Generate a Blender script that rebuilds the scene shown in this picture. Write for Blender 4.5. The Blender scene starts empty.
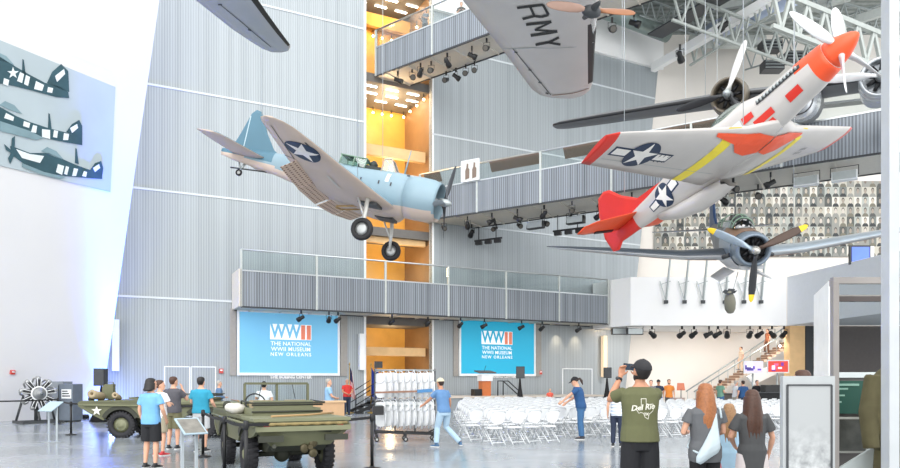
import bpy, bmesh, math, random
from mathutils import Vector as V, Matrix, Quaternion
S = bpy.context.scene
COL = S.collection
R = math.radians
PI = math.pi
rnd = random.Random(7)
Z = V((0, 0, 1))
# ---- the camera: 28 mm on a 36 mm sensor, 1.65 m above the floor, level, shifted up
F = 700.0; CX = 450.0; HY = 382.0; CH = 1.65
EYE = V((0, 0, CH))
def at(px, py, Y):
    return V(((px - CX) / F * Y, Y, CH + (HY - py) / F * Y))
def ground(px, Y):
    return V(((px - CX) / F * Y, Y, 0))
def on_plane(px, py, p0, n):
    d = V(((px - CX) / F, 1, (HY - py) / F))
    return EYE + d * ((p0 - EYE).dot(n) / d.dot(n))

def lin(c):
    r = []
    for i in (0, 2, 4):
        x = int(c[i:i + 2], 16) / 255
        r.append(x / 12.92 if x <= .04045 else ((x + .055) / 1.055) ** 2.4)
    return (*r, 1)
MATS = {}
def mat(name, hexc, rough=.5, metal=0., var=.06, scale=6., bump=0., spec=.5, emit=0., coat=0.):
    """principled paint with a little procedural unevenness"""
    if name in MATS: return MATS[name]
    m = bpy.data.materials.new(name); m.use_nodes = True
    nt = m.node_tree; b = nt.nodes['Principled BSDF']
    c = lin(hexc)
    b.inputs['Roughness'].default_value = rough
    b.inputs['Metallic'].default_value = metal
    b.inputs['Specular IOR Level'].default_value = spec
    b.inputs['Coat Weight'].default_value = coat
    tc = nt.nodes.new('ShaderNodeTexCoord')
    nz = nt.nodes.new('ShaderNodeTexNoise'); nz.inputs['Scale'].default_value = scale
    nz.inputs['Detail'].default_value = 4
    nt.links.new(tc.outputs['Object'], nz.inputs['Vector'])
    mr = nt.nodes.new('ShaderNodeMapRange')
    mr.inputs[1].default_value = .25; mr.inputs[2].default_value = .75
    mr.inputs[3].default_value = 1 - var; mr.inputs[4].default_value = 1 + var
    nt.links.new(nz.outputs['Fac'], mr.inputs[0])
    mx = nt.nodes.new('ShaderNodeVectorMath'); mx.operation = 'SCALE'
    mx.inputs[0].default_value = c[:3]
    nt.links.new(mr.outputs[0], mx.inputs['Scale'])
    nt.links.new(mx.outputs[0], b.inputs['Base Color'])
    if emit:
        b.inputs['Emission Color'].default_value = c
        b.inputs['Emission Strength'].default_value = emit
    if bump:
        bp = nt.nodes.new('ShaderNodeBump'); bp.inputs['Strength'].default_value = bump
        bp.inputs['Distance'].default_value = .02
        nt.links.new(nz.outputs['Fac'], bp.inputs['Height'])
        nt.links.new(bp.outputs[0], b.inputs['Normal'])
    MATS[name] = m
    return m
def glass(name, hexc='ffffff', rough=.02, mixf=.12):
    """thin pane: mostly clear, a little mirror"""
    if name in MATS: return MATS[name]
    m = bpy.data.materials.new(name); m.use_nodes = True
    nt = m.node_tree; nt.nodes.clear()
    o = nt.nodes.new('ShaderNodeOutputMaterial')
    t = nt.nodes.new('ShaderNodeBsdfTransparent'); t.inputs[0].default_value = lin(hexc)
    g = nt.nodes.new('ShaderNodeBsdfGlossy'); g.inputs['Roughness'].default_value = rough
    mx = nt.nodes.new('ShaderNodeMixShader')
    fr = nt.nodes.new('ShaderNodeFresnel'); fr.inputs[0].default_value = 1.3
    ad = nt.nodes.new('ShaderNodeMath'); ad.operation = 'ADD'; ad.inputs[1].default_value = mixf
    nt.links.new(fr.outputs[0], ad.inputs[0])
    nt.links.new(ad.outputs[0], mx.inputs[0]); nt.links.new(t.outputs[0], mx.inputs[1])
    nt.links.new(g.outputs[0], mx.inputs[2]); nt.links.new(mx.outputs[0], o.inputs[0])
    MATS[name] = m
    return m

def frame_from(d, up=Z):
    d = d.normalized()
    x = up.cross(d)
    if x.length < 1e-4: x = V((1, 0, 0)).cross(d)
    x.normalize()
    return x, d.cross(x), d

class MB:
    def __init__(s):
        s.v = []; s.f = []; s.m = []; s.s = []; s.mi = 0; s.M = None
    def add(s, vs, fs, smooth=False):
        b = len(s.v)
        if s.M is not None: vs = [s.M @ V(p) for p in vs]
        s.v += [tuple(p) for p in vs]
        for f in fs:
            s.f.append([i + b for i in f]); s.m.append(s.mi); s.s.append(smooth)
        return s
    def box2(s, lo, hi):
        x0, y0, z0 = lo; x1, y1, z1 = hi
        return s.add([(x0,y0,z0),(x1,y0,z0),(x1,y1,z0),(x0,y1,z0),(x0,y0,z1),(x1,y0,z1),(x1,y1,z1),(x0,y1,z1)],
              [(0,3,2,1),(4,5,6,7),(0,1,5,4),(1,2,6,5),(2,3,7,6),(3,0,4,7)])
    def box(s, c, size):
        c = V(c); h = V(size) / 2
        return s.box2(c - h, c + h)
    def bar(s, p0, p1, w, h, up=Z):
        p0 = V(p0); p1 = V(p1)
        x, y, d = frame_from(p1 - p0, up)
        x = x * w / 2; y = y * h / 2
        vs = [p + a * x + b * y for p in (p0, p1) for a, b in ((-1,-1),(1,-1),(1,1),(-1,1))]
        return s.add(vs, [(3,2,1,0),(4,5,6,7),(0,1,5,4),(1,2,6,5),(2,3,7,6),(3,0,4,7)])
    def loft(s, rings, cap0=True, cap1=True, smooth=True, closed=True):
        n = len(rings[0]); vs = [p for r in rings for p in r]; fs = []
        for k in range(len(rings) - 1):
            for i in range(n if closed else n - 1):
                j = (i + 1) % n
                fs.append((k*n+i, k*n+j, (k+1)*n+j, (k+1)*n+i))
        s.add(vs, fs, smooth)
        b = len(s.v) - len(vs)
        if cap0:
            s.f.append([b + i for i in range(n)][::-1]); s.m.append(s.mi); s.s.append(False)
        if cap1:
            s.f.append([b + (len(rings)-1)*n + i for i in range(n)]); s.m.append(s.mi); s.s.append(False)
        return s
    def tube(s, pts, r, n=8, cap=True, closed=False):
        pts = [V(p) for p in pts]
        if not isinstance(r, (list, tuple)): r = [r] * len(pts)
        rings = []; x = None
        m = len(pts)
        for k, p in enumerate(pts):
            if closed: d = (pts[(k+1) % m] - pts[k-1])
            elif k == 0: d = pts[1] - p
            elif k == m - 1: d = p - pts[k-1]
            else: d = (pts[k+1] - p).normalized() + (p - pts[k-1]).normalized()
            if d.length < 1e-6: d = Z.copy()
            d.normalize()
            if x is None: x, y, _ = frame_from(d)
            else:
                x = x - d * x.dot(d)
                if x.length < 1e-5: x, y, _ = frame_from(d)
                x.normalize(); y = d.cross(x)
            rings.append([p + (x*math.cos(2*PI*i/n) + y*math.sin(2*PI*i/n)) * r[k] for i in range(n)])
        if closed:
            rings.append(rings[0]); cap = False
        return s.loft(rings, cap, cap)
    def ell(s, c, r, n=12, m=8, M=None):
        c = V(c)
        if not isinstance(r, (tuple, list, V)): r = (r, r, r)
        rings = []
        for k in range(m + 1):
            a = -PI/2 + PI * min(max(k / m, .02), .98)
            ring = [V((r[0]*math.cos(a)*math.cos(2*PI*i/n), r[1]*math.cos(a)*math.sin(2*PI*i/n), r[2]*math.sin(a))) for i in range(n)]
            if M is not None: ring = [M @ p for p in ring]
            rings.append([c + p for p in ring])
        return s.loft(rings)
    def lathe(s, prof, n=20, M=None, cap0=False, cap1=False, smooth=True):
        rings = []
        for r, z in prof:
            ring = [V((r*math.cos(2*PI*i/n), r*math.sin(2*PI*i/n), z)) for i in range(n)]
            if M is not None: ring = [M @ p for p in ring]
            rings.append(ring)
        return s.loft(rings, cap0, cap1, smooth)
    def poly(s, pts):
        return s.add(pts, [tuple(range(len(pts)))])
    def prism(s, pts, off):
        """polygon pts swept by the vector off"""
        pts = [V(p) for p in pts]; n = len(pts); off = V(off)
        vs = pts + [p + off for p in pts]
        fs = [tuple(range(n))[::-1], tuple(range(n, 2*n))] + [(i, (i+1) % n, n + (i+1) % n, n + i) for i in range(n)]
        return s.add(vs, fs)
    def build(s, name, mats, parent=None, recalc=True, **kw):
        me = bpy.data.meshes.new(name)
        me.from_pydata(s.v, [], s.f)
        if not isinstance(mats, (list, tuple)): mats = [mats]
        for m in mats: me.materials.append(m)
        for p, mi, sm in zip(me.polygons, s.m, s.s):
            p.material_index = mi; p.use_smooth = sm
        if recalc:
            b = bmesh.new(); b.from_mesh(me)
            bmesh.ops.recalc_face_normals(b, faces=b.faces); b.to_mesh(me); b.free()
        me.update()
        o = bpy.data.objects.new(name, me); COL.objects.link(o)
        if parent: o.parent = parent
        if kw: tag(o, **kw)
        return o

def tag(o, label=None, cat=None, group=None, kind=None):
    if label: o['label'] = label
    if cat: o['category'] = cat
    if group: o['group'] = group
    if kind: o['kind'] = kind
    return o
def thing(name, label, cat, loc=(0, 0, 0), rz=0., group=None, scale=1.):
    o = bpy.data.objects.new(name, None); COL.objects.link(o)
    o.empty_display_size = .2
    o.location = loc; o.rotation_euler = (0, 0, rz); o.scale = (scale,) * 3
    return tag(o, label, cat, group)
def struct(o):
    o['kind'] = 'structure'; return o
KIDS = {}
def kids(o):
    return [c for c in o.children]
def copy_tree(o, parent=None):
    c = o.copy(); COL.objects.link(c)
    if parent: c.parent = parent
    for ch in kids(o): copy_tree(ch, c)
    return c

def remesh(mb, name, m, parent, vox=.012, smooth=3, fac=.5):
    """join overlapping closed shells into one skin"""
    me = bpy.data.meshes.new(name); me.from_pydata(mb.v, [], mb.f)
    b = bmesh.new(); b.from_mesh(me); bmesh.ops.recalc_face_normals(b, faces=b.faces); b.to_mesh(me); b.free()
    t = bpy.data.objects.new('tmp', me); COL.objects.link(t)
    md = t.modifiers.new('r', 'REMESH'); md.mode = 'VOXEL'; md.voxel_size = vox; md.use_smooth_shade = True
    if smooth:
        sm = t.modifiers.new('s', 'SMOOTH'); sm.iterations = smooth; sm.factor = fac
    dg = bpy.context.evaluated_depsgraph_get(); dg.update()
    out = bpy.data.meshes.new_from_object(t.evaluated_get(dg))
    bpy.data.objects.remove(t); bpy.data.meshes.remove(me)
    # keep one continuous surface: drop inner shells or crumbs
    b = bmesh.new(); b.from_mesh(out)
    seen = set(); best = []
    for v0 in b.verts:
        if v0.index in seen: continue
        st = [v0]; seen.add(v0.index); isl = []
        while st:
            v = st.pop(); isl.append(v)
            for e in v.link_edges:
                w = e.other_vert(v)
                if w.index not in seen: seen.add(w.index); st.append(w)
        best.append(isl)
    best.sort(key=len, reverse=True)
    for isl in best[1:]:
        bmesh.ops.delete(b, geom=isl, context='VERTS')
    b.to_mesh(out); b.free()
    out.name = name
    out.materials.clear(); out.materials.append(m)
    for p in out.polygons: p.use_smooth = True
    o = bpy.data.objects.new(name, out); COL.objects.link(o)
    if parent: o.parent = parent
    return o

def text_mesh(txt, size, name, m, parent, M, extrude=.004, align='CENTER', shear=0., offset=0., spacing=1.):
    cu = bpy.data.curves.new(name, 'FONT'); cu.body = txt; cu.size = size; cu.align_x = align; cu.align_y = 'CENTER'
    cu.extrude = extrude; cu.shear = shear; cu.offset = offset; cu.resolution_u = 2; cu.space_character = spacing
    t = bpy.data.objects.new('tmp', cu); COL.objects.link(t)
    dg = bpy.context.evaluated_depsgraph_get(); dg.update()
    me = bpy.data.meshes.new_from_object(t.evaluated_get(dg))
    bpy.data.objects.remove(t)
    me.transform(M); me.name = name
    me.materials.clear(); me.materials.append(m)
    o = bpy.data.objects.new(name, me); COL.objects.link(o)
    if parent: o.parent = parent
    return o
def basis(o, x, y, z=None):
    """matrix taking local x, y, z axes to the given world vectors at o"""
    x = V(x).normalized(); y = V(y).normalized(); z = x.cross(y).normalized() if z is None else V(z)
    M = Matrix((x, y, z)).transposed().to_4x4(); M.translation = V(o)
    return M
def star_pts(r, k=.39, rot=PI/2):
    return [(r*(1 if i % 2 == 0 else k)*math.cos(rot + i*PI/5), r*(1 if i % 2 == 0 else k)*math.sin(rot + i*PI/5)) for i in range(10)]
def decal(name, polys, surf, m, parent, cuts=3):
    """flat paint shapes given as polygons in (u,v), laid on a surface surf(u,v)"""
    b = bmesh.new()
    for pts in polys:
        vs = [b.verts.new((p[0], p[1], 0)) for p in pts]
        b.faces.new(vs)
    bmesh.ops.triangulate(b, faces=b.faces)
    if cuts: bmesh.ops.subdivide_edges(b, edges=b.edges, cuts=cuts, use_grid_fill=True)
    for v in b.verts: v.co = surf(v.co.x, v.co.y)
    me = bpy.data.meshes.new(name); b.to_mesh(me); b.free()
    me.materials.append(m)
    o = bpy.data.objects.new(name, me); COL.objects.link(o)
    o.parent = parent
    return o
def circle(r, n=28, cx=0, cy=0):
    return [(cx + r*math.cos(2*PI*i/n), cy + r*math.sin(2*PI*i/n)) for i in range(n)]
# =============================================================== the hall
M_white = mat('white plaster', 'f5f5f4', .6, var=.02, scale=.6)
M_warmwhite = mat('warm white plaster', 'e8e2da', .6, var=.02, scale=.6)
M_trim = mat('white trim', 'eef1f2', .5, var=.02)
M_black = mat('black metal', '17181a', .45)
M_dark = mat('dark grey metal', '3a3d40', .5)
M_steel = mat('galvanised steel', 'a9b0b0', .4, .6)
M_beam = mat('light painted steel', 'bfc4c0', .5, .1)
M_orange = mat('orange timber panelling', 'd9a44c', .45, var=.12, scale=1.2)
M_wood = mat('pale orange timber', 'e6be88', .5, var=.08, scale=2.)
M_glass = glass('clear glass', 'f4f8f8', .03, -.01)
M_lamp = mat('white lamp', 'fff6e6', .5, emit=6., var=0)
M_warmlamp = mat('warm lamp', 'ffd9a0', .5, emit=14., var=0)

def ribbed(name, c1, c2, pitch, rough=.45, axis='X', metal=.2):
    m = bpy.data.materials.new(name); m.use_nodes = True
    nt = m.node_tree; b = nt.nodes['Principled BSDF']; L = nt.links.new
    b.inputs['Roughness'].default_value = rough; b.inputs['Metallic'].default_value = metal
    tc = nt.nodes.new('ShaderNodeTexCoord')
    w = nt.nodes.new('ShaderNodeTexWave'); w.wave_type = 'BANDS'; w.bands_direction = axis
    w.wave_profile = 'SIN'; w.inputs['Scale'].default_value = 1 / pitch * .314
    L(tc.outputs['Object'], w.inputs['Vector'])
    mp = nt.nodes.new('ShaderNodeMapping')
    mp.inputs['Scale'].default_value = (2.2, 2.2, .03)
    L(tc.outputs['Object'], mp.inputs[0])
    nz = nt.nodes.new('ShaderNodeTexNoise'); nz.inputs['Scale'].default_value = 1.3; nz.inputs['Detail'].default_value = 6
    L(mp.outputs[0], nz.inputs['Vector'])
    ad = nt.nodes.new('ShaderNodeMath'); ad.operation = 'MULTIPLY_ADD'; ad.inputs[1].default_value = .45
    L(w.outputs['Fac'], ad.inputs[0])
    L(nz.outputs['Fac'], ad.inputs[2])
    cr = nt.nodes.new('ShaderNodeValToRGB')
    cr.color_ramp.elements[0].color = lin(c1); cr.color_ramp.elements[0].position = .3
    cr.color_ramp.elements[1].color = lin(c2); cr.color_ramp.elements[1].position = .95
    L(ad.outputs[0], cr.inputs[0]); L(cr.outputs[0], b.inputs['Base Color'])
    bp = nt.nodes.new('ShaderNodeBump'); bp.inputs['Strength'].default_value = .22; bp.inputs['Distance'].default_value = .03
    L(w.outputs['Fac'], bp.inputs['Height']); L(bp.outputs[0], b.inputs['Normal'])
    MATS[name] = m
    return m
M_rib = ribbed('ribbed grey wall panel', '8d9497', 'a9b0b4', .125)
M_mesh = ribbed('perforated grey mesh', '4a4f55', '939aa1', .13, .5)

# floor: polished concrete
def floor_mat():
    m = bpy.data.materials.new('polished concrete'); m.use_nodes = True
    nt = m.node_tree; b = nt.nodes['Principled BSDF']; L = nt.links.new
    tc = nt.nodes.new('ShaderNodeTexCoord')
    nz = nt.nodes.new('ShaderNodeTexNoise'); nz.inputs['Scale'].default_value = .35; nz.inputs['Detail'].default_value = 8
    L(tc.outputs['Object'], nz.inputs['Vector'])
    cr = nt.nodes.new('ShaderNodeValToRGB')
    cr.color_ramp.elements[0].color = lin('7f868b'); cr.color_ramp.elements[0].position = .3
    cr.color_ramp.elements[1].color = lin('a6acb1'); cr.color_ramp.elements[1].position = .72
    L(nz.outputs['Fac'], cr.inputs[0]); L(cr.outputs[0], b.inputs['Base Color'])
    mr = nt.nodes.new('ShaderNodeMapRange'); mr.inputs[3].default_value = .10; mr.inputs[4].default_value = .26
    L(nz.outputs['Fac'], mr.inputs[0]); L(mr.outputs[0], b.inputs['Roughness'])
    b.inputs['Specular IOR Level'].default_value = .6
    n2 = nt.nodes.new('ShaderNodeTexNoise'); n2.inputs['Scale'].default_value = 3.
    L(tc.outputs['Object'], n2.inputs['Vector'])
    bp = nt.nodes.new('ShaderNodeBump'); bp.inputs['Strength'].default_value = .05; bp.inputs['Distance'].default_value = .02
    L(n2.outputs['Fac'], bp.inputs['Height']); L(bp.outputs[0], b.inputs['Normal'])
    return m
g = MB(); g.box2((-32, -6, -.2), (40, 54, 0))
struct(g.build('floor', floor_mat()))

# left wall: white, leaning into the hall
LB = V((-16.5, 33, 0)); LD = V((.524, .852, 0)).normalized(); LN0 = V((LD.y, -LD.x, 0))
LU = (LN0 * .24 + Z).normalized(); LN = LU.cross(LD).normalized()
if LN.dot(LN0) < 0: LN = -LN
g = MB(); g.prism([LB - LD * 24, LB, LB + LU * 26, LB + LU * 26 - LD * 24], -LN * .5)
struct(g.build('wall_left', mat('white wall paint', 'dfdfe0', .6, var=.015, scale=.5)))

# back wall: grey ribbed panels, in two pieces either side of the atrium
W0 = V((-4.86, 40, 0)); WD = V((.893, .449, 0)).normalized(); WN = V((WD.y, -WD.x, 0))   # WN points into the hall
def wall_t(px, off=0.):
    p = on_plane(px, HY, W0 + WN * off, WN); return (p - W0).dot(WD)
def wp(px, z, off=0.):
    p = W0 + WN * off + WD * wall_t(px, off); return V((p.x, p.y, z))
def wt(t, z, off=0.):
    p = W0 + WN * off + WD * t; return V((p.x, p.y, z))
WM = basis(W0, WD, -WN, Z)
def on_wall_frame(mb, name, mats, **kw):
    """build in the frame of the back wall: x along it, y into it, z up"""
    o = mb.build(name, mats, **kw); o.matrix_world = WM; return o
tA, tB, tC = wall_t(60), wall_t(366), wall_t(432)
g = MB(); g.box2((tA, 0, 0), (tB, .4, 26))
struct(on_wall_frame(g, 'wall_back', M_rib))
def wl(px, py):
    p = on_plane(px, py, W0, WN); return ((p - W0).dot(WD), 0, p.z)
e0 = wl(627, 375); e1 = wl(658, 70)
sl = (e1[0] - e0[0]) / (e1[2] - e0[2])
g = MB(); g.prism([(tC, 0, 0), (e0[0] - sl * e0[2], 0, 0), (e1[0], 0, e1[2]), (tC, 0, e1[2] + 1.2)], (0, .4, 0))
struct(on_wall_frame(g, 'wall_back', M_rib))
ti = 0
for z in (5.87, 11.26, 16.5, 21.8):
    for a, b in ((tA, tB), (tC, e0[0] + sl * (z - e0[2]))):
        g = MB(); g.box2((a, -.03, z - .05), (b, .02, z + .05)); ti += 1
        struct(on_wall_frame(g, 'trim_%d' % ti, mat('seam trim', 'cfd5d8', .5, var=.02)))
g = MB(); g.box2((tB - .12, -.03, 0), (tB, .41, 26)); ti += 1
struct(on_wall_frame(g, 'trim_%d' % ti, M_trim))
g = MB(); g.box2((tC, -.03, 0), (tC + .12, .41, 25)); ti += 1
struct(on_wall_frame(g, 'trim_%d' % ti, M_trim))
# doors in the back wall
for k, (a, b, top) in enumerate(((164, 190, 2.45), (190.6, 216, 2.45), (562, 592, 2.55))):
    ta, tb = wall_t(a), wall_t(b)
    g = MB(); g.box2((ta + .05, -.03, 0.01), (tb - .05, 0, top - .05))
    d = struct(on_wall_frame(g, 'door_%d' % (k + 1), M_rib))
    f = MB()
    for lo, hi in (((ta, -.05, 0.01), (ta + .05, 0, top)), ((tb - .05, -.05, 0.01), (tb, 0, top)), ((ta, -.05, top - .05), (tb, 0, top))):
        f.box2(lo, hi)
    f.build('door_frame', M_trim, d)

# atrium behind the opening
AT = 4.2
xa, xb = tB - 1.0, tC + .01
def wall_box(lo, hi, name, m):
    g = MB(); g.box2(lo, hi); return struct(on_wall_frame(g, name, m))
wall_box((xa - 3, AT, 0), (xb + .1, AT + .3, 27), 'wall_atrium_back', M_orange)
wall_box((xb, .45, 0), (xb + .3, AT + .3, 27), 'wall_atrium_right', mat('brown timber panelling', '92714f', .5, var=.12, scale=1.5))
wall_box((xa - 3.3, .45, 0), (xa - 3, AT + .3, 27), 'wall_atrium_left', M_orange)
M_soff = mat('grey soffit', '6b6864', .6)
for k, z in enumerate((5.0, 10.2, 19.1, 25.0)):
    wall_box((xa - 3, .45, z), (xb, AT - (0 if z > 15 else 1.2), z + .5), 'ceiling_atrium_%d' % (k + 1), M_soff)
for z, h in ((14.95, .62), (9.85, .45), (3.2, .5)):
    wall_box((xa - 3, .7, z), (xb - .12, 1.0, z + h), 'trim_%d' % (ti + 1), M_wood); ti += 1
wall_box((xa - 3, AT - .9, 23.9), (xb, AT - .6, 24.7), 'trim_%d' % (ti + 1), M_orange); ti += 1
lamp0 = None
for z, gname, lab in ((19.08, 'strip lights in the lower atrium ceiling', 'white strip light in the atrium ceiling under the upper walkway'),
                      (24.98, 'strip lights in the upper atrium ceiling', 'white strip light in the topmost atrium ceiling')):
    for i in range(3):
        for j in range(3):
            x = xb - 3.9 + j * 1.35 + (i % 2) * .35; y = .9 + i * .95
            g = MB(); g.box2((x, y, z - .04), (x + .75, y + .13, z)) if lamp0 is None else None
            if lamp0 is None:
                o = on_wall_frame(g, 'strip_light', M_lamp); lamp0 = o; off0 = V((x, y, z))
            else:
                o = lamp0.copy(); COL.objects.link(o)
                o.matrix_world = WM @ Matrix.Translation(V((x, y, z)) - off0)
            tag(o, lab, 'ceiling light', gname)
bulb0 = None
for z, lab, gn in ((18.75, 'round warm bulb along the atrium wall below the upper walkway', 'warm bulbs below the upper walkway'),
               (23.6, 'round warm bulb along the topmost atrium wall', 'warm bulbs in the topmost atrium')):
    pts = [(xb - 2.9 + i * .62, AT - .25) for i in range(4)] + [(xb - .25, AT - .4 - i * 1.05) for i in range(4)]
    for x, y in pts:
        if bulb0 is None:
            g = MB(); g.ell((0, 0, 0), .07, 10, 6); g.mi = 1; g.tube([(0, 0, .05), (0, 0, .36)], .03, 6)
            bulb0 = g.build('warm_bulb', [M_warmlamp, M_dark]); o = bulb0
        else:
            o = bulb0.copy(); COL.objects.link(o)
        o.matrix_world = WM @ Matrix.Translation((x, y, z))
        tag(o, lab, 'lamp', gn)
def lamp(name, kind, loc, energy, color, size=1., rot=None, spot=None):
    l = bpy.data.lights.new(name, kind); l.energy = energy; l.color = color
    if kind == 'AREA': l.shape = 'DISK'; l.size = size
    elif kind == 'SPOT': l.spot_size = spot or R(60); l.spot_blend = 1.; l.shadow_soft_size = size
    else: l.shadow_soft_size = size
    o = bpy.data.objects.new(name, l); COL.objects.link(o); o.location = loc
    if rot is not None: o.rotation_euler = V(rot).to_track_quat('-Z', 'Y').to_euler()
    return o
for z, e in ((18.2, 170), (14., 125), (23.6, 130), (8.6, 110), (2.3, 32), (4.2, 40)):
    p = WM @ V((xb - 2.0, AT * .42, z)); lamp('atrium_lamp', 'POINT', p, e, (1, .76, .46), .3)

# far white wall on the right, roof and fascias
RY = 49.9
g = MB(); g.box2((8, RY, 0), (40, RY + .4, 27))
struct(g.build('wall_far_right', M_warmwhite))
M_deck = ribbed('grey roof deck', '5c6462', '8d9491', .5, .6, 'Y')
g = MB(); g.box2((3, 34, 26.4), (40, 52, 26.8))
struct(g.build('ceiling', M_deck))
# white fascia over the grey wall
g = MB(); g.box2((tC, -.25, 23.9), (e1[0] + .3, .0, 26.4)); ti += 1
struct(on_wall_frame(g, 'trim_%d' % ti, M_white))
cr0 = on_plane(653, 68, W0 + WN * .3, WN)
g = MB(); g.bar(cr0, V((cr0.x + 6.5, cr0.y - 13.4, cr0.z + .05)), .4, .55); ti += 1
struct(g.build('trim_%d' % ti, M_white))
# =============================================================== walkways
M_under = mat('walkway underside', 'c9c5bb', .6, var=.04)
M_rail = mat('brushed rail', 'c3c8ca', .35, .7)
M_brown = mat('brown exhibit panel', '7d6c5f', .5)
def walkway(name, label, A, dirv, side, L, zb, zt, w, bay, rail=1.0, glassy=True, endcap=False, panels=(), dt=.6):
    """A start of the face seen from the hall; side = horizontal vector from that face across the deck"""
    root = thing(name, label, 'walkway', (A.x, A.y, zb))
    d = V(dirv).normalized(); s = V(side).normalized()
    M = Matrix((d, s, Z)).transposed().to_4x4(); M.translation = (A.x, A.y, zb)
    root.matrix_world = M
    h = zt - zb
    g = MB(); g.box2((0, .06, .0), (L, w - .06, dt))
    for i in range(int(L / 1.6)):
        g.box2((i * 1.6 + .7, .08, -.06), (i * 1.6 + .78, w - .08, 0))
    g.build('deck', M_under, root)
    g = MB(); g.bar((0, .03, .0), (L, .03, 0), .07, .1); g.bar((0, w - .03, 0), (L, w - .03, 0), .07, .1)
    g.build('edge_beam', M_dark, root)
    n = max(1, round(L / bay)); b = L / n
    for y in (0, w):
        for i in range(n):
            g = MB(); g.box2((i*b + .04, y - .025, .03), ((i+1)*b - .04, y + .025, h))
            g.build('mesh_panel', M_mesh, root)
        for i in range(n + 1):
            g = MB(); g.box2((i*b - .05, y - .06, 0), (i*b + .05, y + .06, h + (rail if y == 0 else 0)))
            g.build('post', M_beam, root)
        g = MB(); g.bar((0, y, h + .03), (L, y, h + .03), .1, .07); g.build('top_rail', M_rail, root)
    if rail:
        g = MB(); g.tube([(0, 0, h + rail), (L, 0, h + rail)], .045, 8); g.build('handrail', M_rail, root)
        if glassy:
            for i in range(n):
                g = MB(); g.box2((i*b + .06, -.008, h + .08), ((i+1)*b - .06, .008, h + rail - .06))
                g.build('glass_panel', M_glass, root)
    for a, e in panels:
        g = MB(); g.prism([(a, -.05, h + rail - .05), (e, -.05, h + rail - .05), (e, .25, h + rail - .55), (a, .25, h + rail - .55)], (0, .05, .02))
        g.build('exhibit_panel', M_brown, root)
    if endcap:
        g = MB(); g.box2((-.12, -.06, 0), (.02, w, h + .1)); g.build('end_panel', mat('tan end panel', 'd9d2c6', .5), root)
    return root, M
# lower balcony, along the back wall
BO = 2.0
bt0, bt1 = wall_t(241, BO), wall_t(608, BO)
bal, balM = walkway('balcony', 'long grey mesh balcony with glass railing running above both blue screens', wt(bt0, 0, BO), WD, -WN, bt1 - bt0, 5.42, 7.2, BO - .04, 3.9, 1.08, True, True)
# top walkway, towards the upper right
UA = V((-4.28, 40.5, 0)); UD = V((.783, -.622, 0)); US = V((.622, .783, 0))
upw, upM = walkway('upper_walkway', 'high grey mesh walkway leaving the atrium near the top of the hall', UA, UD, US, 17, 19.35, 20.95, 2.2, 4.3, 1.05, dt=1.25)
# middle walkway, the long one behind the silver plane
MA = V((-1.78, 41.5, 0)); MD = V((.848, -.53, 0)); MS = V((.53, .848, 0))
mid, midM = walkway('long_walkway', 'long grey mesh walkway crossing the hall behind the red tailed plane', MA, MD, MS, 23.4, 11.2, 12.95, 3.3, 3.9, 1.0, True, False, ((4.7, 7.7), (9.1, 11.4), (14.2, 17.), (.3, 1.4)))
g = MB(); g.box2((23.4, -.1, -.1), (25.2, 3.3, 2.0)); g.build('end_wall', M_trim, mid)
# sign board on the long walkway
sg = thing('sign_board', 'white framed sign with two dark figures on the long walkway railing', 'sign')
sg.matrix_world = midM @ Matrix.Translation((2.95, -.1, 1.72)) @ Matrix.Diagonal((.72, 1, 1, 1))
g = MB(); g.box2((0, -.02, .1), (1.6, .02, 1.25)); g.build('board', mat('pale board', 'd5d7d3', .5), sg)
g = MB()
for a in ((0, 1.6),): g.bar((0, -.03, 1.25), (1.6, -.03, 1.25), .05, .06); g.bar((0, -.03, .1), (1.6, -.03, .1), .05, .06); g.bar((0, -.03, .1), (0, -.03, 1.25), .05, .06); g.bar((1.6, -.03, .1), (1.6, -.03, 1.25), .05, .06)
g.build('frame', M_trim, sg)
for x in (.35, .98):
    g = MB(); g.prism([(x, -.03, .2), (x+.36, -.03, .25), (x+.38, -.03, .75), (x+.26, -.03, .85), (x+.28, -.03, 1.06), (x+.14, -.03, 1.1), (x+.1, -.03, .86), (x+.0, -.03, .7)], (0, -.01, 0))
    g.build('dark_figure', M_brown, sg)
# monitor at the end of the long walkway
sg = thing('monitor', 'black monitor in a white bracket at the near end of the long walkway', 'monitor')
c = at(890, 124, 28.2); sg.location = c
g = MB(); g.box((0, 0, 0), (.5, .12, 1.0)); g.build('screen', mat('black glass', '10151a', .12), sg)
g = MB(); g.bar((.0, .15, -.55), (.35, .15, -.45), .06, .06); g.bar((.32, .15, -.5), (.32, .15, .62), .06, .06); g.bar((-.2, .15, .6), (.35, .15, .6), .06, .06)
g.build('bracket', M_trim, sg)

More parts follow.
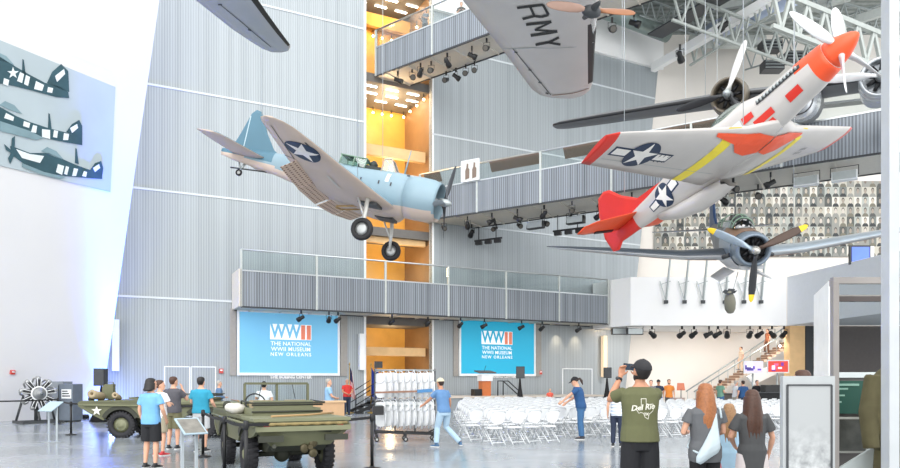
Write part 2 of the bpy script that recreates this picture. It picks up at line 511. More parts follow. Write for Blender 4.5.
# spotlights
def make_spot():
    root = thing('spotlight', 'x', 'spotlight')
    g = MB(); Mx = Matrix.Translation((0, 0, -.42)) @ Matrix.Rotation(R(115), 4, 'X')
    g.lathe([(.03, -.2), (.1, -.18), (.1, .05), (.13, .08), (.14, .24), (.12, .24)], 12, Mx, True, True)
    g.build('lamp_body', M_black, root)
    g = MB(); g.tube([(-.14, 0, -.42), (-.15, 0, -.18), (.15, 0, -.18), (.14, 0, -.42)], .014, 5); g.build('yoke', M_black, root)
    g = MB(); g.box((0, 0, -.08), (.07, .07, .2)); g.build('clamp', M_black, root)
    g = MB(); g.lathe([(.005, .245), (.11, .243)], 12, Mx, True); g.build('lens', mat('grey lens', '57534c', .2), root)
    return root
spot_proto = make_spot(); spot_used = False
def spot(M, x, y, z, yaw, label, group, sc=1.):
    global spot_used
    o = spot_proto if not spot_used else copy_tree(spot_proto); spot_used = True
    o.matrix_world = M @ Matrix.Translation((x, y, z)) @ Matrix.Rotation(yaw, 4, 'Z') @ Matrix.Diagonal((sc, sc, sc, 1))
    tag(o, label, 'spotlight', group)
for i, x in enumerate((1.4, 2.3, 3.1, 3.7, 5.0, 6.5, 7.6, 9.4)):
    spot(upM, x, .35 + .2 * (i % 2), -.02, rnd.uniform(0, 6.3), 'black spotlight along the front edge beneath the highest walkway', 'spotlights, front of the top walkway', 1.15)
for i, x in enumerate((3.6, 4.3, 5.0, 5.6)):
    spot(upM, x, 2.0, -.05, rnd.uniform(0, 6.3), 'black spotlight along the rear edge beneath the highest walkway', 'spotlights, rear of the top walkway', 1.1)
for i in range(24):
    x = .6 + i * .8
    spot(midM, x, .45 if i % 2 else 2.3, -.04, rnd.uniform(0, 6.3), 'black spotlight hanging beneath the long walkway', 'spotlights beneath the long walkway', 1.0 + .25 * rnd.random())
for i, x in enumerate((3.1, 4.6, 5.1, 8.2, 10.4, 12.5, 14.1, 16.7, 18.2, 21, 23.3, 24, 27.4)):
    if x < bt1 - bt0: spot(balM, x, .25, -.03, rnd.uniform(2.5, 4), 'small black spotlight beneath the balcony edge', 'spotlights beneath the balcony', .95)
# floodlight boxes under the long walkway
def flood(M, x, y, z, label, m):
    r = thing('floodlight', label, 'floodlight'); r.matrix_world = M @ Matrix.Translation((x, y, z))
    g = MB(); g.prism([(-.5, -.12, -.62), (-.5, .25, -.62), (-.5, .3, -.25), (-.5, -.02, -.2)], (1., 0, 0)); g.build('housing', m, r)
    g = MB(); g.tube([(-.54, .08, -.42), (-.54, .08, 0), (.54, .08, 0), (.54, .08, -.42)], .02, 5); g.build('bracket', M_black, r)
    g = MB(); g.box2((-.45, -.14, -.58), (.45, -.1, -.24)); g.build('lens', M_steel, r)
flood(midM, 6.6, 1.9, -.25, 'grey box floodlight under the long walkway, left of the pair', M_dark)
flood(midM, 9.0, 1.9, -.25, 'black box floodlight under the long walkway, right of the pair', M_black)
flood(midM, 20.4, .9, -.1, 'white box floodlight under the long walkway below the silver wing tip', M_trim)
flood(midM, 21.9, .9, -.1, 'white box floodlight under the near end of the long walkway', M_trim)
for a in (2, 7.2):   # two black light bars left of the long walkway, by the propeller
    r = thing('light_bar', 'black light bar hung below the long walkway %s' % ('behind the blue propeller' if a == 2 else 'under the row of spotlights'), 'light bar')
    r.matrix_world = midM @ Matrix.Translation((a, 3.0, -.9))
    g = MB(); g.bar((0, 0, 0), (1.9, 0, 0), .08, .1); g.build('bar', M_black, r)
    g = MB(); g.bar((.3, 0, 0), (.3, 0, .9), .04, .04); g.bar((1.5, 0, 0), (1.5, 0, .9), .04, .04); g.build('hanger', M_black, r)
    for k in range(3):
        g = MB(); g.box((.3 + k * .65, 0, -.16), (.4, .22, .2)); g.build('lamp_head', M_black, r)

# =============================================================== roof steel
M_truss = mat('grey truss steel', 'aab0ac', .5, .2)
def truss(name, label, p0, p1, depth, n, w=.16, down=None, m=None):
    w *= .48; m = m or M_truss
    root = thing(name, label, 'truss', p0)
    dn = V(down or (0, 0, -1)) * depth
    p1 = V(p1) - V(p0); o = V((0, 0, 0))
    g = MB(); g.bar(o, p1, w * 1.5, w * 1.5); g.build('top_chord', m or M_beam, root)
    g = MB(); g.bar(dn, p1 + dn, w * 1.3, w * 1.3); g.build('bottom_chord', m or M_beam, root)
    for i in range(n):
        a = p1 * (i / n); b = p1 * ((i + .5) / n) + dn; c = p1 * ((i + 1) / n)
        g = MB(); g.bar(a, b, w, w); g.bar(b, c, w, w); g.build('web_member', m or M_beam, root)
truss('roof_truss', 'white roof truss running down to the right behind the orange nose', at(672, -10, 40), at(822, 50, 45), 1.7, 9, .22)
truss('roof_truss', 'white roof truss rising to the right at upper centre right of the white propeller blade', at(690, 43, 47), at(776, -14, 40), 1.5, 8, .2)
truss('roof_truss', 'broad white truss crossing the top right corner of the roof', at(772, -10, 35), at(905, 44, 38), 1.8, 8, .34)
truss('roof_truss', 'thin steel truss under the roof left of the orange nose', at(640, -4, 44), at(720, 26, 47), 1.2, 8, .12, m=M_steel)
truss('roof_truss', 'dark steel truss in the far corner above the white wall', at(745, 50, 49), at(900, -2, 41), 1.4, 10, .14, m=M_steel)
truss('roof_truss', 'upper steel truss close under the roof deck at the right', at(800, -8, 41), at(900, 18, 43), 1.3, 7, .14, m=M_steel)
for k, (a, ya, b, yb, da, db, lab) in enumerate(((688, 12, 800, -8, 46, 42, 'flat grey beam under the roof deck, left of three'), (735, 28, 850, -4, 46, 41, 'flat grey beam under the roof deck, middle of three'), (826, 30, 900, 6, 44, 40, 'flat grey beam under the roof deck, right of three'))):
    g = MB(); g.bar(at(a, ya, da), at(b, yb, db), .3, .5); g.build('roof_beam', M_beam, label=lab, cat='beam')
for k, (a, ya, b, yb, da, db, r, m, lab) in enumerate((
    (600, 8, 668, 34, 45, 47, .55, mat('grey green duct', '8c9a96', .4, .4), 'fat grey green air duct beside the army wing tip'),
    (690, 41, 764, 42, 48.5, 48.5, .45, M_beam, 'white air duct along the top of the far white wall'),
    (712, 32, 796, -6, 46, 40, .6, mat('pale blue duct', 'aebbd2', .35, .3), 'pale blue air duct slanting up under the roof'))):
    g = MB(); g.tube([at(a, ya, da), at(b, yb, db)], r, 16); g.build('air_duct', m, label=lab, cat='duct')
# catwalk grating with dark louvres near the far corner
g0 = thing('roof_catwalk', 'dark grey roof catwalk rising past the ducts', 'catwalk', at(655, 36, 46))
g = MB(); a = V((0, 0, 0)); b = at(742, -14, 39) - at(655, 36, 46); g.bar(a, b, 1.2, .1); g.build('grating', M_dark, g0)
g = MB(); g.bar(a + V((0, 0, 1)), b + V((0, 0, 1)), .07, .07); g.bar(a + V((0, 0, .5)), b + V((0, 0, .5)), .05, .05); g.build('railing', M_steel, g0)
for i in range(9):
    p = b * (i / 8); g = MB(); g.bar(p, p + V((0, 0, 1)), .06, .06); g.build('railing_post', M_steel, g0)
for k, (px, py) in enumerate(((770, 47), (772, 67), (794, 58))):
    r = thing('louvre_box', 'dark louvred box by the far roof corner, %s of three' % ('topmost', 'lowest', 'rightmost')[k], 'air vent', at(px, py, 46))
    g = MB(); g.box((0, 0, 0), (1.3, .8, .6)); g.build('casing', M_dark, r)
    for q in range(3):
        g = MB(); g.bar((-.6, -.43, -.2 + q * .2), (.6, -.43, -.2 + q * .2), .06, .04); g.build('slat', M_steel, r)
for k, (px, py, lab) in enumerate(((612, 18, 'black spotlight under the roof just right of the army wing'), (634, 12, 'black spotlight under the grey green duct'), (680, 45, 'white cluster lamp below the slanted roof truss'), (725, 14, 'black spotlight hanging by the roof truss'))):
    spot(Matrix.Translation(at(px, py, 42)), 0, 0, 0, k * 1.3, lab, None, 1.6)
    if k < 3: pass

# =============================================================== right side: fascia, mosaic, stairs
fz0, fz1 = 5.2, 8.25
g = MB(); g.prism([(11.35, 44, 0), (21.15, 44, 0), (21.15, 49.85, 0), (14.0, 49.3, 0), (9.6, 47.05, 0), (10.42, 45.36, 0)], (0, 0, fz1 - fz0)); g.M = None
o = g.build('balcony_fascia', M_white, label='plain white balcony front below the radial engined plane', cat='balcony'); o.location.z = fz0
g = MB(); g.prism([(21.2, 44, 0), (23.4, 29.2, 0), (32.4, 29.2, 0), (32.4, 44, 0)], (0, 0, fz1 - fz0))
o = g.build('balcony_fascia', mat('white plaster toned for shade', 'dfe3e8', .6, var=.02), label='white balcony front with shade in its colour turning toward the viewer above the display case', cat='balcony'); o.location.z = fz0  # white block; the grey-blue shading of its angled face is in the colour
# portrait mosaic
def mosaic_mat():
    m = bpy.data.materials.new('portrait mosaic'); m.use_nodes = True
    nt = m.node_tree; b = nt.nodes['Principled BSDF']; L = nt.links.new; N = nt.nodes.new
    b.inputs['Roughness'].default_value = .5
    tc = N('ShaderNodeTexCoord'); mp = N('ShaderNodeMapping'); mp.inputs['Scale'].default_value = (1.9, 1, 1.42)
    L(tc.outputs['Object'], mp.inputs[0])
    fl = N('ShaderNodeVectorMath'); fl.operation = 'FLOOR'; L(mp.outputs[0], fl.inputs[0])
    fr = N('ShaderNodeVectorMath'); fr.operation = 'FRACTION'; L(mp.outputs[0], fr.inputs[0])
    wn = N('ShaderNodeTexWhiteNoise'); wn.noise_dimensions = '3D'; L(fl.outputs[0], wn.inputs[0])
    sp = N('ShaderNodeSeparateColor'); L(wn.outputs['Color'], sp.inputs[0])
    def ell(cx, cz, sx, sz):
        s1 = N('ShaderNodeVectorMath'); s1.operation = 'SUBTRACT'; s1.inputs[1].default_value = (cx, 0, cz); L(fr.outputs[0], s1.inputs[0])
        s2 = N('ShaderNodeVectorMath'); s2.operation = 'MULTIPLY'; s2.inputs[1].default_value = (1/sx, 0, 1/sz); L(s1.outputs[0], s2.inputs[0])
        ln = N('ShaderNodeVectorMath'); ln.operation = 'LENGTH'; L(s2.outputs[0], ln.inputs[0])
        t = N('ShaderNodeMath'); t.operation = 'LESS_THAN'; t.inputs[1].default_value = 1; L(ln.outputs['Value'], t.inputs[0])
        return t.outputs[0]
    def mixc(fac, a, c):
        mx = N('ShaderNodeMix'); mx.data_type = 'RGBA'
        L(fac, mx.inputs[0])
        for i, q in ((6, a), (7, c)):
            if isinstance(q, tuple): mx.inputs[i].default_value = q
            else: L(q, mx.inputs[i])
        return mx.outputs[2]
    def ramp(src, stops):
        r = N('ShaderNodeValToRGB'); r.color_ramp.interpolation = 'CONSTANT'
        while len(r.color_ramp.elements) < len(stops): r.color_ramp.elements.new(.5)
        for e, (p, c) in zip(r.color_ramp.elements, stops): e.position = p; e.color = lin(c)
        L(src, r.inputs[0]); return r.outputs[0]
    bg = ramp(sp.outputs[0], [(0, 'b9b5a8'), (.25, '8d8d86'), (.45, 'd4d0c6'), (.6, '6f7470'), (.75, 'a7aba4'), (.9, '4f534f')])
    clo = ramp(sp.outputs[1], [(0, '4b4d4a'), (.3, '2e3234'), (.5, '6e6a5c'), (.75, '8a8a84')])
    skin = ramp(sp.outputs[2], [(0, 'b5a999'), (.4, '978c80'), (.7, 'c4bab0'), (.9, '73675c')])
    c = mixc(ell(.5, .02, .42, .36), bg, clo)
    c = mixc(ell(.5, .68, .2, .26), c, lin('35332f'))
    c = mixc(ell(.5, .58, .17, .25), c, skin)
    L(c, b.inputs['Base Color'])
    return m
mx0 = (655 - CX) / F * (RY - .35)
g = MB(); g.box2((0, -.06, 0), (17.3, .06, 5.35))
mo = g.build('portrait_mural', mosaic_mat(), label='wall of small black and white portrait photographs behind the radial engined plane', cat='mural')
mo.location = (mx0, RY - .1, CH + (HY - 256) / F * (RY - .3))
for i, px in enumerate((652, 682, 694, 709, 718, 727, 750, 760, 772, 784)):
    spot(Matrix.Translation(at(px, 325.5, 44.5)), 0, 0, 0, rnd.uniform(2.2, 4.2), 'black spotlight beneath the white balcony front', 'spotlights beneath the white balcony front', 1.3)
for k, px in enumerate((619.5, 635)):
    flood(Matrix.Translation(at(px, 325, 45.6 - k)), 0, .0, 0, 'dark box floodlight under the white balcony front, %s of two' % ('left', 'right')[k], M_dark)
# monitor on the right balcony
r = thing('monitor', 'blue lit monitor in a white surround above the shade toned balcony front', 'monitor', at(859.5, 255, 38.5))
g = MB(); g.box((0, 0, 0), (1.15, .12, 1.05)); g.build('casing', M_dark, r)
g = MB(); g.box((0.02, -.07, 0), (.95, .02, .85)); g.build('screen', mat('blue lit screen', '4a63c8', .3, emit=.8, var=.2, scale=1.5), r)
g = MB(); g.bar((.75, .2, -1.2), (.75, .2, .5), .25, .2); g.bar((0, .2, -1.2), (0, .2, -.5), .2, .1); g.build('stand', M_trim, r)
# v-shaped props hanging above the fascia
vp = None
for k, px in enumerate((666, 684.5, 703, 725, 744, 761)):
    Y = 43.8; p = at(px, 301, Y)
    g = MB(); top = at(px + 4.5, 257, Y + .1) - p
    if vp is None:
        vp = thing('hanging_strut', 'x', 'strut')
        g = MB(); g.bar((0, 0, 0), top, .09, .09); g.build('long_bar', M_steel, vp)
        g = MB(); g.bar((0, 0, 0), (-.35, .1, 1.25), .05, .05); g.build('short_bar', M_steel, vp)
        g = MB(); g.bar((-.3, .08, 1.05), (.3, .03, 1.25), .04, .04); g.build('cross_bar', M_steel, vp)
        g = MB(); g.box((0, 0, -.06), (.22, .2, .2)); g.build('foot', M_dark, vp)
        o = vp
    else: o = copy_tree(vp)
    o.location = p
    tag(o, 'thin V shaped steel strut on the white balcony front, %s of six' % ('first from the left', 'second from the left', 'third from the left', 'fourth from the left', 'fifth from the left', 'last on the right')[k], 'strut', 'V struts on the white balcony front')
# lower level: dark and timber piers, stairs
g = MB(); g.box2((23.4, 44.3, 0), (32.4, 44.7, fz0 - .01)); struct(g.build('wall_lower_right', mat('dark taupe wall', '5d5553', .55)))
for (a, b, m, lab) in ((790, 805, M_wood, 'timber clad pier at the head of the stairs'), (805.5, 819, mat('charcoal panel', '2d3033', .5), 'charcoal pier beside the timber clad pier')):
    Y = 44.2; x0 = at(a, 0, Y).x; x1 = at(b, 0, Y).x
    g = MB(); g.box2((x0, Y, 0), (x1, Y + .8, fz0)); g.build('pier', m, label=lab, cat='pier')
ST = thing('staircase', 'pale stone staircase rising to the right below the white balcony', 'staircase', at(694, 415, 46.5))
ST.location.z = 0
M_stone = mat('pale stone tread', 'cbb7a4', .6); M_riser = mat('brown riser', '8a6a55', .6)
nst = 26; run = .27; rise = .175
for i in range(nst):
    g = MB(); g.box2((i * run, 0, i * rise), ((i + 1) * run + .03, 1.6, (i + 1) * rise)); g.mi = 1
    g.box2((i * run - .004, -.01, i * rise), (i * run + .05, 1.61, (i + 1) * rise - .04)); g.build('step', [M_stone, M_riser], ST)
for y in (0.02, 1.58):
    g = MB(); g.tube([(0, y, 1.0), (nst * run, y, nst * rise + 1.0)], .045, 8); g.build('handrail', M_steel, ST)
    for i in range(0, nst, 4):
        g = MB(); g.tube([(i * run + .1, y, i * rise + .1), (i * run + .1, y, i * rise + 1.05)], .02, 6); g.build('baluster', M_steel, ST)
g = MB(); X = nst * run
g.prism([(X - 3.6, 0, 2.0), (X - 1.2, 0, 3.1), (X + .2, 0, 3.3), (X + .2, 0, 2.75), (X - 1.0, 0, 2.55), (X - 3.2, 0, 1.45)], (0, -.35, 0)); g.build('soffit', M_white, ST)
for i in range(4):
    r = bulb0.copy(); COL.objects.link(r); r.matrix_world = Matrix.Translation(at(780 + i * 6.3, 346 - i * 3.6, 45.2))
    tag(r, 'round warm bulb in the slanting row beside the stairs', 'lamp', 'warm bulbs by the stairs')
# =============================================================== screens, stage, things along the back wall
M_scr1 = mat('blue lit screen left', '6bafd2', .4, emit=.22, var=.03, scale=.5)
M_scr2 = mat('blue lit screen right', '1c9dc0', .4, emit=.24, var=.03, scale=.5)
M_paper = mat('bright white lettering', 'ffffff', .5, emit=.12, var=0)
M_salmon = mat('salmon bar', 'e88468', .5, emit=.1, var=0)
def screen(a, b, z0, z1, m, label, side, letx):
    ta, tb = wall_t(a), wall_t(b); c = (ta + tb) / 2; w = tb - ta
    r = thing('projection_screen', label, 'screen'); r.matrix_world = WM @ Matrix.Translation((c, -.05, (z0 + z1) / 2))
    h = z1 - z0
    g = MB(); g.box((0, -.03, 0), (w, .06, h)); g.build('screen_surface', m, r)
    g = MB()
    for lo, hi in (((-w/2 - .12, -.1, -h/2 - .14), (w/2 + .12, .04, -h/2)), ((-w/2 - .12, -.1, h/2), (w/2 + .12, .04, h/2 + .08))): g.box2(lo, hi)
    for s in (-1, 1): g.box2((s * (w/2 + .06) - .06, -.1, -h/2), (s * (w/2 + .06) + .06, .04, h/2))
    g.build('screen_frame', M_trim, r)
    g = MB(); g.box((-w/2 - .32, .0, 0), (.3, .1, h + .3)); g.build('side_panel', mat('taupe side panel', '9c9892', .5), r)
    g = MB(); g.box((w/2 + .38, .0, 0), (.4, .1, h + .3)); g.build('side_panel', MATS['taupe side panel'], r)
    # emblem
    ex = w * .42; ez = ex * .37; zc = h * .19; y = -.075; xo = letx
    g = MB(); g.box((xo, y, zc), (ex, .02, ez)); g.build('emblem_plate', M_paper, r)
    for k in range(2):
        g = MB(); g.box((xo + ex * (.295 + .14 * k), y - .012, zc), (ex * .1, .006, ez * .94)); g.build('emblem_bar', M_salmon, r)
    def tx(t, size, x, z, mm, name, off=0., sp=1., ysh=0.):
        text_mesh(t, size, name, mm, r, basis((x, y - .014 + ysh, z), (1, 0, 0), (0, 0, 1)), .004, offset=off, spacing=sp)
    text_mesh('WW', ez * 1.0, 'emblem_letters', m, r, basis((xo - ex * .13, y - .014, zc - .0), (1, 0, 0), (0, 0, 1)) @ Matrix.Diagonal((.93, 1.25, 1, 1)), .004, offset=.022)
    for i, t in enumerate(('THE NATIONAL', 'WWII MUSEUM', 'NEW ORLEANS')):
        tx(t, ex * (.135, .135, .118)[i], xo + ex * .0, zc - ez * (.78, 1.13, 1.47)[i], M_paper, 'lettering', .0015, (1.02, 1.06, 1.3)[i])
    return r
screen(239, 337, 2.14, 5.35, M_scr1, 'pale blue lit screen with the museum emblem left of the atrium', 0, .05)
screen(460, 533, 2.16, 5.42, M_scr2, 'turquoise lit screen with the museum emblem right of the atrium', 0, -.1)
M_dim = mat('silver lettering', 'fbfbfb', .4, var=0)
for k, (a, b, py, txt, lab) in enumerate(((270, 311, 377, 'THE BOEING CENTER', 'raised silver wall lettering under the left screen'), (484, 515, 376.5, 'THE BOEING CENTER', 'raised silver wall lettering under the right screen'))):
    ta, tb = wall_t(a), wall_t(b); z = wl((a + b) / 2, py)[2]
    o = text_mesh(txt, (tb - ta) / 9.6, 'wall_lettering', M_dim, None, Matrix.Identity(4), .03, offset=.012)
    o.matrix_world = WM @ basis(((ta + tb) / 2, -.03, z), (1, 0, 0), (0, 0, 1))
    tag(o, lab, 'lettering')
# upright wall lamps
for k, (px, y0, y1, lab, warm) in enumerate(((115.5, 320, 371, 'tall white wall lamp at the left end of the grey wall', 0), (360.5, 334, 370, 'tall white wall lamp left of the atrium opening', 0), (602, 336, 377, 'tall warm lit wall lamp under the right end of the balcony', 1))):
    t = wall_t(px); z0 = wl(px, y1)[2]; z1 = wl(px, y0)[2]
    r = thing('wall_lamp', lab, 'wall lamp'); r.matrix_world = WM @ Matrix.Translation((t, -.22, z0))
    g = MB(); g.box2((-.16, -.14, 0), (.16, .14, z1 - z0)); g.build('lamp_box', mat('lamp box warm', 'ecd2ae', .5, emit=.25, var=0) if warm else M_trim, r)
    g = MB(); g.box2((-.08, .14, .2), (.08, .22, .4)); g.box2((-.08, .14, z1-z0-.4), (.08, .22, z1 - z0 - .2)); g.build('bracket', M_dark, r)
    if warm: lamp('wall_lamp_light', 'POINT', WM @ V((t - .1, -.6, z1 + .5)), 45, (1, .7, .4), .15)
for px, e in ((556, 70), (575, 70)):
    t = wall_t(px); lamp('downlight', 'SPOT', WM @ V((t, -.5, 5.2)), e, (1, .8, .55), .05, tuple(-Z + .25 * -WN), R(70))
# fire alarm strobes
for px, py, lab in ((221, 371, 'small red fire alarm on the grey wall beside the doors'), (540, 372.5, 'small red fire alarm right of the right screen')):
    t = wall_t(px); z = wl(px, py)[2]
    r = thing('fire_alarm', lab, 'fire alarm'); r.matrix_world = WM @ Matrix.Translation((t, -.06, z))
    g = MB(); g.box((0, 0, 0), (.2, .1, .24)); g.build('casing', mat('red plastic', 'c8473d', .4), r)
    g = MB(); g.box((0, -.055, .04), (.12, .02, .07)); g.build('strobe', M_trim, r)
p = on_plane(12, 372, LB, LN)
r = thing('fire_alarm', 'small red fire alarm on the white leaning wall above the engine', 'fire alarm'); r.matrix_world = basis(p + LN * .05, LD, LU)
g = MB(); g.box((0, 0, 0), (.17, .17, .1)); g.build('casing', MATS['red plastic'], r)
g = MB(); g.box((0, .03, .055), (.1, .05, .02)); g.build('strobe', M_trim, r)
# stage in front of the wall
SZ = .86; SO = 3.6
sa, sb = wall_t(385, SO), wall_t(606, SO)
r = thing('stage', 'low grey stage with pale edge in front of the back wall', 'stage'); r.matrix_world = WM
g = MB(); g.box2((sa, -SO, 0.01), (sb, -.45, SZ - .1)); g.build('skirt', mat('stage skirt', '8e9498', .6), r)
g = MB(); g.box2((sa - .05, -SO - .06, SZ - .1), (sb + .05, -.45, SZ)); g.build('platform', mat('stage top', 'cfc3b6', .4), r)
# steps with hand rails at its left end
r = thing('stage_steps', 'black stage steps with twin handrails beside the flags', 'steps'); r.matrix_world = WM
for i in range(4):
    g = MB(); g.box2((sa - .4 - i * .33, -SO + .3, SZ - .28 - i * .2), (sa - .06 - i * .33, -SO + 1.7, SZ - .2 - i * .2)); g.build('tread', M_black, r)
for y in (-SO + .3, -SO + 1.7):
    g = MB(); g.bar((sa - .06, y, SZ - .25), (sa - 1.5, y, .02), .06, .16); g.build('stringer', M_black, r)
    g = MB(); g.tube([(sa - .1, y, SZ - .2), (sa - .1, y, SZ + .95), (sa - 1.5, y, .95), (sa - 1.5, y, .02)], .035, 7); g.tube([(sa - .1, y, SZ + .4), (sa - 1.5, y, .45)], .025, 6); g.build('handrail', M_black, r)
# railing beside the podium
r = thing('stage_railing', 'black handrails on the stage steps right of the podium', 'railing'); r.matrix_world = WM
tr = wall_t(492, SO - .5); tr2 = wall_t(514, SO - .5)
for y in (-SO + .3, -SO + 1.5):
    dx = (y + SO) * .9
    for q in range(2):
        g = MB(); g.tube([(tr + dx + q*.0, y, SZ), (tr + dx, y, SZ + .85), (tr + dx + .35, y, SZ + .85), (tr + dx + 1.3, y, SZ + .1)], .035, 7); g.build('handrail', M_black, r); break
# podium
tp = wall_t(485, SO - .7)
r = thing('podium', 'orange timber podium with a white top panel on the stage', 'podium'); r.matrix_world = WM @ Matrix.Translation((tp, -SO + .7, SZ))
g = MB(); g.box2((-.28, -.2, 0), (.28, .25, 1.0)); g.build('column', mat('orange podium timber', 'c9713c', .5), r)
g = MB(); g.box2((-.36, -.26, .85), (.36, .26, 1.22)); g.build('head', M_trim, r)
g = MB(); g.prism([(-.55, -.35, 1.28), (.55, -.35, 1.28), (.55, .3, 1.4), (-.55, .3, 1.4)], (0, 0, .06)); g.build('reading_top', mat('dark timber', '5a4436', .4), r)
g = MB(); g.tube([(0, .1, 1.4), (.02, .0, 1.65), (.0, -.12, 1.72)], .012, 6); g.build('microphone', M_black, r)
t = wall_t(476.5, SO - .5)
o = MB(); o.box((0, 0, .16), (.5, .4, .3)); o.prism([(-.25, -.2, .31), (.25, -.2, .31), (.25, .2, .31), (-.25, .2, .31)], (0, 0, .08))
o = o.build('monitor_speaker', M_black, label='low black floor monitor left of the podium', cat='speaker'); o.matrix_world = WM @ Matrix.Translation((t, -SO + .5, SZ))
# loudspeakers on draped stands
def pa(px, Y, top, base_z, hh, w, label):
    p = ground(px, Y); r = thing('loudspeaker', label, 'speaker', (p.x, p.y, base_z))
    zt = CH + (HY - top) / F * Y - base_z
    g = MB(); g.prism([(-w/2, -.2, zt - hh), (w/2, -.2, zt - hh), (w*.36, .22, zt - hh), (-w*.36, .22, zt - hh)], (0, 0, hh)); g.build('cabinet', M_black, r)
    g = MB(); g.box((0, -.215, zt - hh/2), (w * .86, .02, hh * .9)); g.build('grille', M_dark, r)
    s = thing('speaker_stand', label.replace('loudspeaker', 'pleated speaker stand'), 'speaker stand', (p.x, p.y, base_z))
    n = 6; rings = []
    for z, rr in ((0.01, .42), (.5, .22), (zt - hh - .55, .09), (zt - hh - .02, .04)):
        rings.append([V((rr * (1 + .12 * (i % 2)) * math.cos(PI*i/6), rr * (1 + .12 * (i % 2)) * math.sin(PI*i/6), z)) for i in range(12)])
    g = MB(); g.loft(rings); g.build('cover', mat('black cloth', '141416', .8), s)
    g = MB(); g.tube([(0, 0, zt - hh - .5), (0, 0, zt - hh - .005)], .03, 8); g.build('pole', M_black, s)
pa(101.5, 29.0, 368.5, 0, .72, .46, 'black loudspeaker left of the grey wall behind the army vehicle')
pa(520, 36.5, 366.5, SZ * 0, .62, .45, 'black loudspeaker to the right of the podium')
pa(607, 37.5, 367.5, SZ * 0, .56, .4, 'black loudspeaker below the warm lit wall lamp')
# flags
def flag(px, Y, kind, label):
    p = ground(px, Y); r = thing('flag', label, 'flag', (p.x, p.y, 0))
    g = MB(); g.tube([(0, 0, .05), (0, 0, 2.5)], .022, 8); g.build('pole', mat('brass pole', 'b79a58', .35, .7), r)
    g = MB(); g.lathe([(.0, .12), (.06, .09), (.2, .05), (.22, .01)], 16, None, False, True); g.build('base', MATS['brass pole'], r)
    g = MB(); g.lathe([(.0, 0), (.045, .05), (.0, .2)], 8, Matrix.Translation((0, 0, 2.5))); g.build('finial', MATS['brass pole'], r)
    n = 14; rows = 9
    def cl(u, v):   # hanging folds
        a = u * 2.2 * PI * 1.6
        return V((.03 + .42 * u * (.35 + .65 * v) * .8, .09 * math.sin(a) * (.3 + .7 * v), 2.42 - 1.5 * v - .25 * u))
    if kind == 'us':
        red = mat('flag red', 'b8343a', .7); wh = mat('flag white', 'e9e6e2', .7); bl = mat('flag blue', '27315e', .7)
        mats = [red, wh, bl]
    else:
        bl = mat('deep blue flag cloth', '263f9b', .7); mats = [bl, bl, bl]
    g = MB()
    for i in range(n):
        for j in range(rows * 2):
            u0, u1, v0, v1 = i/n, (i+1)/n, j/(rows*2), (j+1)/(rows*2)
            g.mi = 2 if (v0 < .42 and u0 < .6) else i % 2
            q = [cl(u0, v0), cl(u1, v0), cl(u1, v1), cl(u0, v1)]
            g.add(q, [(0, 1, 2, 3)], True)
    o = g.build('cloth', mats, r)
    md = o.modifiers.new('thick', 'SOLIDIFY'); md.thickness = .008
flag(349.5, 36.6, 'us', 'striped red and white national flag on a pole beside the man in red')
flag(371, 36.9, 'blue', 'blue flag on a pole in front of the atrium')
flag(375.5, 37.3, 'blue', 'second blue flag on a pole, just behind the first')

# mural of three propeller planes on the left wall
def lw(px, py, off=.05):
    return on_plane(px, py, LB + LN * off, LN)
mur = thing('mural', 'large photo mural of three striped propeller planes in flight', 'mural', lw(60, 130, .0))
inv = Matrix.Translation(-lw(60, 130, .0))
def mural_part(name, pts, off, m, th=.02):
    g = MB(); g.M = inv; g.prism([lw(x, y, off) for x, y in pts], LN * th); g.build(name, m, mur)
M_mbg = mat('faded grey print', 'b2bfc4', .6, var=.1, scale=.35)
M_mdk = mat('dark teal print', '30525c', .6, var=.25, scale=1.6)
M_mmd = mat('mid teal print', '7f9aa2', .6, var=.2, scale=1.4)
M_mlt = mat('pale print', 'e3ebec', .6, var=.05)
mural_part('print', [(-40, 24), (115, 87), (110, 192), (-40, 156)], .01, M_mbg, .03)
planes = [
 # fuselage, fin, belly, stripes, extra
 dict(f=[(-34, 61), (-20, 58), (0, 57), (16, 67), (30, 75), (45, 83), (58, 86), (68, 92), (69, 98), (56, 97), (34, 91), (14, 86), (-20, 80), (-34, 73), (-38, 67)], fin=[(47, 83), (52, 72), (61, 64), (68, 71), (69, 92), (58, 88)], lt=[(36, 81), (44, 85), (42, 91), (34, 89)], st=[(3, 84), (8, 86), (9, 80), (4, 78)], star=(13, 73, 6), wing=None),
 dict(f=[(-33, 112), (-20, 106), (0, 107), (16, 116), (30, 122), (48, 128), (64, 132), (82, 138), (82, 145), (64, 142), (44, 138), (20, 134), (0, 128), (-20, 122), (-33, 117)], fin=[(66, 132), (72, 124), (79, 120), (82, 126), (82, 139)], lt=[(42, 129), (50, 130), (50, 139), (42, 137)], st=[(24, 121), (30, 123), (29, 128), (23, 126)], star=None, wing=[(0, 121), (30, 131), (44, 138), (36, 140), (0, 131)]),
 dict(f=[(10, 146), (14, 147), (30, 153), (48, 153), (60, 158), (76, 165), (90, 170), (102, 175), (102, 179), (88, 178), (66, 176), (44, 173), (24, 164), (12, 155)], fin=[(90, 170), (95, 163), (101, 161), (103, 168), (102, 176)], lt=[(16, 149), (30, 154), (44, 156), (40, 163), (22, 158)], st=[(58, 164), (64, 166), (62, 175), (56, 172)], star=None, wing=[(22, 163), (44, 172), (66, 177), (60, 179), (40, 174), (22, 167)]),
]
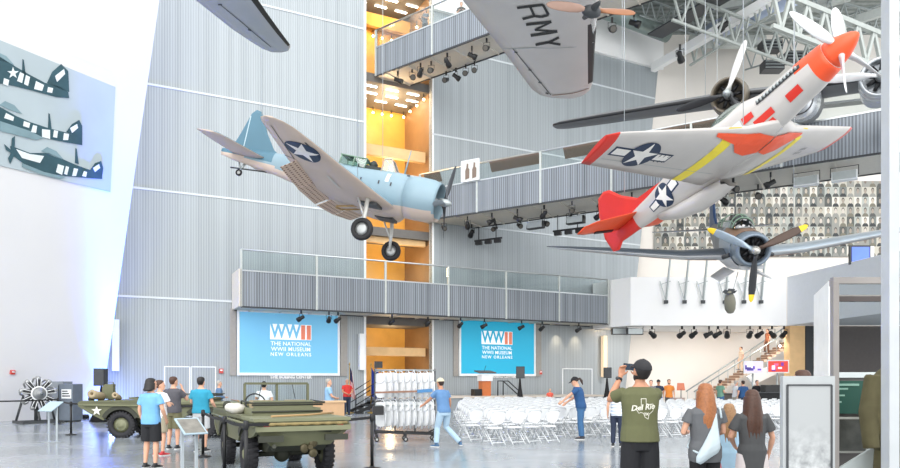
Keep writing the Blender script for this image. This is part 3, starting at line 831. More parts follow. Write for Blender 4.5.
for k, d in enumerate(planes):
    mural_part('printed_plane', d['f'], .05, M_mdk)
    mural_part('printed_tail_fin', d['fin'], .05, M_mdk)
    mural_part('printed_patch', d['lt'], .075, M_mlt, .01)
    mural_part('printed_stripe', d['st'], .075, M_mlt, .01)
    if d['wing']: mural_part('printed_wing', d['wing'], .07, M_mmd, .01)
    if d['star']:
        x, y, r_ = d['star']; mural_part('printed_star', [(x + a, y - b) for a, b in star_pts(r_)], .075, M_mlt, .01)
    (mx, my) = ((0, 57), (8, 106), (50, 152))[k]
    mural_part('printed_canopy', [(mx - 9, my - 1), (mx - 3, my - 5), (mx + 6, my - 1), (mx + 14, my + 8), (mx + 2, my + 4)], .05, M_mmd)
    ax, ay = ((22, 74), (48, 128), (75, 163))[k]
    mural_part('printed_aerial', [(ax, ay), (ax + .5, ay - 15), (ax + 1.6, ay - 14), (ax + 3.5, ay + 1)], .05, M_mdk)
mural_part('printed_propeller', [(11, 150), (12, 138), (15, 136), (14.5, 149), (16, 152), (13, 158), (10, 164), (8, 158), (11, 153), (6, 150), (4, 144)], .075, M_mdk, .01)
for pts in ([(20, 72), (24, 74), (22, 83), (17, 81)], [(26, 75), (30, 77), (28, 86), (24, 84)], [(48, 87), (53, 88), (52, 93), (47, 92)],
            [(33, 125), (37, 126), (36, 133), (31, 132)], [(54, 130), (58, 131), (57, 138), (53, 137)], [(64, 133), (69, 134), (68, 140), (63, 140)], [(70, 128), (77, 124), (78, 128), (72, 133)], [(6, 113), (14, 117), (13, 121), (4, 118)],
            [(66, 166), (69, 167), (67, 175), (64, 174)], [(74, 168), (78, 169), (76, 176), (72, 176)], [(84, 171), (87, 172), (86, 177), (82, 176)], [(93, 168), (99, 164), (100, 168), (95, 172)], [(55, 76), (64, 69), (65, 74), (57, 82)]):
    mural_part('printed_stripe', pts, .075, M_mlt, .01)
# small lamp at the top of the white wall
p = on_plane(92, -1, LB + LN * .2, LN)
# blue uplights at the foot of the leaning wall
for k in range(3):
    q = LB - LD * (.25 + k * .55) + LN0 * (.9 + .1 * k)
    r = thing('uplight', 'small black uplight at the foot of the leaning wall, %s of three' % ('rightmost', 'middle', 'leftmost')[k], 'uplight', (q.x, q.y, 0))
    g = MB(); g.lathe([(.14, .01), (.14, .16), (.11, .2)], 14, None, True); g.build('housing', M_black, r)
    g = MB(); g.lathe([(.002, .185), (.11, .185)], 14, None, True); g.build('lens', mat('blue lens', '6f8cff', .3, emit=2.5, var=0), r)
q0 = LB - LD * .2 + LN0 * 1.1 + Z * .25
for hh, e, ang in ((1.2, 200, 70), (4.5, 2600, 50), (9, 15000, 36), (14.5, 42000, 28)):
    tgt = LB + LU * hh - LD * .15
    lamp('uplight_beam', 'SPOT', q0, e, (.02, .12, 1), .1, tuple(tgt - q0), R(ang))
lamp('uplight_floor', 'POINT', tuple(LB + LD * .25 + LN0 * .5 + Z * .5), 95, (.2, .35, 1), .2)
# =============================================================== aircraft
# plane frame: x to the nose, y to the plane's left, z up; origin at the propeller hub unless said
def rodrigues(r):
    r = V(r); return Matrix.Rotation(r.length, 4, r.normalized())
def pose(root, rv, t):
    root.matrix_world = Matrix.Translation(V(t) + EYE) @ rodrigues(rv)
def interp(tab, x, k):
    tab = sorted(tab, key=lambda a: a[0])
    if x <= tab[0][0]: return tab[0][k]
    for a, b in zip(tab, tab[1:]):
        if x <= b[0]:
            u = (x - a[0]) / (b[0] - a[0]); u = u * u * (3 - 2 * u) * .5 + u * .5
            return a[k] + (b[k] - a[k]) * u
    return tab[-1][k]
class Fus:
    """stations (x, centre z, half width, height up, depth down)"""
    def __init__(s, st, e=2.2): s.st = st; s.e = e
    def pt(s, x, a, k=1.):
        zc, w, u, d = (interp(s.st, x, i) for i in (1, 2, 3, 4))
        c, q = math.cos(a), math.sin(a); p = 2 / s.e
        return V((x, w * k * math.copysign(abs(c)**p, c), zc + (u if q > 0 else d) * k * math.copysign(abs(q)**p, q)))
    def mesh(s, x0, x1, nx=40, na=28, colour=None, a0=0, a1=2*PI):
        g = MB(); rings = []
        xs = [x0 + (x1 - x0) * i / nx for i in range(nx + 1)]
        for x in xs: rings.append([s.pt(x, 2*PI*j/na) for j in range(na)])
        for i in range(nx):
            for j in range(na):
                a = 2*PI*(j + .5)/na
                g.mi = colour(xs[i] * .5 + xs[i+1] * .5, a) if colour else 0
                q = (rings[i][j], rings[i][(j+1) % na], rings[i+1][(j+1) % na], rings[i+1][j])
                g.add(q, [(0, 1, 2, 3)], True)
        g.mi = 0
        g.add(rings[0], [tuple(range(na))]); g.add(rings[-1], [tuple(range(na))])
        b = bmesh.new()
        return g
def weld(o, d=1e-4):
    b = bmesh.new(); b.from_mesh(o.data); bmesh.ops.remove_doubles(b, verts=b.verts, dist=d)
    bmesh.ops.recalc_face_normals(b, faces=b.faces); b.to_mesh(o.data); b.free(); return o
AF = [(1, 0), (.85, .35), (.65, .68), (.4, .97), (.2, .93), (.08, .62), (.02, .3), (0, 0)]
class Wing:
    """stations (y, x leading, x trailing, z, thickness) for y >= 0; mirrored with side"""
    def __init__(s, st): s.st = st
    def at(s, y):
        y = abs(y); st = s.st
        for a, b in zip(st, st[1:]):
            if y <= b[0] or b is st[-1]:
                u = min(max((y - a[0]) / (b[0] - a[0]), 0), 1)
                return [a[i] + (b[i] - a[i]) * u for i in range(1, 5)]
    def low(s, x, y, off=.012):
        le, te, z, t = s.at(y); c = min(max((le - x) / max(le - te, .01), 0), 1)
        h = 0
        for a, b in zip(AF, AF[1:]):
            if b[0] <= c <= a[0]: h = a[1] + (b[1] - a[1]) * ((a[0] - c) / (a[0] - b[0])); break
        return V((x, y, z - h * t * .5 - off))
    def up(s, x, y, off=.012):
        p = s.low(x, y, 0); z = s.at(y)[2]; return V((x, y, 2 * z - p.z + off))
    def mesh(s, side, colour=None, n=3):
        g = MB(); rings = []; ys = []
        for a, b in zip(s.st, s.st[1:]):
            for i in range(n): ys.append(a[0] + (b[0] - a[0]) * i / n)
        ys.append(s.st[-1][0])
        prof = [(c, h) for c, h in AF] + [(c, -h) for c, h in AF[-2:0:-1]]
        for y in ys:
            le, te, z, t = s.at(y)
            rings.append([V((le - c * (le - te), side * y, z + h * t * .5)) for c, h in prof])
        m = len(prof)
        for i in range(len(rings) - 1):
            for j in range(m):
                lowf = j >= len(AF) - 1
                g.mi = colour((ys[i] + ys[i+1]) / 2, lowf, (prof[j][0] + prof[(j+1) % m][0]) / 2) if colour else (1 if lowf else 0)
                g.add((rings[i][j], rings[i][(j+1) % m], rings[i+1][(j+1) % m], rings[i+1][j]), [(0, 1, 2, 3)], True)
        for r in (rings[0], rings[-1]): g.add(r, [tuple(range(m))])
        return g
def fin_mesh(side, th=.09):
    """vertical tail from its outline in x, z"""
    g = MB(); n = len(side); c = V((sum(p[0] for p in side)/n, 0, sum(p[1] for p in side)/n))
    rings = []
    for y, k in ((-th/2, .9), (-th/4, 1.), (th/4, 1.), (th/2, .9)):
        rings.append([V((c.x + (p[0]-c.x)*k, y, c.z + (p[1]-c.z)*k)) for p in side])
    return g.loft(rings, smooth=False)
def flat_wing(st, th=.1): return Wing([(y, a, b, z, th) for y, a, b, z in st])
def propeller(root, c, radius, angles, mb_, mtip=None, width=.2, hub=.14, mh=None, pitch=.5, tipl=.12, bm=None):
    g = MB(); g.lathe([(0.02, .3), (hub*.6, .24), (hub, .1), (hub, -.15), (hub * .6, -.3)], 14, Matrix.Translation(c) @ Matrix.Rotation(R(90), 4, 'Y'), True, True)
    g.build('propeller_hub', mh or M_steel, root)
    for k, a in enumerate(angles):
        d = V((0, math.sin(a), math.cos(a)))      # a from up, toward the plane's left
        s = d.cross(V((1, 0, 0)))
        rings = []; g = MB(); n = 12
        prof = [(.06, .28, 1.), (.16, .4, .5), (.3, .85, .3), (.5, 1., .18), (.75, .93, .12), (1 - tipl, .75, .09), (.96, .5, .07), (1., .12, .04)]
        for r, w, t in prof:
            tw = pitch * (1.25 - r * .8)
            x1 = (s * math.cos(tw) + V((1, 0, 0)) * math.sin(tw)) * width * w * .5
            x2 = (V((1, 0, 0)) * math.cos(tw) - s * math.sin(tw)) * width * t * .5
            rings.append([V(c) + d * radius * r + x1 * math.cos(2*PI*i/n) + x2 * math.sin(2*PI*i/n) for i in range(n)])
        kt = 5
        g.loft(rings[:kt + 1], True, False)
        m = mb_[k] if isinstance(mb_, list) else mb_
        if mtip is None: g.loft(rings[kt:], False, True)
        else: g.mi = 1; g.loft(rings[kt:], False, True)
        weld(g.build('propeller_blade', [m, mtip or m], root))
def radial(root, c, r, rows=9, m=None, mc=None, back=.35):
    """crankcase and cylinders inside a cowl"""
    Mx = Matrix.Translation(c) @ Matrix.Rotation(R(90), 4, 'Y')
    g = MB(); g.lathe([(.02, .18), (r*.22, .16), (r*.34, 0), (r*.36, -back)], 16, Mx, True, True)
    e = g.build('crankcase', mc or mat('grey crankcase', '8d9093', .4, .5), root)
    for k in range(rows):
        a = 2*PI*k/rows
        d = V((0, math.sin(a), math.cos(a)))
        g = MB()
        g.tube([V(c) + d*r*.3 + V((-.1,0,0)), V(c) + d*r*.62 + V((-.1,0,0)), V(c) + d*r*.93 + V((-.1,0,0))], [r*.15, r*.14, r*.12], 9)
        g.build('cylinder', m or mat('dark engine metal', '2c2d2f', .45, .6), root)
def disc_star(surf, root, u, v, r, ang, bars=False, rdir=1):
    """star insignia in surface coordinates, ang rotates the star, rdir mirrors"""
    navy = mat('insignia blue', '22334d', .5); wh = mat('insignia white', 'ece8e2', .5)
    ca, sa = math.cos(ang), math.sin(ang)
    tr = lambda p: (u + ca*p[0] - sa*p[1], v + sa*p[0] + ca*p[1])
    if bars:
        decal('insignia_border', [[tr(p) for p in [(-2.1*r, -.33*r), (2.1*r, -.33*r), (2.1*r, .36*r), (-2.1*r, .36*r)]]], lambda a, b: surf(a, b, .006), navy, root)
        decal('insignia_bar', [[tr(p) for p in [(s*1.0*r, -.22*r), (s*1.98*r, -.22*r), (s*1.98*r, .25*r), (s*1.0*r, .25*r)]] for s in (-1, 1)], lambda a, b: surf(a, b, .012), wh, root)
    decal('insignia_disc', [[tr(p) for p in circle(r)]], lambda a, b: surf(a, b, .016), navy, root, 2)
    st = star_pts(r * .97, .385)
    cpt = [st[i] for i in range(10)]
    polys = [[tr(st[i-1]), tr(st[i]), tr(st[(i+1) % 10])] for i in range(0, 10, 2)] + [[tr(st[i]) for i in range(1, 10, 2)]]
    decal('insignia_star', polys, lambda a, b: surf(a, b, .022), wh, root, 2)
def side_surf(F, right=True):
    """(x, arc height) on the fuselage flank"""
    def f(u, v, off=.01):
        a = v if not right else PI - v
        p = F.pt(u, a); q = F.pt(u, a, 1.02); d = (q - p); d = d.normalized() if d.length > 1e-6 else V((0, -1, 0))
        return p + d * off * 1.3
    return f
def wheel(root, c, r, w, name='wheel', mt=None, mhub=None, axis=V((0, 1, 0))):
    Mx = basis(c, *(frame_from(axis)[:2]))
    g = MB(); g.lathe([(r*.58, -w*.42), (r*.8, -w*.5), (r*.95, -w*.36), (r, 0), (r*.95, w*.36), (r*.8, w*.5), (r*.58, w*.42)], 24, Mx)
    g.lathe([(r*.58, w*.42), (r*.56, 0), (r*.58, -w*.42)], 24, Mx)
    t = weld(g.build(name, mt or mat('black rubber', '202022', .7), root))
    g = MB(); g.lathe([(.01, w*.36), (r*.3, w*.34), (r*.57, w*.22), (r*.57, -w*.22), (r*.3, -w*.34), (.01, -w*.36)], 20, Mx, True, True)
    g.build('wheel_hub', mhub or mat('pale hub', 'b9bbb9', .4, .3), t)
    return t
def cables(pts, label, top=26.2):
    for p in pts:
        g = MB(); g.tube([p, V((p.x, p.y, top))], .012, 5)
        g.build('suspension_cable', mat('thin steel cable', 'b9c0c4', .4, .5), label=label, cat='cable', group=label)

# ---------------------------------------------------------------- 1: blue carrier bomber with its undercarriage down
B_top = mat('blue grey aircraft paint', '87a0ac', .45, var=.05, scale=1.2)
B_low = mat('pale beige grey aircraft paint', 'c9b7a9', .5, var=.05, scale=1.2)
B_fin = mat('teal blue aircraft paint', '50788a', .5, var=.06, scale=1.2)
sbd = thing('propeller_airplane', 'blue and beige propeller airplane with a white star under its wing and wheels down', 'airplane')
FS = Fus([(-.3, 0, .62, .62, .62), (-1.5, -.05, .8, .8, .82), (-2.2, -.05, .76, .82, .84), (-3.2, -.04, .68, .78, .8), (-4.6, 0, .6, .72, .68), (-6.2, .08, .42, .58, .5), (-7.6, .18, .28, .45, .36), (-9, .26, .13, .3, .25), (-9.75, .28, .04, .15, .12)])
g = FS.mesh(-1.5, -9.75, 44, 28, lambda x, a: 1 if (math.sin(a) < -.6 - max(0, (-x - 5.5)) * -.16) else (2 if x < -7.4 and math.sin(a) > .1 else 0))
weld(g.build('fuselage', [B_top, B_low, B_fin], sbd))
g = MB(); Mx = Matrix.Rotation(R(90), 4, 'Y')
g.lathe([(.66, -.75), (.68, -.4), (.69, -.28), (.73, -.25), (.75, -.36), (.81, -.6), (.83, -1.1), (.82, -1.52), (.7, -1.54)], 36, Matrix.Translation((0, 0, -.05)) @ Mx)
g.mi = 1
o = g.build('engine_cowl', [B_top, B_low], sbd)
for p in o.data.polygons:
    c = p.center
    if c.z < -.58: p.material_index = 1
for k in range(2):
    g = MB(); a = R(20 + 25 * k)
    for s in (-1, 1):
        g.box((-1.56, s * .7 * math.cos(a), .7 * math.sin(a)), (.1, .06, .3))
    g.build('cowl_flap', M_dark, sbd)
radial(sbd, V((-.5, 0, -.05)), .6, 9)
g = MB(); g.lathe([(.002, -.74), (.68, -.74)], 24, Mx); g.build('firewall', M_black, sbd)
propeller(sbd, V((-.08, 0, 0)), 1.62, [R(14), R(134), R(-106)], [mat('grey blade', '4e5257', .4, .3), mat('dark blade', '3b3e42', .4, .3), mat('pale grey blade', '7e8b96', .4, .3)], None, .26, .15)
WS = Wing([(0, -1.75, -5.1, -.66, .46), (1.3, -1.9, -5.1, -.64, .44), (3.6, -2.78, -4.98, -.34, .32), (5.2, -3.4, -4.88, -.09, .2), (5.9, -3.75, -4.85, .03, .14), (6.2, -4.0, -4.75, .07, .09), (6.33, -4.25, -4.55, .09, .04)])
for s in (1, -1):
    weld(WS.mesh(s).build('wing', [B_top, B_low], sbd))
sl = lambda y0: (lambda u, v, off=.012: WS.low(v, u, off))
low = lambda x, y, off=.012: WS.low(x, y, off)
disc_star(lambda a, b, off=.012: WS.low(b, a, off), sbd, -4.55, -3.95, .62, 0)
disc_star(lambda a, b, off=.012: WS.low(b, a, off), sbd, 4.55, -3.95, .62, 0)
# aileron lines and split dive flaps
M_flap = None
def holes_mat():
    m = bpy.data.materials.new('perforated flap'); m.use_nodes = True
    nt = m.node_tree; b = nt.nodes['Principled BSDF']; L = nt.links.new; N = nt.nodes.new
    tc = N('ShaderNodeTexCoord'); mp = N('ShaderNodeMapping'); mp.inputs['Scale'].default_value = (7, 7, 7); L(tc.outputs['Object'], mp.inputs[0])
    fr = N('ShaderNodeVectorMath'); fr.operation = 'FRACTION'; L(mp.outputs[0], fr.inputs[0])
    s1 = N('ShaderNodeVectorMath'); s1.operation = 'SUBTRACT'; s1.inputs[1].default_value = (.5, .5, .5); L(fr.outputs[0], s1.inputs[0])
    s2 = N('ShaderNodeVectorMath'); s2.operation = 'MULTIPLY'; s2.inputs[1].default_value = (1, 1, 0); L(s1.outputs[0], s2.inputs[0])
    ln = N('ShaderNodeVectorMath'); ln.operation = 'LENGTH'; L(s2.outputs[0], ln.inputs[0])
    t = N('ShaderNodeMath'); t.operation = 'LESS_THAN'; t.inputs[1].default_value = .24; L(ln.outputs['Value'], t.inputs[0])
    mx = N('ShaderNodeMix'); mx.data_type = 'RGBA'; L(t.outputs[0], mx.inputs[0])
    mx.inputs[6].default_value = lin('d3bba8'); mx.inputs[7].default_value = lin('7a5546'); L(mx.outputs[2], b.inputs['Base Color'])
    b.inputs['Roughness'].default_value = .6
    return m
M_flap = holes_mat()
for s in (1, -1):
    for ya, yb in ((1.9, 3.65), (.1, 1.85)):
        for dz, ang in ((-.04, .55), (.04, -.35)):
            if s == 1 and ang < 0: continue
            n = 2
            za, zb = WS.at(ya)[2], WS.at(yb)[2]
            xa_, xb_ = WS.at(ya)[1], WS.at(yb)[1]
            c = .62
            pts = [V((xa_ + .45, s*ya, za - .05 + dz)), V((xb_ + .42, s*yb, zb - .05 + dz)), V((xb_ + .42 - c*math.cos(ang), s*yb, zb - .05 + dz - c*math.sin(ang))), V((xa_ + .45 - c*math.cos(ang), s*ya, za - .05 + dz - c*math.sin(ang)))]
            g = MB(); g.prism(pts, (0, 0, .025)); g.build('dive_flap', M_flap, sbd)
    # hinge line and aileron gap
    decal('aileron_line', [[(s*3.75, -4.62), (s*5.85, -4.55), (s*5.85, -4.52), (s*3.75, -4.585)]], lambda a, b: WS.low(b, a, .012), M_dark, sbd)
    decal('aileron_line', [[(s*3.74, -4.98), (s*3.78, -4.98), (s*3.78, -4.6), (s*3.74, -4.6)]], lambda a, b: WS.low(b, a, .012), M_dark, sbd)
    decal('wing_slot', [[(s*4.6, -3.42), (s*5.2, -3.58), (s*5.2, -3.64), (s*4.6, -3.49)]], lambda a, b: WS.low(b, a, .012), M_dark, sbd)
    decal('wing_panel', [[(s*2.2, -3.35), (s*3.1, -3.5), (s*3.1, -3.62), (s*2.2, -3.47)]], lambda a, b: WS.low(b, a, .02), M_under, sbd)
# tail
SS = Wing([(0, -7.6, -9.2, .3, .16), (1.6, -8.15, -9.4, .33, .14), (2.35, -8.45, -9.45, .35, .11), (2.5, -8.65, -9.35, .35, .05)])
for s in (1, -1): weld(SS.mesh(s).build('tailplane', [B_fin, B_low], sbd))
weld(fin_mesh([(-6.9, .4), (-7.5, .75), (-7.95, 1.35), (-8.2, 1.85), (-8.42, 2.16), (-8.62, 2.2), (-8.8, 2.02), (-9.05, 1.25), (-9.25, .7), (-9.4, .2), (-9.3, .1)], .12).build('tail_fin', B_fin, sbd))
g = MB(); g.box2((-8.82, -.065, .45), (-8.78, .065, 1.9)); g.build('rudder_line', mat('pale line', 'b5cad3', .5), sbd)
# open cockpits
M_can = glass('canopy glass', 'dff0e8', .05, .15)
M_green = mat('zinc green frame', '7f9a86', .5)
g = MB(); g.prism([(-2.10, -.36, .66), (-2.70, -.4, .68), (-2.70, -.3, 1.12), (-2.45, -.26, 1.18)], (0, .012, 0)); g.prism([(-2.10, .36, .66), (-2.70, .4, .68), (-2.70, .3, 1.12), (-2.45, .26, 1.18)], (0, .012, 0)); g.prism([(-2.10, -.36, .66), (-2.10, .36, .66), (-2.45, .26, 1.18), (-2.45, -.26, 1.18)], (.01, 0, .01))
g.build('windshield', M_can, sbd)
g = MB()
for s in (-1, 1):
    g.tube([(-2.10, s*.37, .64), (-2.45, s*.27, 1.19), (-2.71, s*.3, 1.13), (-2.71, s*.41, .62)], .028, 6)
g.tube([(-2.45, -.27, 1.19), (-2.45, .27, 1.19)], .028, 6); g.tube([(-2.71, -.3, 1.13), (-2.71, .3, 1.13)], .028, 6); g.tube([(-2.10, -.37, .66), (-2.10, .37, .66)], .028, 6)
g.build('windshield_frame', B_low, sbd)
g = MB(); g.box2((-3.7, -.38, .45), (-2.75, .38, .76)); g.build('cockpit_sill', mat('dark cockpit', '2c3331', .6), sbd)
g = MB(); g.ell((-3.2, 0, .86), (.16, .2, .2), 10, 7); g.build('headrest', MATS['dark cockpit'], sbd)
g = MB()
for x in (-3.4, -3.9, -4.45):
    g.tube([(x, -.42, .6), (x, -.36, 1.0), (x, .36, 1.0), (x, .42, .6)], .025, 6)
for s in (-1, 1): g.tube([(-3.35, s*.36, 1.0), (-4.5, s*.36, 1.0)], .025, 6)
g.build('rear_canopy_frame', M_green, sbd)
g = MB()
for s in (-1, 1): g.prism([(-3.4, s*.4, .64), (-4.45, s*.4, .64), (-4.45, s*.35, .99), (-3.4, s*.35, .99)], (0, .008, 0))
g.prism([(-3.4, -.35, 1.0), (-4.45, -.35, 1.0), (-4.45, .35, 1.0), (-3.4, .35, 1.0)], (0, 0, .008))
g.build('rear_canopy', M_can, sbd)
g = MB(); g.tube([(-1.9, .0, .7), (-1.86, 0, 1.72)], [.035, .018], 6); g.build('aerial_mast', B_top, sbd)
# undercarriage
for s in (1, -1):
    g = MB(); g.tube([(-2.5, s*1.62, -.75), (-2.42, s*1.72, -1.4), (-2.35, s*1.76, -1.98)], [.085, .075, .05], 10); g.tube([(-2.9, s*1.6, -.75), (-2.4, s*1.7, -1.55)], .04, 6)
    l = g.build('undercarriage_leg', mat('pale leg paint', 'c4c4bf', .4, .2), sbd)
    wheel(l, V((-2.33, s*1.9, -1.95)), .42, .24, mhub=mat('silver wheel hub', 'a2a5a5', .35, .5))
    g = MB(); g.box2((-2.95, s*1.05 - .35, -.9), (-2.2, s*1.05 + .35, -.8)); g.build('wheel_bay', M_dark, sbd)
g = MB(); g.tube([(-8.6, 0, -.0), (-8.75, 0, -.34)], .05, 8); g.tube([(-8.9, 0, .05), (-8.75, 0, -.3)], .03, 6); o = g.build('tail_wheel_leg', M_steel, sbd)
wheel(o, V((-8.78, 0, -.42)), .14, .1)
g = MB(); g.tube([(-7.6, 0, -.18), (-9.2, 0, -.28)], .03, 6); g.build('arrester_hook', M_dark, sbd)
for s in (1, -1):
    g = MB(); g.tube([(-3.0, s*.25, -.75), (-4.2, s*.25, -1.0), (-4.35, 0, -1.0)], .035, 6); g.build('bomb_cradle', mat('ochre rod', 'a98a55', .5), sbd)
g = MB(); g.ell((-1.9, -.55, -.45), (.2, .07, .12), 10, 6); g.build('exhaust', M_dark, sbd)
decal('number_patch', [[(-2.35, .25), (-2.2, .25), (-2.2, .75), (-2.35, .75)]], side_surf(FS), mat('pale mark', 'd9e4ea', .5), sbd)
for x in (-2.05, -2.55, -3.3):
    decal('access_panel', [[(x, .1), (x - .06, .1), (x - .06, .26), (x, .26)]], side_surf(FS), M_dark, sbd, 1)
pose(sbd, (-0.0011, 0.2427, -0.1987), (-0.1406, 26.7615, 6.8366))
bpy.context.view_layer.update()
cables([sbd.matrix_world @ V(p) for p in ((-3, -1.6, -.4), (-3, 1.6, -.4), (-8, 0, .6))], 'thin steel cable holding up the blue and beige airplane')

# ---------------------------------------------------------------- 2: silver fighter with a red tail
P_sil = mat('silver grey aircraft paint', 'c9c4bf', .35, .25, var=.04, scale=1.5)
P_red = mat('bright red aircraft paint', 'cf2f22', .4, var=.06, scale=2.)
P_or = mat('orange red aircraft paint', 'f0562a', .4, var=.06, scale=2.)
P_yel = mat('yellow aircraft paint', 'f2dc3a', .45, var=.04)
P_wh = mat('pale silver blade', 'd7d9da', .3, .3)
mus = thing('fighter_airplane', 'silver fighter airplane with an orange red nose and red tail, climbing', 'airplane')
FM = Fus([(0, 0, .02, .02, .02), (-.12, 0, .14, .14, .14), (-.4, 0, .29, .29, .29), (-.72, 0, .37, .37, .37), (-.78, 0, .4, .42, .42), (-1.5, 0, .43, .46, .52), (-2.6, -.02, .45, .5, .6), (-3.3, -.02, .46, .72, .62), (-4.2, 0, .46, .78, .66), (-5.2, .03, .42, .74, .66), (-6.4, .08, .34, .55, .56), (-7.6, .14, .24, .36, .42), (-8.8, .2, .13, .25, .36), (-9.7, .22, .03, .15, .3)])
def mcol(x, a):
    q = math.sin(a)
    if x > -1.25 - (.28 if q > .1 else -.1): return 1
    if x < -8.3: return 2
    return 0
weld(FM.mesh(-.75, -9.7, 90, 32, mcol).build('fuselage', [P_sil, P_or, P_red], mus))
g = MB(); g.lathe([(.005, 0), (.07, -.03), (.15, -.12), (.24, -.28), (.31, -.45), (.36, -.66), (.375, -.76), (.3, -.78)], 28, Mx, True, True); g.build('spinner', P_or, mus)
propeller(mus, V((-.5, 0, 0)), 1.72, [R(a) for a in (-54, 36, 126, 216)], P_wh, None, .32, .12, pitch=.75)
WMu = Wing([(0, -2.45, -5.5, -.52, .42), (.5, -2.6, -5.42, -.5, .42), (1.1, -2.85, -5.3, -.45, .38), (5.3, -3.42, -4.72, -.08, .16), (5.64, -3.55, -4.66, -.05, .1)])
for s in (1, -1):
    weld(WMu.mesh(s, lambda y, lo, c: 1 if y > 5.28 else 0, 4).build('wing', [P_sil, P_red], mus))
mlow = lambda a, b, off=.012: WMu.low(b, a, off)
disc_star(mlow, mus, -4.05, -4.1, .52, R(-4), True)
for s in (1, -1):
    decal('yellow_band', [[(s*1.38, -2.88), (s*1.82, -2.93), (s*1.82, -5.19), (s*1.38, -5.24)]] , mlow, P_yel, mus, 5) if s == -1 else \
    decal('yellow_band', [[(s*1.6, -2.95), (s*1.95, -3.0), (s*1.95, -5.2), (s*1.6, -5.24)]], mlow, P_yel, mus, 5)
    # red undercarriage doors
    decal('wheel_door', [[(s*.03, -2.95), (s*.7, -2.9), (s*1.1, -3.0), (s*(2.15 if s < 0 else 1.7), -3.08), (s*(2.15 if s < 0 else 1.7), -3.18), (s*1.3, -3.35), (s*.95, -3.65), (s*.5, -3.75), (s*.03, -3.6)]], lambda a, b: WMu.low(b, a, .03), P_or, mus, 3)
    for k in range(6):
        y = s * (3.1 + (k % 3) * .16); x = -4.0 - (k // 3) * .22
        decal('shell_port', [[(y, x), (y + .05, x), (y + .05, x - .13), (y, x - .13)]], mlow, M_dark, mus, 0)
    decal('landing_flap_line', [[(s*.6, -4.75), (s*3.0, -4.55), (s*3.0, -4.53), (s*.6, -4.73)]], mlow, M_steel, mus, 3)
    decal('landing_flap_line', [[(s*3.0, -4.55), (s*5.2, -4.38), (s*5.2, -4.36), (s*3.0, -4.53)]], mlow, M_steel, mus, 3)
SM_ = Wing([(0, -8.0, -9.2, .3, .1), (1.7, -8.45, -9.28, .32, .07), (2.05, -8.7, -9.2, .32, .04)])
for s in (1, -1):
    weld(SM_.mesh(s, lambda y, lo, c: 0).build('tailplane', P_or, mus))  # red tailplane coloured orange: the light from below is painted in
g = MB(); g.box2((-9.22, -1.25, .26), (-9.1, -.4, .33)); g.build('trim_tab', M_black, mus)
weld(fin_mesh([(-6.6, .58), (-7.9, .72), (-8.5, 1.25), (-8.85, 1.72), (-9.1, 1.82), (-9.45, 1.75), (-9.75, 1.2), (-9.95, .4), (-9.85, -.2), (-9.6, -.28), (-9.3, -.1)], .12).build('tail_fin', P_red, mus))
# belly scoop
g = MB()
rings = []
for x, w, zt, zb in ((-4.85, .3, -.72, -1.1), (-5.3, .33, -.6, -1.15), (-6.0, .33, -.5, -1.1), (-6.8, .27, -.35, -.85), (-7.4, .2, -.2, -.5)):
    rings.append([V((x + (.14 if math.sin(2*PI*i/16) < 0 and x > -5 else 0), w*math.cos(2*PI*i/16), (zt + zb)/2 + (zt - zb)/2*math.sin(2*PI*i/16))) for i in range(16)])
g.loft(rings, False, True); g.build('belly_scoop', P_sil, mus)
g = MB(); rr = [V((-4.98, .27*math.cos(2*PI*i/16), -.91 + .17*math.sin(2*PI*i/16))) for i in range(16)]; g.prism(rr, (-.02, 0, 0)); g.build('scoop_opening', M_black, mus)
# exhaust stubs, right and left
for s in (1, -1):
    sf = side_surf(FM, s == -1)
    decal('exhaust_panel', [[(-1.35, .32), (-2.75, .32), (-2.75, .6), (-1.35, .6)]], lambda a, b: sf(a, b, .012), M_dark, mus, 3)
    for k in range(12):
        p = sf(-1.45 - k * .112, .46, .03)
        g = MB(); g.ell(p, (.045, .05, .05), 8, 6); g.build('exhaust_stub', M_steel, mus)
    # name patches
    for u, v, du, dv in ((-3.3, .12, .35, .15), (-3.05, -.3, .62, .2), (-2.9, -.72, .35, .2), (-2.0, -.42, .42, .28)):
        decal('red_name_patch', [[(u, v - dv), (u + du, v - dv), (u + du, v + dv*.6), (u, v + dv*.6)]], lambda a, b: sf(a, b, .014), P_red, mus, 2)
        if (u, v) == (-3.3, .12):
            decal('pale_patch', [[(u - .45, v - dv), (u - .06, v - dv), (u - .06, v + dv*.6), (u - .45, v + dv*.6)]], lambda a, b: sf(a, b, .012), mat('pale mark', 'd9e4ea', .5), mus, 2)
disc_star(lambda a, b, off=.01: side_surf(FM, True)(a, b / .42, off), mus, -6.75, -.05, .34, R(8), True)
g = MB(); g.ell((-3.9, 0, .6), (.7, .3, .3), 16, 10); g.build('canopy', M_can, mus)
pose(mus, (-0.0149, -0.4606, -1.0353), (10.0171, 17.1583, 8.5726))
bpy.context.view_layer.update()
cables([mus.matrix_world @ V(p) for p in ((-2.9, -1.2, -.3), (-2.9, 1.2, -.3), (-8.4, 0, 1.1))], 'thin steel cable holding up the silver red tailed fighter')

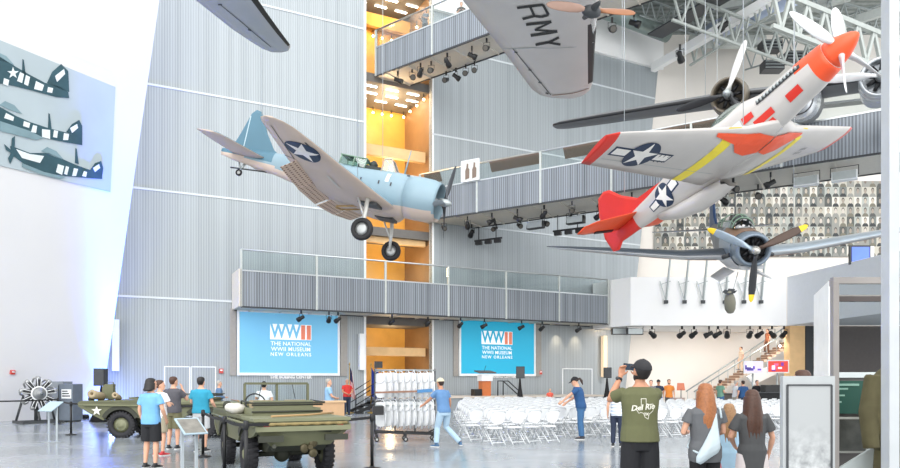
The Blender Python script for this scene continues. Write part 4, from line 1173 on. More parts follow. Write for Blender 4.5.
# ---------------------------------------------------------------- 3: dark radial engined torpedo plane, nose on
T_top = mat('dark navy aircraft paint', '3a424b', .35, var=.06, scale=1.5)
T_mid = mat('steel blue aircraft paint', '7d8b99', .3, .15, var=.06, scale=1.5)
T_low = mat('cool grey underside', 'c6c8ca', .4, .1, var=.05, scale=1.5)
T_br = mat('upper paint with brown reflection', '8d6e58', .35, .1, var=.08, scale=1.5)  # brown reflection along the fuselage top, painted as colour
P_tip = mat('yellow tip paint', 'f3cd2e', .5)
tbm = thing('propeller_airplane', 'grey radial engined airplane facing the viewer with yellow tipped propeller blades', 'airplane')
FT = Fus([(-.35, 0, .66, .66, .66), (-1.3, 0, .72, .72, .74), (-2.6, .02, .72, .84, .95), (-4.2, .08, .68, .92, 1.1), (-6, .12, .6, .85, 1.05), (-7.5, .2, .48, .75, .85), (-9.5, .38, .3, .55, .5), (-11.4, .5, .08, .3, .3), (-12, .52, .03, .1, .1)], 2.3)
weld(FT.mesh(-1.3, -12, 44, 28, lambda x, a: 2 if math.sin(a) < -.45 else (3 if math.sin(a) > .45 and x > -4 else (1 if x > -4.5 else 0))).build('fuselage', [T_top, T_mid, T_low, T_br], tbm))
g = MB(); g.lathe([(.5, -.8), (.51, -.4), (.54, -.28), (.6, -.26), (.66, -.4), (.7, -.7), (.72, -1.32), (.66, -1.34)], 36, Mx); g.build('engine_cowl', [T_mid], tbm)
radial(tbm, V((-.5, 0, 0)), .52, 9)
g = MB(); g.lathe([(.002, -.78), (.56, -.78)], 24, Mx); g.build('firewall', M_black, tbm)
blk = mat('black blade', '2b2d30', .4, .2); brn = mat('dark brown blade', '4d3b31', .45, .1); slv = mat('silver blade tinted by reflection', 'a3b2bf', .25, .5)  # upper left blade: blue of its reflections is painted into the silver
propeller(tbm, V((-.02, 0, 0)), 2.0, [R(66), R(-62), R(184)], [brn, slv, blk], P_tip, .34, .17, mat('polished hub', 'c9c6bf', .25, .6), tipl=.15)
WT = Wing([(0, -2.3, -5.5, -.25, .5), (.9, -2.3, -5.5, -.25, .5), (2.4, -2.5, -5.3, -.2, .42), (5.5, -3.05, -4.95, .18, .28), (7.7, -3.4, -4.6, .45, .14), (8.25, -3.75, -4.4, .52, .06)])
for s in (1, -1): weld(WT.mesh(s).build('wing', [T_top if s < 0 else mat('silver blue wing paint', 'a9b6c0', .3, .2, var=.06, scale=1.5), T_low], tbm))  # left wing's upper colour is paler: its bright reflection is painted in
g = MB()
for s in (1, -1):
    n = 5
    decal('wing_band', [[(s*1.0, -2.75), (s*7.6, -3.62), (s*7.6, -3.72), (s*1.0, -3.0)]], lambda a, b: WT.low(b, a, .012), mat('pinkish panel', 'bb8f7c', .5), tbm, 5)
STt = Wing([(0, -10.2, -11.6, .62, .12), (2.6, -10.6, -11.5, .66, .08), (3.1, -10.9, -11.3, .67, .04)])
for s in (1, -1): weld(STt.mesh(s).build('tailplane', [T_top, T_low], tbm))
weld(fin_mesh([(-9.3, .75), (-10.2, 1.2), (-10.6, 1.9), (-10.9, 2.35), (-11.4, 2.35), (-11.7, 1.8), (-11.8, .8), (-11.4, .4)], .14).build('tail_fin', mat('navy blue fin', '3d5a86', .45), tbm))
g = MB()
rings = []
for x, w, h in ((-2.1, .34, .05), (-2.6, .42, .42), (-3.2, .42, .55), (-5.4, .42, .55), (-6.6, .4, .42), (-7.0, .3, .1)):
    rings.append([V((x, w*math.cos(PI*i/12), .72 + h*math.sin(PI*i/12) + .1)) for i in range(13)])
g.loft(rings, True, True, True, False); g.build('canopy', glass('dark canopy glass', '8fa39b', .08, .3), tbm)
g = MB()
for rg in rings[1:-1]: g.tube(rg, .03, 6)
for i in (2, 6, 10): g.tube([r[i] for r in rings[1:-1]], .025, 6)
g.build('canopy_frame', M_green, tbm)
for s in (1, -1):
    g = MB(); g.prism([(-1.9, s*.45, -.95), (-4.6, s*.45, -.95), (-4.6, s*1.0, -1.32), (-1.9, s*1.0, -1.32)], (0, .02, .05)); g.build('bay_door', T_low, tbm)
    g = MB(); g.tube([(-1.4, s*.72, -.2), (-1.6, s*.95, -.3)], .09, 8); g.build('exhaust', M_dark, tbm)
g = MB(); g.box((-.9, -.25, -.7), (.7, .3, .16)); g.box((-1.0, .3, -.72), (.5, .3, .14)); g.build('oil_cooler_flap', T_low, tbm)
g = MB(); g.tube([(-4.5, 0, 1.3), (-4.55, 0, 2.3)], .03, 6); g.build('aerial_mast', T_top, tbm)
pose(tbm, (-0.5478, -0.3514, 4.4394), (11.7837, 26.9712, 5.0712))
bpy.context.view_layer.update()
cables([tbm.matrix_world @ V(p) for p in ((-3.5, -2.2, 0), (-3.5, 2.2, 0), (-9.5, 0, .9))], 'thin steel cable holding up the grey radial engined airplane')
# hanging bomb
bm = thing('bomb', 'olive grey bomb with square fins hanging below the radial engined airplane', 'bomb')
bm.matrix_world = Matrix.Translation(at(730, 303, 27.6)) @ Matrix.Rotation(R(-14), 4, 'Y') @ Matrix.Rotation(R(28), 4, 'X')
g = MB(); g.lathe([(.01, -.44), (.13, -.4), (.2, -.26), (.22, 0), (.2, .2), (.1, .45), (.04, .5)], 18, None, True, True); g.build('casing', mat('olive grey bomb paint', '7c7a6c', .5), bm)
for k in range(4):
    a = PI/4 + k*PI/2; g = MB(); g.bar((.03*math.cos(a), .03*math.sin(a), .45), (.24*math.cos(a), .24*math.sin(a), .5), .01, .26, V((-math.sin(a), math.cos(a), 0))); g.build('fin', M_dark, bm)
g = MB(); g.tube([at(733, 291, 27.75), at(738, 272, 28.6)], .015, 5)
g.build('hanging_cable', M_steel, label='short cable holding the hanging bomb', cat='cable')

# ---------------------------------------------------------------- 4: twin engined bomber behind the fighter
K_low = mat('dark olive aircraft paint', '696b6d', .45, var=.08, scale=1.)
K_nac = mat('brown olive nacelle paint', '6f675a', .4, .1, var=.08, scale=1.5)
b25 = thing('bomber_airplane', 'dark twin engined bomber with a silver nose behind the orange nosed fighter', 'airplane')
FB = Fus([(3.1, -.7, .05, .05, .05), (2.8, -.7, .4, .4, .4), (2.0, -.65, .6, .6, .6), (.8, -.5, .66, .8, .7), (-3, -.1, .66, .8, .8), (-7, .3, .45, .6, .5), (-10.5, .5, .15, .3, .25)])
weld(FB.mesh(3.08, -10.5, 44, 24, lambda x, a: 1 if x > .4 else 0).build('fuselage', [K_low, mat('bright silver aircraft skin', 'c3c8cc', .22, .55, var=.05)], b25))
WB = Wing([(0, .3, -3.2, .05, .55), (2.6, .1, -3.1, .12, .5), (8.0, -.75, -3.1, .02, .42), (9.8, -1.05, -3.1, -.02, .34), (10.2, -1.3, -2.95, -.03, .24), (10.35, -1.7, -2.6, -.03, .1)])
for s in (1, -1): weld(WB.mesh(s, lambda y, lo, c: 1 if c < .04 else 0).build('wing', [K_low, M_black], b25))
for s in (1, -1):
    n = thing('engine_nacelle', None, None); n.parent = b25
    FN = Fus([(1.0, 0, .66, .66, .66), (0, 0, .68, .68, .7), (-1.5, 0, .6, .55, .75), (-3.2, 0, .4, .3, .55), (-4.4, 0, .08, .08, .1)])
    g = FN.mesh(.2, -4.4, 20, 24); q = [tuple(V(p) + V((0, s*2.45, 0))) for p in g.v]; g.v = q
    weld(g.build('nacelle_body', K_nac if s == -1 else MATS['bright silver aircraft skin'], n))
    Mn = Matrix.Translation((0, s*2.45, 0)) @ Mx
    g = MB(); g.lathe([(.52, .3), (.53, .8), (.57, .92), (.63, .9), (.67, .7), (.69, .1), (.62, .1)], 32, Mn); g.build('cowl', K_nac if s == -1 else MATS['bright silver aircraft skin'], n)
    radial(n, V((.75, s*2.45, 0)), .5, 9)
    propeller(n, V((1.15, s*2.45, 0)), 1.85, [R(a) for a in ((18, 138, 258) if s == -1 else (32, 152, 272))], P_wh if s == 1 else [mat('pale grey propeller', 'd8d8d4', .4, .2), blk, blk], None, .3, .15)
for s in (1, -1):
    g = MB()
    for x in (2.5,):
        rg = [FB.pt(x, 2*PI*i/20, 1.02) for i in range(20)]; g.tube(rg, .03, 5, closed=True)
    if s == 1: g.build('nose_frame', M_dark, b25)
g = MB(); g.box2((-9.6, -3, .45), (-8.2, 3, .55)); g.build('tailplane', K_low, b25)
for s in (1, -1):
    g = MB(); g.prism([(-8.0, s*3, -.4), (-8.3, s*3, 1.5), (-9.6, s*3, 1.5), (-10, s*3, -.2)], (0, .1, 0)); g.build('tail_fin', K_low, b25)
pose(b25, (0.1735, 0.1947, -2.067), (12.9702, 25.7768, 10.7679))
bpy.context.view_layer.update()
cables([b25.matrix_world @ V(p) for p in ((-1.2, -3.6, .2), (-1.2, -7, .1), (-1.2, 3.2, .2))], 'thin steel cable holding up the dark twin engined bomber')
for px, y1 in ((686, 90), (669, 115), (704, 90)):
    pass

# ---------------------------------------------------------------- 5: army wing overhead
A_low = mat('worn grey aircraft skin', 'c6c2bf', .45, .1, var=.07, scale=.7)
arm = thing('bomber_airplane', 'big grey airplane wing overhead lettered ARMY in black', 'airplane')
H5 = 9.5
def hp(px, py, H=H5):
    d = V(((px - CX) / F, 1, (HY - py) / F)); return EYE + d * ((H - CH) / d.z)
tipc = hp(570, 98); arm.location = tipc; T5 = Matrix.Translation(-tipc)
# left edge (trailing) and right edge (leading) outline, tip first
te = [(566, 98.2), (557, 98.3), (548, 97.6), (540, 95.5), (532, 90), (520, 74), (505, 54), (482, 26), (458, -4), (420, -52), (370, -112), (300, -195)]
le = [(568, 98.2), (576, 97.5), (584, 95), (590, 90.5), (593, 82), (594, 64), (595, 45), (597, 22), (599, -4), (603, -52), (608, -112), (616, -195)]
rings = []
for (a, b) in zip(te, le):
    A_, B_ = hp(*a), hp(*b)
    B_.y = B_.y; c = (B_ - A_).length; t = min(.11 * c, .5)
    ring = []
    for cc, h in [(c_, h_) for c_, h_ in AF] + [(c_, -h_) for c_, h_ in AF[-2:0:-1]]:
        p = B_ + (A_ - B_) * cc; ring.append(p + Z * (h * t * .5 + t * .1 - (0 if h < 0 else 0)))
    rings.append(ring)
m = len(rings[0]); g = MB(); g.M = T5
for i in range(len(rings) - 1):
    for j in range(m):
        cc = (AF + AF[-2:0:-1])[j][0]
        k = 0
        if j in (5, 6, 7, 8) and 4 <= i <= 6: k = 1
        g.mi = k; g.add((rings[i][j], rings[i][(j+1) % m], rings[i+1][(j+1) % m], rings[i+1][j]), [(0, 1, 2, 3)], True)
g.add(rings[0], [tuple(range(m))]); g.add(rings[-1], [tuple(range(m))])
weld(g.build('wing', [A_low, M_black], arm), .0005)
# lettering laid on the underside: baseline runs toward the tip, letter tops toward the leading edge
M_let = mat('black stencil paint', '1d1e20', .5)
from mathutils.bvhtree import BVHTree
wob = [o for o in arm.children if o.name.startswith('wing')][0]
tree = BVHTree.FromPolygons([v.co.copy() for v in wob.data.vertices], [tuple(p.vertices) for p in wob.data.polygons])
def under(x, y, off=.012):
    p = V((x, y, 0)) + V((0, 0, 0)); q = V((x, y, -5)) 
    h = tree.ray_cast(q, Z)
    return (h[0] if h[0] else V((x, y, -.1))) - Z * off
def lay(name, quads_px, mt, cuts=2, off=.012):
    polys = []
    for q in quads_px:
        polys.append([tuple((hp(x, y) - tipc)[:2]) for x, y in q])
    decal(name, polys, lambda a, b: under(a, b, off), mt, arm, cuts)
def stroke(pts, w=4.4):
    out = []
    for a, b in zip(pts, pts[1:]):
        d = V((b[0]-a[0], b[1]-a[1])); d.normalize(); n = V((-d.y, d.x)) * w / 2
        out.append([(a[0]+n.x, a[1]+n.y), (b[0]+n.x, b[1]+n.y), (b[0]-n.x, b[1]-n.y), (a[0]-n.x, a[1]-n.y)])
    return out
lay('letter_y', stroke([(535.5, 41.5), (548.5, 38.2)], 2.6) + stroke([(548.5, 38.2), (559, 32.5)], 2.4) + stroke([(548.5, 38.2), (560.5, 40)], 2.4), M_let)
lay('letter_m', stroke([(526, 20.6), (551.4, 16.2)], 2.9) + stroke([(551.4, 16.2), (534.8, 25.8)], 2.) + stroke([(534.8, 25.8), (557.4, 26.2)], 2.) + stroke([(557.4, 26.2), (530.7, 32)], 2.9), M_let)
lay('letter_r', stroke([(517, 3.5), (543, -1.5)], 2.7) + stroke([(543, -1.5), (548.5, 9), (541, 11.5), (534.5, 11), (530, 1)], 2.6) + stroke([(534.5, 11), (522.5, 15)], 2.6), M_let)
lay('letter_a', stroke([(503, -14), (537, -16)], 2) + stroke([(537, -16), (511, -7)], 2) + stroke([(522, -15), (522, -10)], 2), M_let)
# aileron seam, hinges and rib lines
lay('aileron_seam', stroke([(513, 48), (533, 72), (551, 94)], .8), M_dark)
lay('aileron_seam', stroke([(503, 49), (532, 45), (594, 42)], .5), M_steel)
lay('tip_seam', stroke([(552, 94), (571, 91), (589, 87)], .7), mat('brown seam', '8f6d5c', .6))
for px, py in ((516, 51), (530, 68.5), (540, 81), (547, 92)):
    lay('hinge', stroke([(px - 1.5, py - .4), (px + 1.5, py + .4)], 1.6), M_dark, 0, .02)
lay('bright_leading_edge', [[(591, 20), (596, 12), (596.5, 26), (593, 33)]], mat('polished skin', 'dfe2e4', .2, .7), 2)
# propeller seen edge-on in front of the wing
pp = thing('propeller', None, None); pp.parent = arm; pp.location = at(592, 10, 13.2) - tipc
brz = mat('bronze blade', '9c6a4a', .35, .3); pnk = mat('pinkish blade', 'ab8a7a', .45)
pp.rotation_euler = (0, 0, R(-72))
propeller(pp, V((0, 0, 0)), .95, [R(84), R(-93)], [brz, pnk], None, .17, .07, M_dark)
g = MB(); g.ell((-.02, .0, -.02), (.12, .2, .12), 12, 8); g.build('propeller_boss', M_dark, pp)

# ---------------------------------------------------------------- 6: dark wing at the top left
nav = thing('propeller_airplane', 'dark grey airplane wing overhead with a black leading edge, above the blue airplane', 'airplane')
H6 = 14.
te = [(287, 51.2), (281, 52.6), (272, 52.3), (262, 48.5), (250, 41), (232, 29), (212, 13), (193, -2), (150, -36), (60, -106)]
le = [(288.2, 50.6), (289.6, 48.6), (290.4, 46.5), (290, 44.5), (287.5, 41), (280, 31), (268.5, 15), (257.5, -1), (232, -38), (185, -106)]
tipc6 = hp(284, 50, H6); nav.location = tipc6
rings = []
for a, b in zip(te, le):
    A_, B_ = hp(*a, H6), hp(*b, H6); c = (B_ - A_).length; t = min(.14 * c, .34)
    rings.append([B_ + (A_ - B_) * cc + Z * h * t * .5 for cc, h in [(c_, h_) for c_, h_ in AF] + [(c_, -h_) for c_, h_ in AF[-2:0:-1]]])
g = MB(); g.M = Matrix.Translation(-tipc6)
for i in range(len(rings) - 1):
    for j in range(m):
        g.mi = 1 if j in (5, 6, 7, 8) and i >= 3 else 0
        g.add((rings[i][j], rings[i][(j+1) % m], rings[i+1][(j+1) % m], rings[i+1][j]), [(0, 1, 2, 3)], True)
g.add(rings[0], [tuple(range(m))]); g.add(rings[-1], [tuple(range(m))])
wob6 = weld(g.build('wing', [mat('slate grey aircraft skin', 'aeb0b5', .45, .1, var=.06, scale=1.), M_black], nav), .0005)
tree6 = BVHTree.FromPolygons([v.co.copy() for v in wob6.data.vertices], [tuple(p.vertices) for p in wob6.data.polygons])
def under6(x, y):
    h = tree6.ray_cast(V((x, y, -5)), Z); return (h[0] if h[0] else V((x, y, -.1))) - Z * .012
decal('aileron_seam', [[tuple((hp(x, y, H6) - tipc6)[:2]) for x, y in q] for q in stroke([(220, 1), (245, 22), (271, 45)], .7)], under6, M_dark, nav, 2)
decal('hinge', [[tuple((hp(x, y, H6) - tipc6)[:2]) for x, y in q] for q in stroke([(248, 26.5), (251, 27.5)], 2) + stroke([(218, 1.5), (222, 1)], 1.6)], under6, M_dark, nav, 0)
# =============================================================== amphibious army cars
A_grn = mat('olive drab paint', '64664c', .5, .05, var=.09, scale=2.5)
A_lt = mat('pale olive paint', '7b7d61', .5, .05, var=.08, scale=2.)
A_dk = mat('dark olive underside', '34362b', .6, var=.1)
A_can = mat('khaki canvas', 'a5967a', .9, var=.12, scale=6., bump=.3)
M_tire = mat('black tyre rubber', '26262a', .75, var=.1)
def tyre(parent, c, r, w, out):
    t = wheel(parent, c, r, w, 'wheel', M_tire, A_grn)
    g = MB()
    n = 26
    for k in range(n):
        a = 2*PI*k/n
        for s in (-1, 1):
            p = V(c) + V((math.cos(a + .06*s)*r, s*w*.24, math.sin(a + .06*s)*r))
            d = V((math.cos(a), 0, math.sin(a)))
            g.bar(p - d*.03 - V((0, w*.2, 0)), p - d*.03 + V((0, w*.2, 0)), .05, .07, d)
    g.build('tread', M_tire, t)
    g = MB(); g.lathe([(.02, .03), (.07, .03), (.09, 0), (.16, -.01)], 14, basis(V(c) + V((0, out*w*.38, 0)), (1, 0, 0), (0, 0, -out)), True)
    g.build('hub_cap', A_lt, t)
def arch(x, r=.5, zc=.38, zb=.5, n=9):
    a0 = math.asin(min(1, (zb - zc) / r)); return [(x + r*math.cos(a0 + (PI - 2*a0)*i/n), zc + r*math.sin(a0 + (PI - 2*a0)*i/n)) for i in range(n + 1)]
def amphibian(label, loc, rz, up, fa=1.08):
    r = thing('amphibious_car', label, 'vehicle', loc, rz)
    ra = -1.05
    prof = [(-2.15, 1.02), (-2.15, .86), (-1.9, .76), (-1.58, .7)] + arch(ra, .5, .38, .7)[::-1] + [(-.5, .58), (.5, .58)] + arch(fa, .5, .38, .6)[::-1] + [(1.78, .56), (2.15, .72), (2.48, .93), (2.5, 1.02), (2.35, 1.08), (.6, 1.1), (.45, 1.02)]
    for s in (1, -1):
        g = MB(); g.prism([(x, s*.77, z) for x, z in prof], (0, -s*.05, 0)); g.build('hull_side', A_grn, r)
    g = MB()
    g.prism([(-1.62, -.5, .45), (1.7, -.5, .45), (2.1, -.5, .72), (2.45, -.45, .95), (2.4, -.4, 1.0), (.5, -.5, .9), (.5, -.5, .55), (-1, -.5, .55), (-1.0, -.5, .9), (-2.1, -.5, .95), (-2.1, -.5, .82), (-1.95, -.5, .62)], (0, 1.0, 0)); g.build('hull_tub', A_dk, r)
    g = MB(); g.prism([(-2.15, -.8, 1.02), (-2.15, .8, 1.02), (-2.15, .78, .84), (-2.0, .5, .58), (-2.0, -.5, .58), (-2.15, -.78, .84)], (.04, 0, 0)); g.build('stern_plate', A_grn, r)
    g = MB(); g.prism([(1.75, -.79, .52), (1.75, .79, .52), (2.15, .79, .72), (2.48, .76, .93), (2.5, .74, 1.02), (2.5, -.74, 1.02), (2.48, -.76, .93), (2.15, -.79, .72)], (-.04, 0, .03)); g.build('bow_plate', A_grn, r)
    g = MB(); g.box2((-2.17, -.82, 1.0), (-1.05, .82, 1.05)); g.build('rear_deck', A_lt, r)
    g = MB(); g.prism([(.5, -.8, 1.07), (.5, .8, 1.07), (2.38, .78, 1.05), (2.5, .74, 1.0), (2.5, -.74, 1.0), (2.38, -.78, 1.05)], (0, 0, .05)); g.build('front_deck', A_grn, r)
    for s in (1, -1):
        g = MB(); g.box2((-1.06, s*.7 - .12, 1.0), (.52, s*.7 + .12, 1.06)); g.build('side_deck', A_grn, r)
        g = MB(); g.tube([(-2.1, s*.815, .93), (2.3, s*.815, .96)], .025, 6); g.build('rub_rail', A_lt, r)
        g = MB()
        for k in range(4): g.tube([(-.9 + k*.42, s*.79, .98), (-.9 + k*.42, s*.83, .92), (-.9 + k*.42, s*.79, .86)], .012, 5)
        g.build('lashing_hook', A_dk, r)
        for x in (ra, fa):
            tyre(r, V((x, s*.68, .38)), .4, .2, s)
            g = MB(); ar = arch(x, .52, .38, .72 if x < 0 else .6, 12)
            for (a, b) in zip(ar, ar[1:]): g.bar((a[0], s*.78, a[1]), (b[0], s*.78, b[1]), .12, .025, V((0, 1, 0)))
            g.build('wheel_arch', A_dk, r)
    g = MB()
    for x in (ra, fa): g.tube([(x, -.6, .37), (x, .6, .37)], .05, 8); g.ell((x, .1, .37), (.17, .15, .16), 10, 8)
    g.build('axle', A_dk, r)
    # coaming around the cockpit
    g = MB(); c = [(-1.05, -.6), (.5, -.6), (.5, .6), (-1.05, .6)]
    for a, b in zip(c, c[1:] + c[:1]): g.bar((*a, 1.11), (*b, 1.11), .04, .14)
    g.build('coaming', A_lt, r)
    for y in (-.33, .33):
        g = MB(); g.box((-.1, y, .82), (.42, .44, .12)); g.bar((-.33, y - .2, 1.1), (-.33, y + .2, 1.1), .07, .42); g.build('seat', A_can, r)
    g = MB(); g.box((-.78, 0, 1.16), (.09, 1.08, .3)); g.build('bench_back', A_lt, r)
    g = MB()
    for z in (1.12, 1.24): g.tube([(-1.1, .64, z), (-1.1, -.64, z)], .02, 6)
    g.tube([(-.2, .66, 1.1), (-.25, .66, 1.3), (-1.15, .66, 1.28), (-1.18, .5, 1.28), (-1.18, -.5, 1.28), (-1.15, -.66, 1.28), (-.25, -.66, 1.3), (-.2, -.66, 1.1)], .018, 6)
    g.build('grab_rail', A_dk, r)
    g = MB(); g.tube([(.12 + .17*math.sin(a)*.45, .33 + .19*math.cos(a), 1.25 + .17*math.sin(a)) for a in [2*PI*i/18 for i in range(18)]], .015, 6, closed=True)
    g.tube([(.12, .33, 1.25), (.42, .33, 1.0)], .018, 6); g.tube([(.12, .14, 1.25), (.12, .52, 1.25)], .012, 5); g.build('steering_wheel', M_black, r)
    w = thing('windscreen', None, None); w.parent = r; w.location = (.2 if up else .55, -.1 if up else 0, 1.12)
    if not up: w.rotation_euler = (0, R(84), 0)
    g = MB(); hw, h = (.62 if up else .7), .5
    for a, b in (((-hw, 0), (hw, 0)), ((-hw, h), (hw, h)), ((-hw, 0), (-hw, h)), ((hw, 0), (hw, h)), ((0, 0), (0, h))):
        g.bar((0, a[0], a[1]), (0, b[0], b[1]), .045, .045, V((1, 0, 0)))
    g.build('windscreen_frame', A_grn, w)
    for s in (-1, 1):
        g = MB(); g.box((0, s*hw/2, h/2), (.008, hw - .06, h - .06)); g.build('pane', M_glass, w)
        g = MB(); g.tube([(-.03, s*.3, h - .02), (-.03, s*.36, h*.4)], .007, 5); g.build('wiper', M_black, w)
    for s in (1, -1):
        g = MB(); g.box((-2.16, s*.62, .9), (.07, .14, .1)); g.mi = 1; g.box((-2.2, s*.62, .9), (.02, .1, .07)); g.build('tail_light', [A_grn, mat('red tail lens', '8c2f26', .3)], r)
        g = MB(); g.bar((-2.2, s*.55 - .2, .72), (-2.2, s*.55 + .2, .72), .06, .1); g.build('bumper', A_dk, r)
        g = MB(); g.lathe([(.01, 0), (.09, 0), (.1, -.03), (.05, -.12)], 14, Matrix.Translation((2.3, s*.5, 1.14)) @ Matrix.Rotation(R(90), 4, 'Y'), True, True); g.build('headlight', A_dk, r)
    g = MB(); g.bar((-2.21, -.8, .88), (-2.21, .8, .88), .05, .08); g.build('stern_rail', A_lt, r)
    g = MB()
    for k in range(7): g.ell((-2.2, -.6 + k*.19, .955), (.03, .09, .03), 8, 5)
    g.tube([(-2.2, -.74, .96), (-2.2, .74, .96)], .025, 6); g.build('tow_rope', mat('tan rope', '8a7a50', .8), r)
    g = MB(); g.tube([(-2.05, -.15, .55), (-1.7, -.15, .5)], .045, 8)
    for k in range(3):
        a = 2*PI*k/3; g.ell((-2.02, -.15 + .1*math.cos(a), .53 + .1*math.sin(a)), (.02, .08, .08), 8, 6)
    g.build('water_propeller', mat('dark brass screw', '4f4833', .4, .5), r)
    g = MB(); g.tube([(-1.9, .45, .52), (-2.2, .5, .6)], .035, 8); g.build('exhaust_pipe', A_dk, r)
    g = MB(); g.tube([(-1.3, -.78, 1.09), (-1.7, -.2, 1.08), (-2.0, .5, 1.08)], .02, 6); g.build('boat_hook', mat('timber pole', 'a98a60', .6), r)
    return r
ga = amphibian('olive amphibious army car parked in front with its windscreen up and stern to the viewer', (-3.42, 13.6, 0), R(117), True)
# things lying in it
g = MB(); g.prism([(-1.0, .05, 1.25), (-.5, .05, 1.22), (-.5, .6, 1.22), (-1.0, .6, 1.25)], (0, 0, .14)); g = None
o = MB(); o.ell((0, 0, .1), (.2, .16, .11), 12, 8); o.ell((.1, .1, .12), (.12, .12, .09), 10, 7)
o = remesh(o, 'canvas_bundle', mat('pale canvas', 'c9c6bd', .9, var=.1, bump=.3), None, .02); tag(o, 'pale canvas bundle on the side deck of the nearer army car', 'bundle'); o.matrix_world = ga.matrix_world @ Matrix.Translation((.0, 0, 0)); o.location = V((-3.42, 13.6, 1.05)) + Matrix.Rotation(R(117), 3, 'Z') @ V((-.15, .72, 0))
gb = amphibian('olive amphibious army car at the left with a white bow star', (-8.36, 21.45, 0), R(178), False, 1.27)
gb.scale = (1.05, 1.1, 1.0)
for s in (1, -1):
    g = MB(); g.prism([(1.93 + a, s*.80, .8 + b) for a, b in star_pts(.155)], (0, s*.012, 0)); g.build('white_star', mat('white star paint', 'e4e3da', .5), gb)
    g = MB(); g.prism([(1.35 + .0, s*.82, .96), (2.45, s*.8, .98), (2.45, s*.8, 1.0), (1.35, s*.82, .985)], (0, s*.01, 0)); g.build('splash_strip', A_lt, gb)
# canvas rolls on its bow deck
for k, (x, y, rr, lab) in enumerate(((2.0, .45, .13, 'khaki canvas roll on the bow of the starred army car'), (1.5, .35, .09, 'smaller khaki canvas roll behind the first on the starred army car'))):
    o = MB(); Mx2 = Matrix.Rotation(R(80), 4, 'X') @ Matrix.Rotation(R(15 * k), 4, 'Y')
    o.lathe([(rr*.35, -.3), (rr, -.3), (rr*1.05, 0), (rr, .3), (rr*.35, .3), (rr*.3, 0), (rr*.35, -.3)], 16, Mx2)
    o = o.build('canvas_roll', A_can, label=lab, cat='roll'); o.location = V((-8.36, 21.45, 0)) + Matrix.Rotation(R(178), 3, 'Z') @ V((x*1.12, y*1.1, 1.12 + rr))
r = thing('jerry_can', 'olive jerry can standing on the bow deck of the starred army car', 'can', V((-8.36, 21.45, 0)) + Matrix.Rotation(R(178), 3, 'Z') @ V((1.95*1.12, -.1, 1.125)), R(178))
g = MB(); g.prism([(-.17, -.08, 0), (.17, -.08, 0), (.17, -.08, .38), (.08, -.08, .46), (-.17, -.08, .46)], (0, .16, 0)); g.build('can_body', A_grn, r)
g = MB(); g.tube([(-.14, 0, .46), (-.14, 0, .52), (.04, 0, .52), (.04, 0, .46)], .015, 5); g.build('handle', A_grn, r)

# =============================================================== radial engine on its stand
eng = thing('radial_engine', 'silver radial aircraft engine on a black stand before the white wall', 'engine', (*ground(38.5, 28.2)[:2], 0))
c = V((0, 0, CH + (HY - 393.5) / F * 28.2))
d = (EYE - V((eng.location.x, eng.location.y, c.z))); d.z = 0; d.normalize()
ax = (d + V((.35, 0, 0))).normalized()
E0 = basis(c, *frame_from(ax)[:2])
M_alu = mat('cast engine metal', 'a4a6a6', .35, .6); M_cyl = mat('dark cylinder fins', '4a4b4c', .45, .6)
g = MB(); g.lathe([(.02, .42), (.07, .42), (.08, .3), (.18, .24), (.24, .1), (.28, -.05), (.3, -.3), (.2, -.42)], 24, E0, True, True); g.build('crankcase', M_alu, eng)
g = MB(); g.lathe([(.25, .12), (.3, .12), (.3, .04), (.25, .04), (.25, .12)], 24, E0); g.build('front_ring', M_trim, eng)
g = MB(); g.lathe([(.01, .5), (.05, .5), (.06, .42)], 12, E0, True); g.lathe([(.01, .29), (.15, .26), (.17, .22)], 18, E0, True); g.build('gear_nose', mat('grey nose case', '6f777b', .35, .5), eng)
for k in range(9):
    a = 2*PI*k/9 + .17; dd = V((math.cos(a), math.sin(a), 0))
    g = MB()
    for i in range(7): g.lathe([(.115 - .003*i, -.016), (.115 - .003*i, .016)], 12, E0 @ basis(dd*(.3 + i*.042), *frame_from(dd)[:2]), True, True)
    g.tube([E0 @ (dd*.26), E0 @ (dd*.58)], .085, 10); cy = g.build('cylinder', M_cyl, eng)
    g = MB(); g.ell(E0 @ (dd*.61), (.1, .1, .1), 10, 7); g.build('cylinder_head', M_alu, cy)
    g = MB()
    for s in (-1, 1):
        t = V((-dd.y, dd.x, 0)) * .05 * s
        g.tube([E0 @ (dd*.28 + t + V((0, 0, .1))), E0 @ (dd*.62 + t*1.5 + V((0, 0, .11)))], .014, 6)
    g.build('push_rod', M_trim, cy)
    g = MB(); q = V((-dd.y, dd.x, 0)); g.tube([E0 @ (dd*.66 + q*.06 + V((0, 0, -.05))), E0 @ (dd*.6 + q*.14 + V((0, 0, -.15))), E0 @ (dd*.45 + q*.16 + V((0, 0, -.25)))], .035, 7); g.build('intake_pipe', M_alu, cy)
g = MB(); side = frame_from(ax)[0]
for s in (-1, 1):
    g.tube([c + side*s*.45 - ax*.35 + V((0, 0, -.1)), V((0, 0, .08)) + side*s*.7 - ax*.4], .045, 8)
g.tube([c - ax*.35, V((0, 0, .1)) - ax*.35 ], .07, 8); g.tube([c - ax*.2 - V((0, 0, .55)), V((0, 0, .1)) + ax*.2], .05, 8); g.build('stand_leg', M_dark, eng)
g = MB()
for s in (-1, 1): g.bar(V((0, 0, .05)) + side*s*.7 - ax*.75, V((0, 0, .05)) + side*s*.7 + ax*.75, .1, .1)
g.bar(V((0, 0, .05)) - side*.7 - ax*.4, V((0, 0, .05)) + side*.7 - ax*.4, .1, .1); g.bar(V((0, 0, .05)) - side*.7 + ax*.4, V((0, 0, .05)) + side*.7 + ax*.4, .1, .1); g.build('stand_base', M_dark, eng)
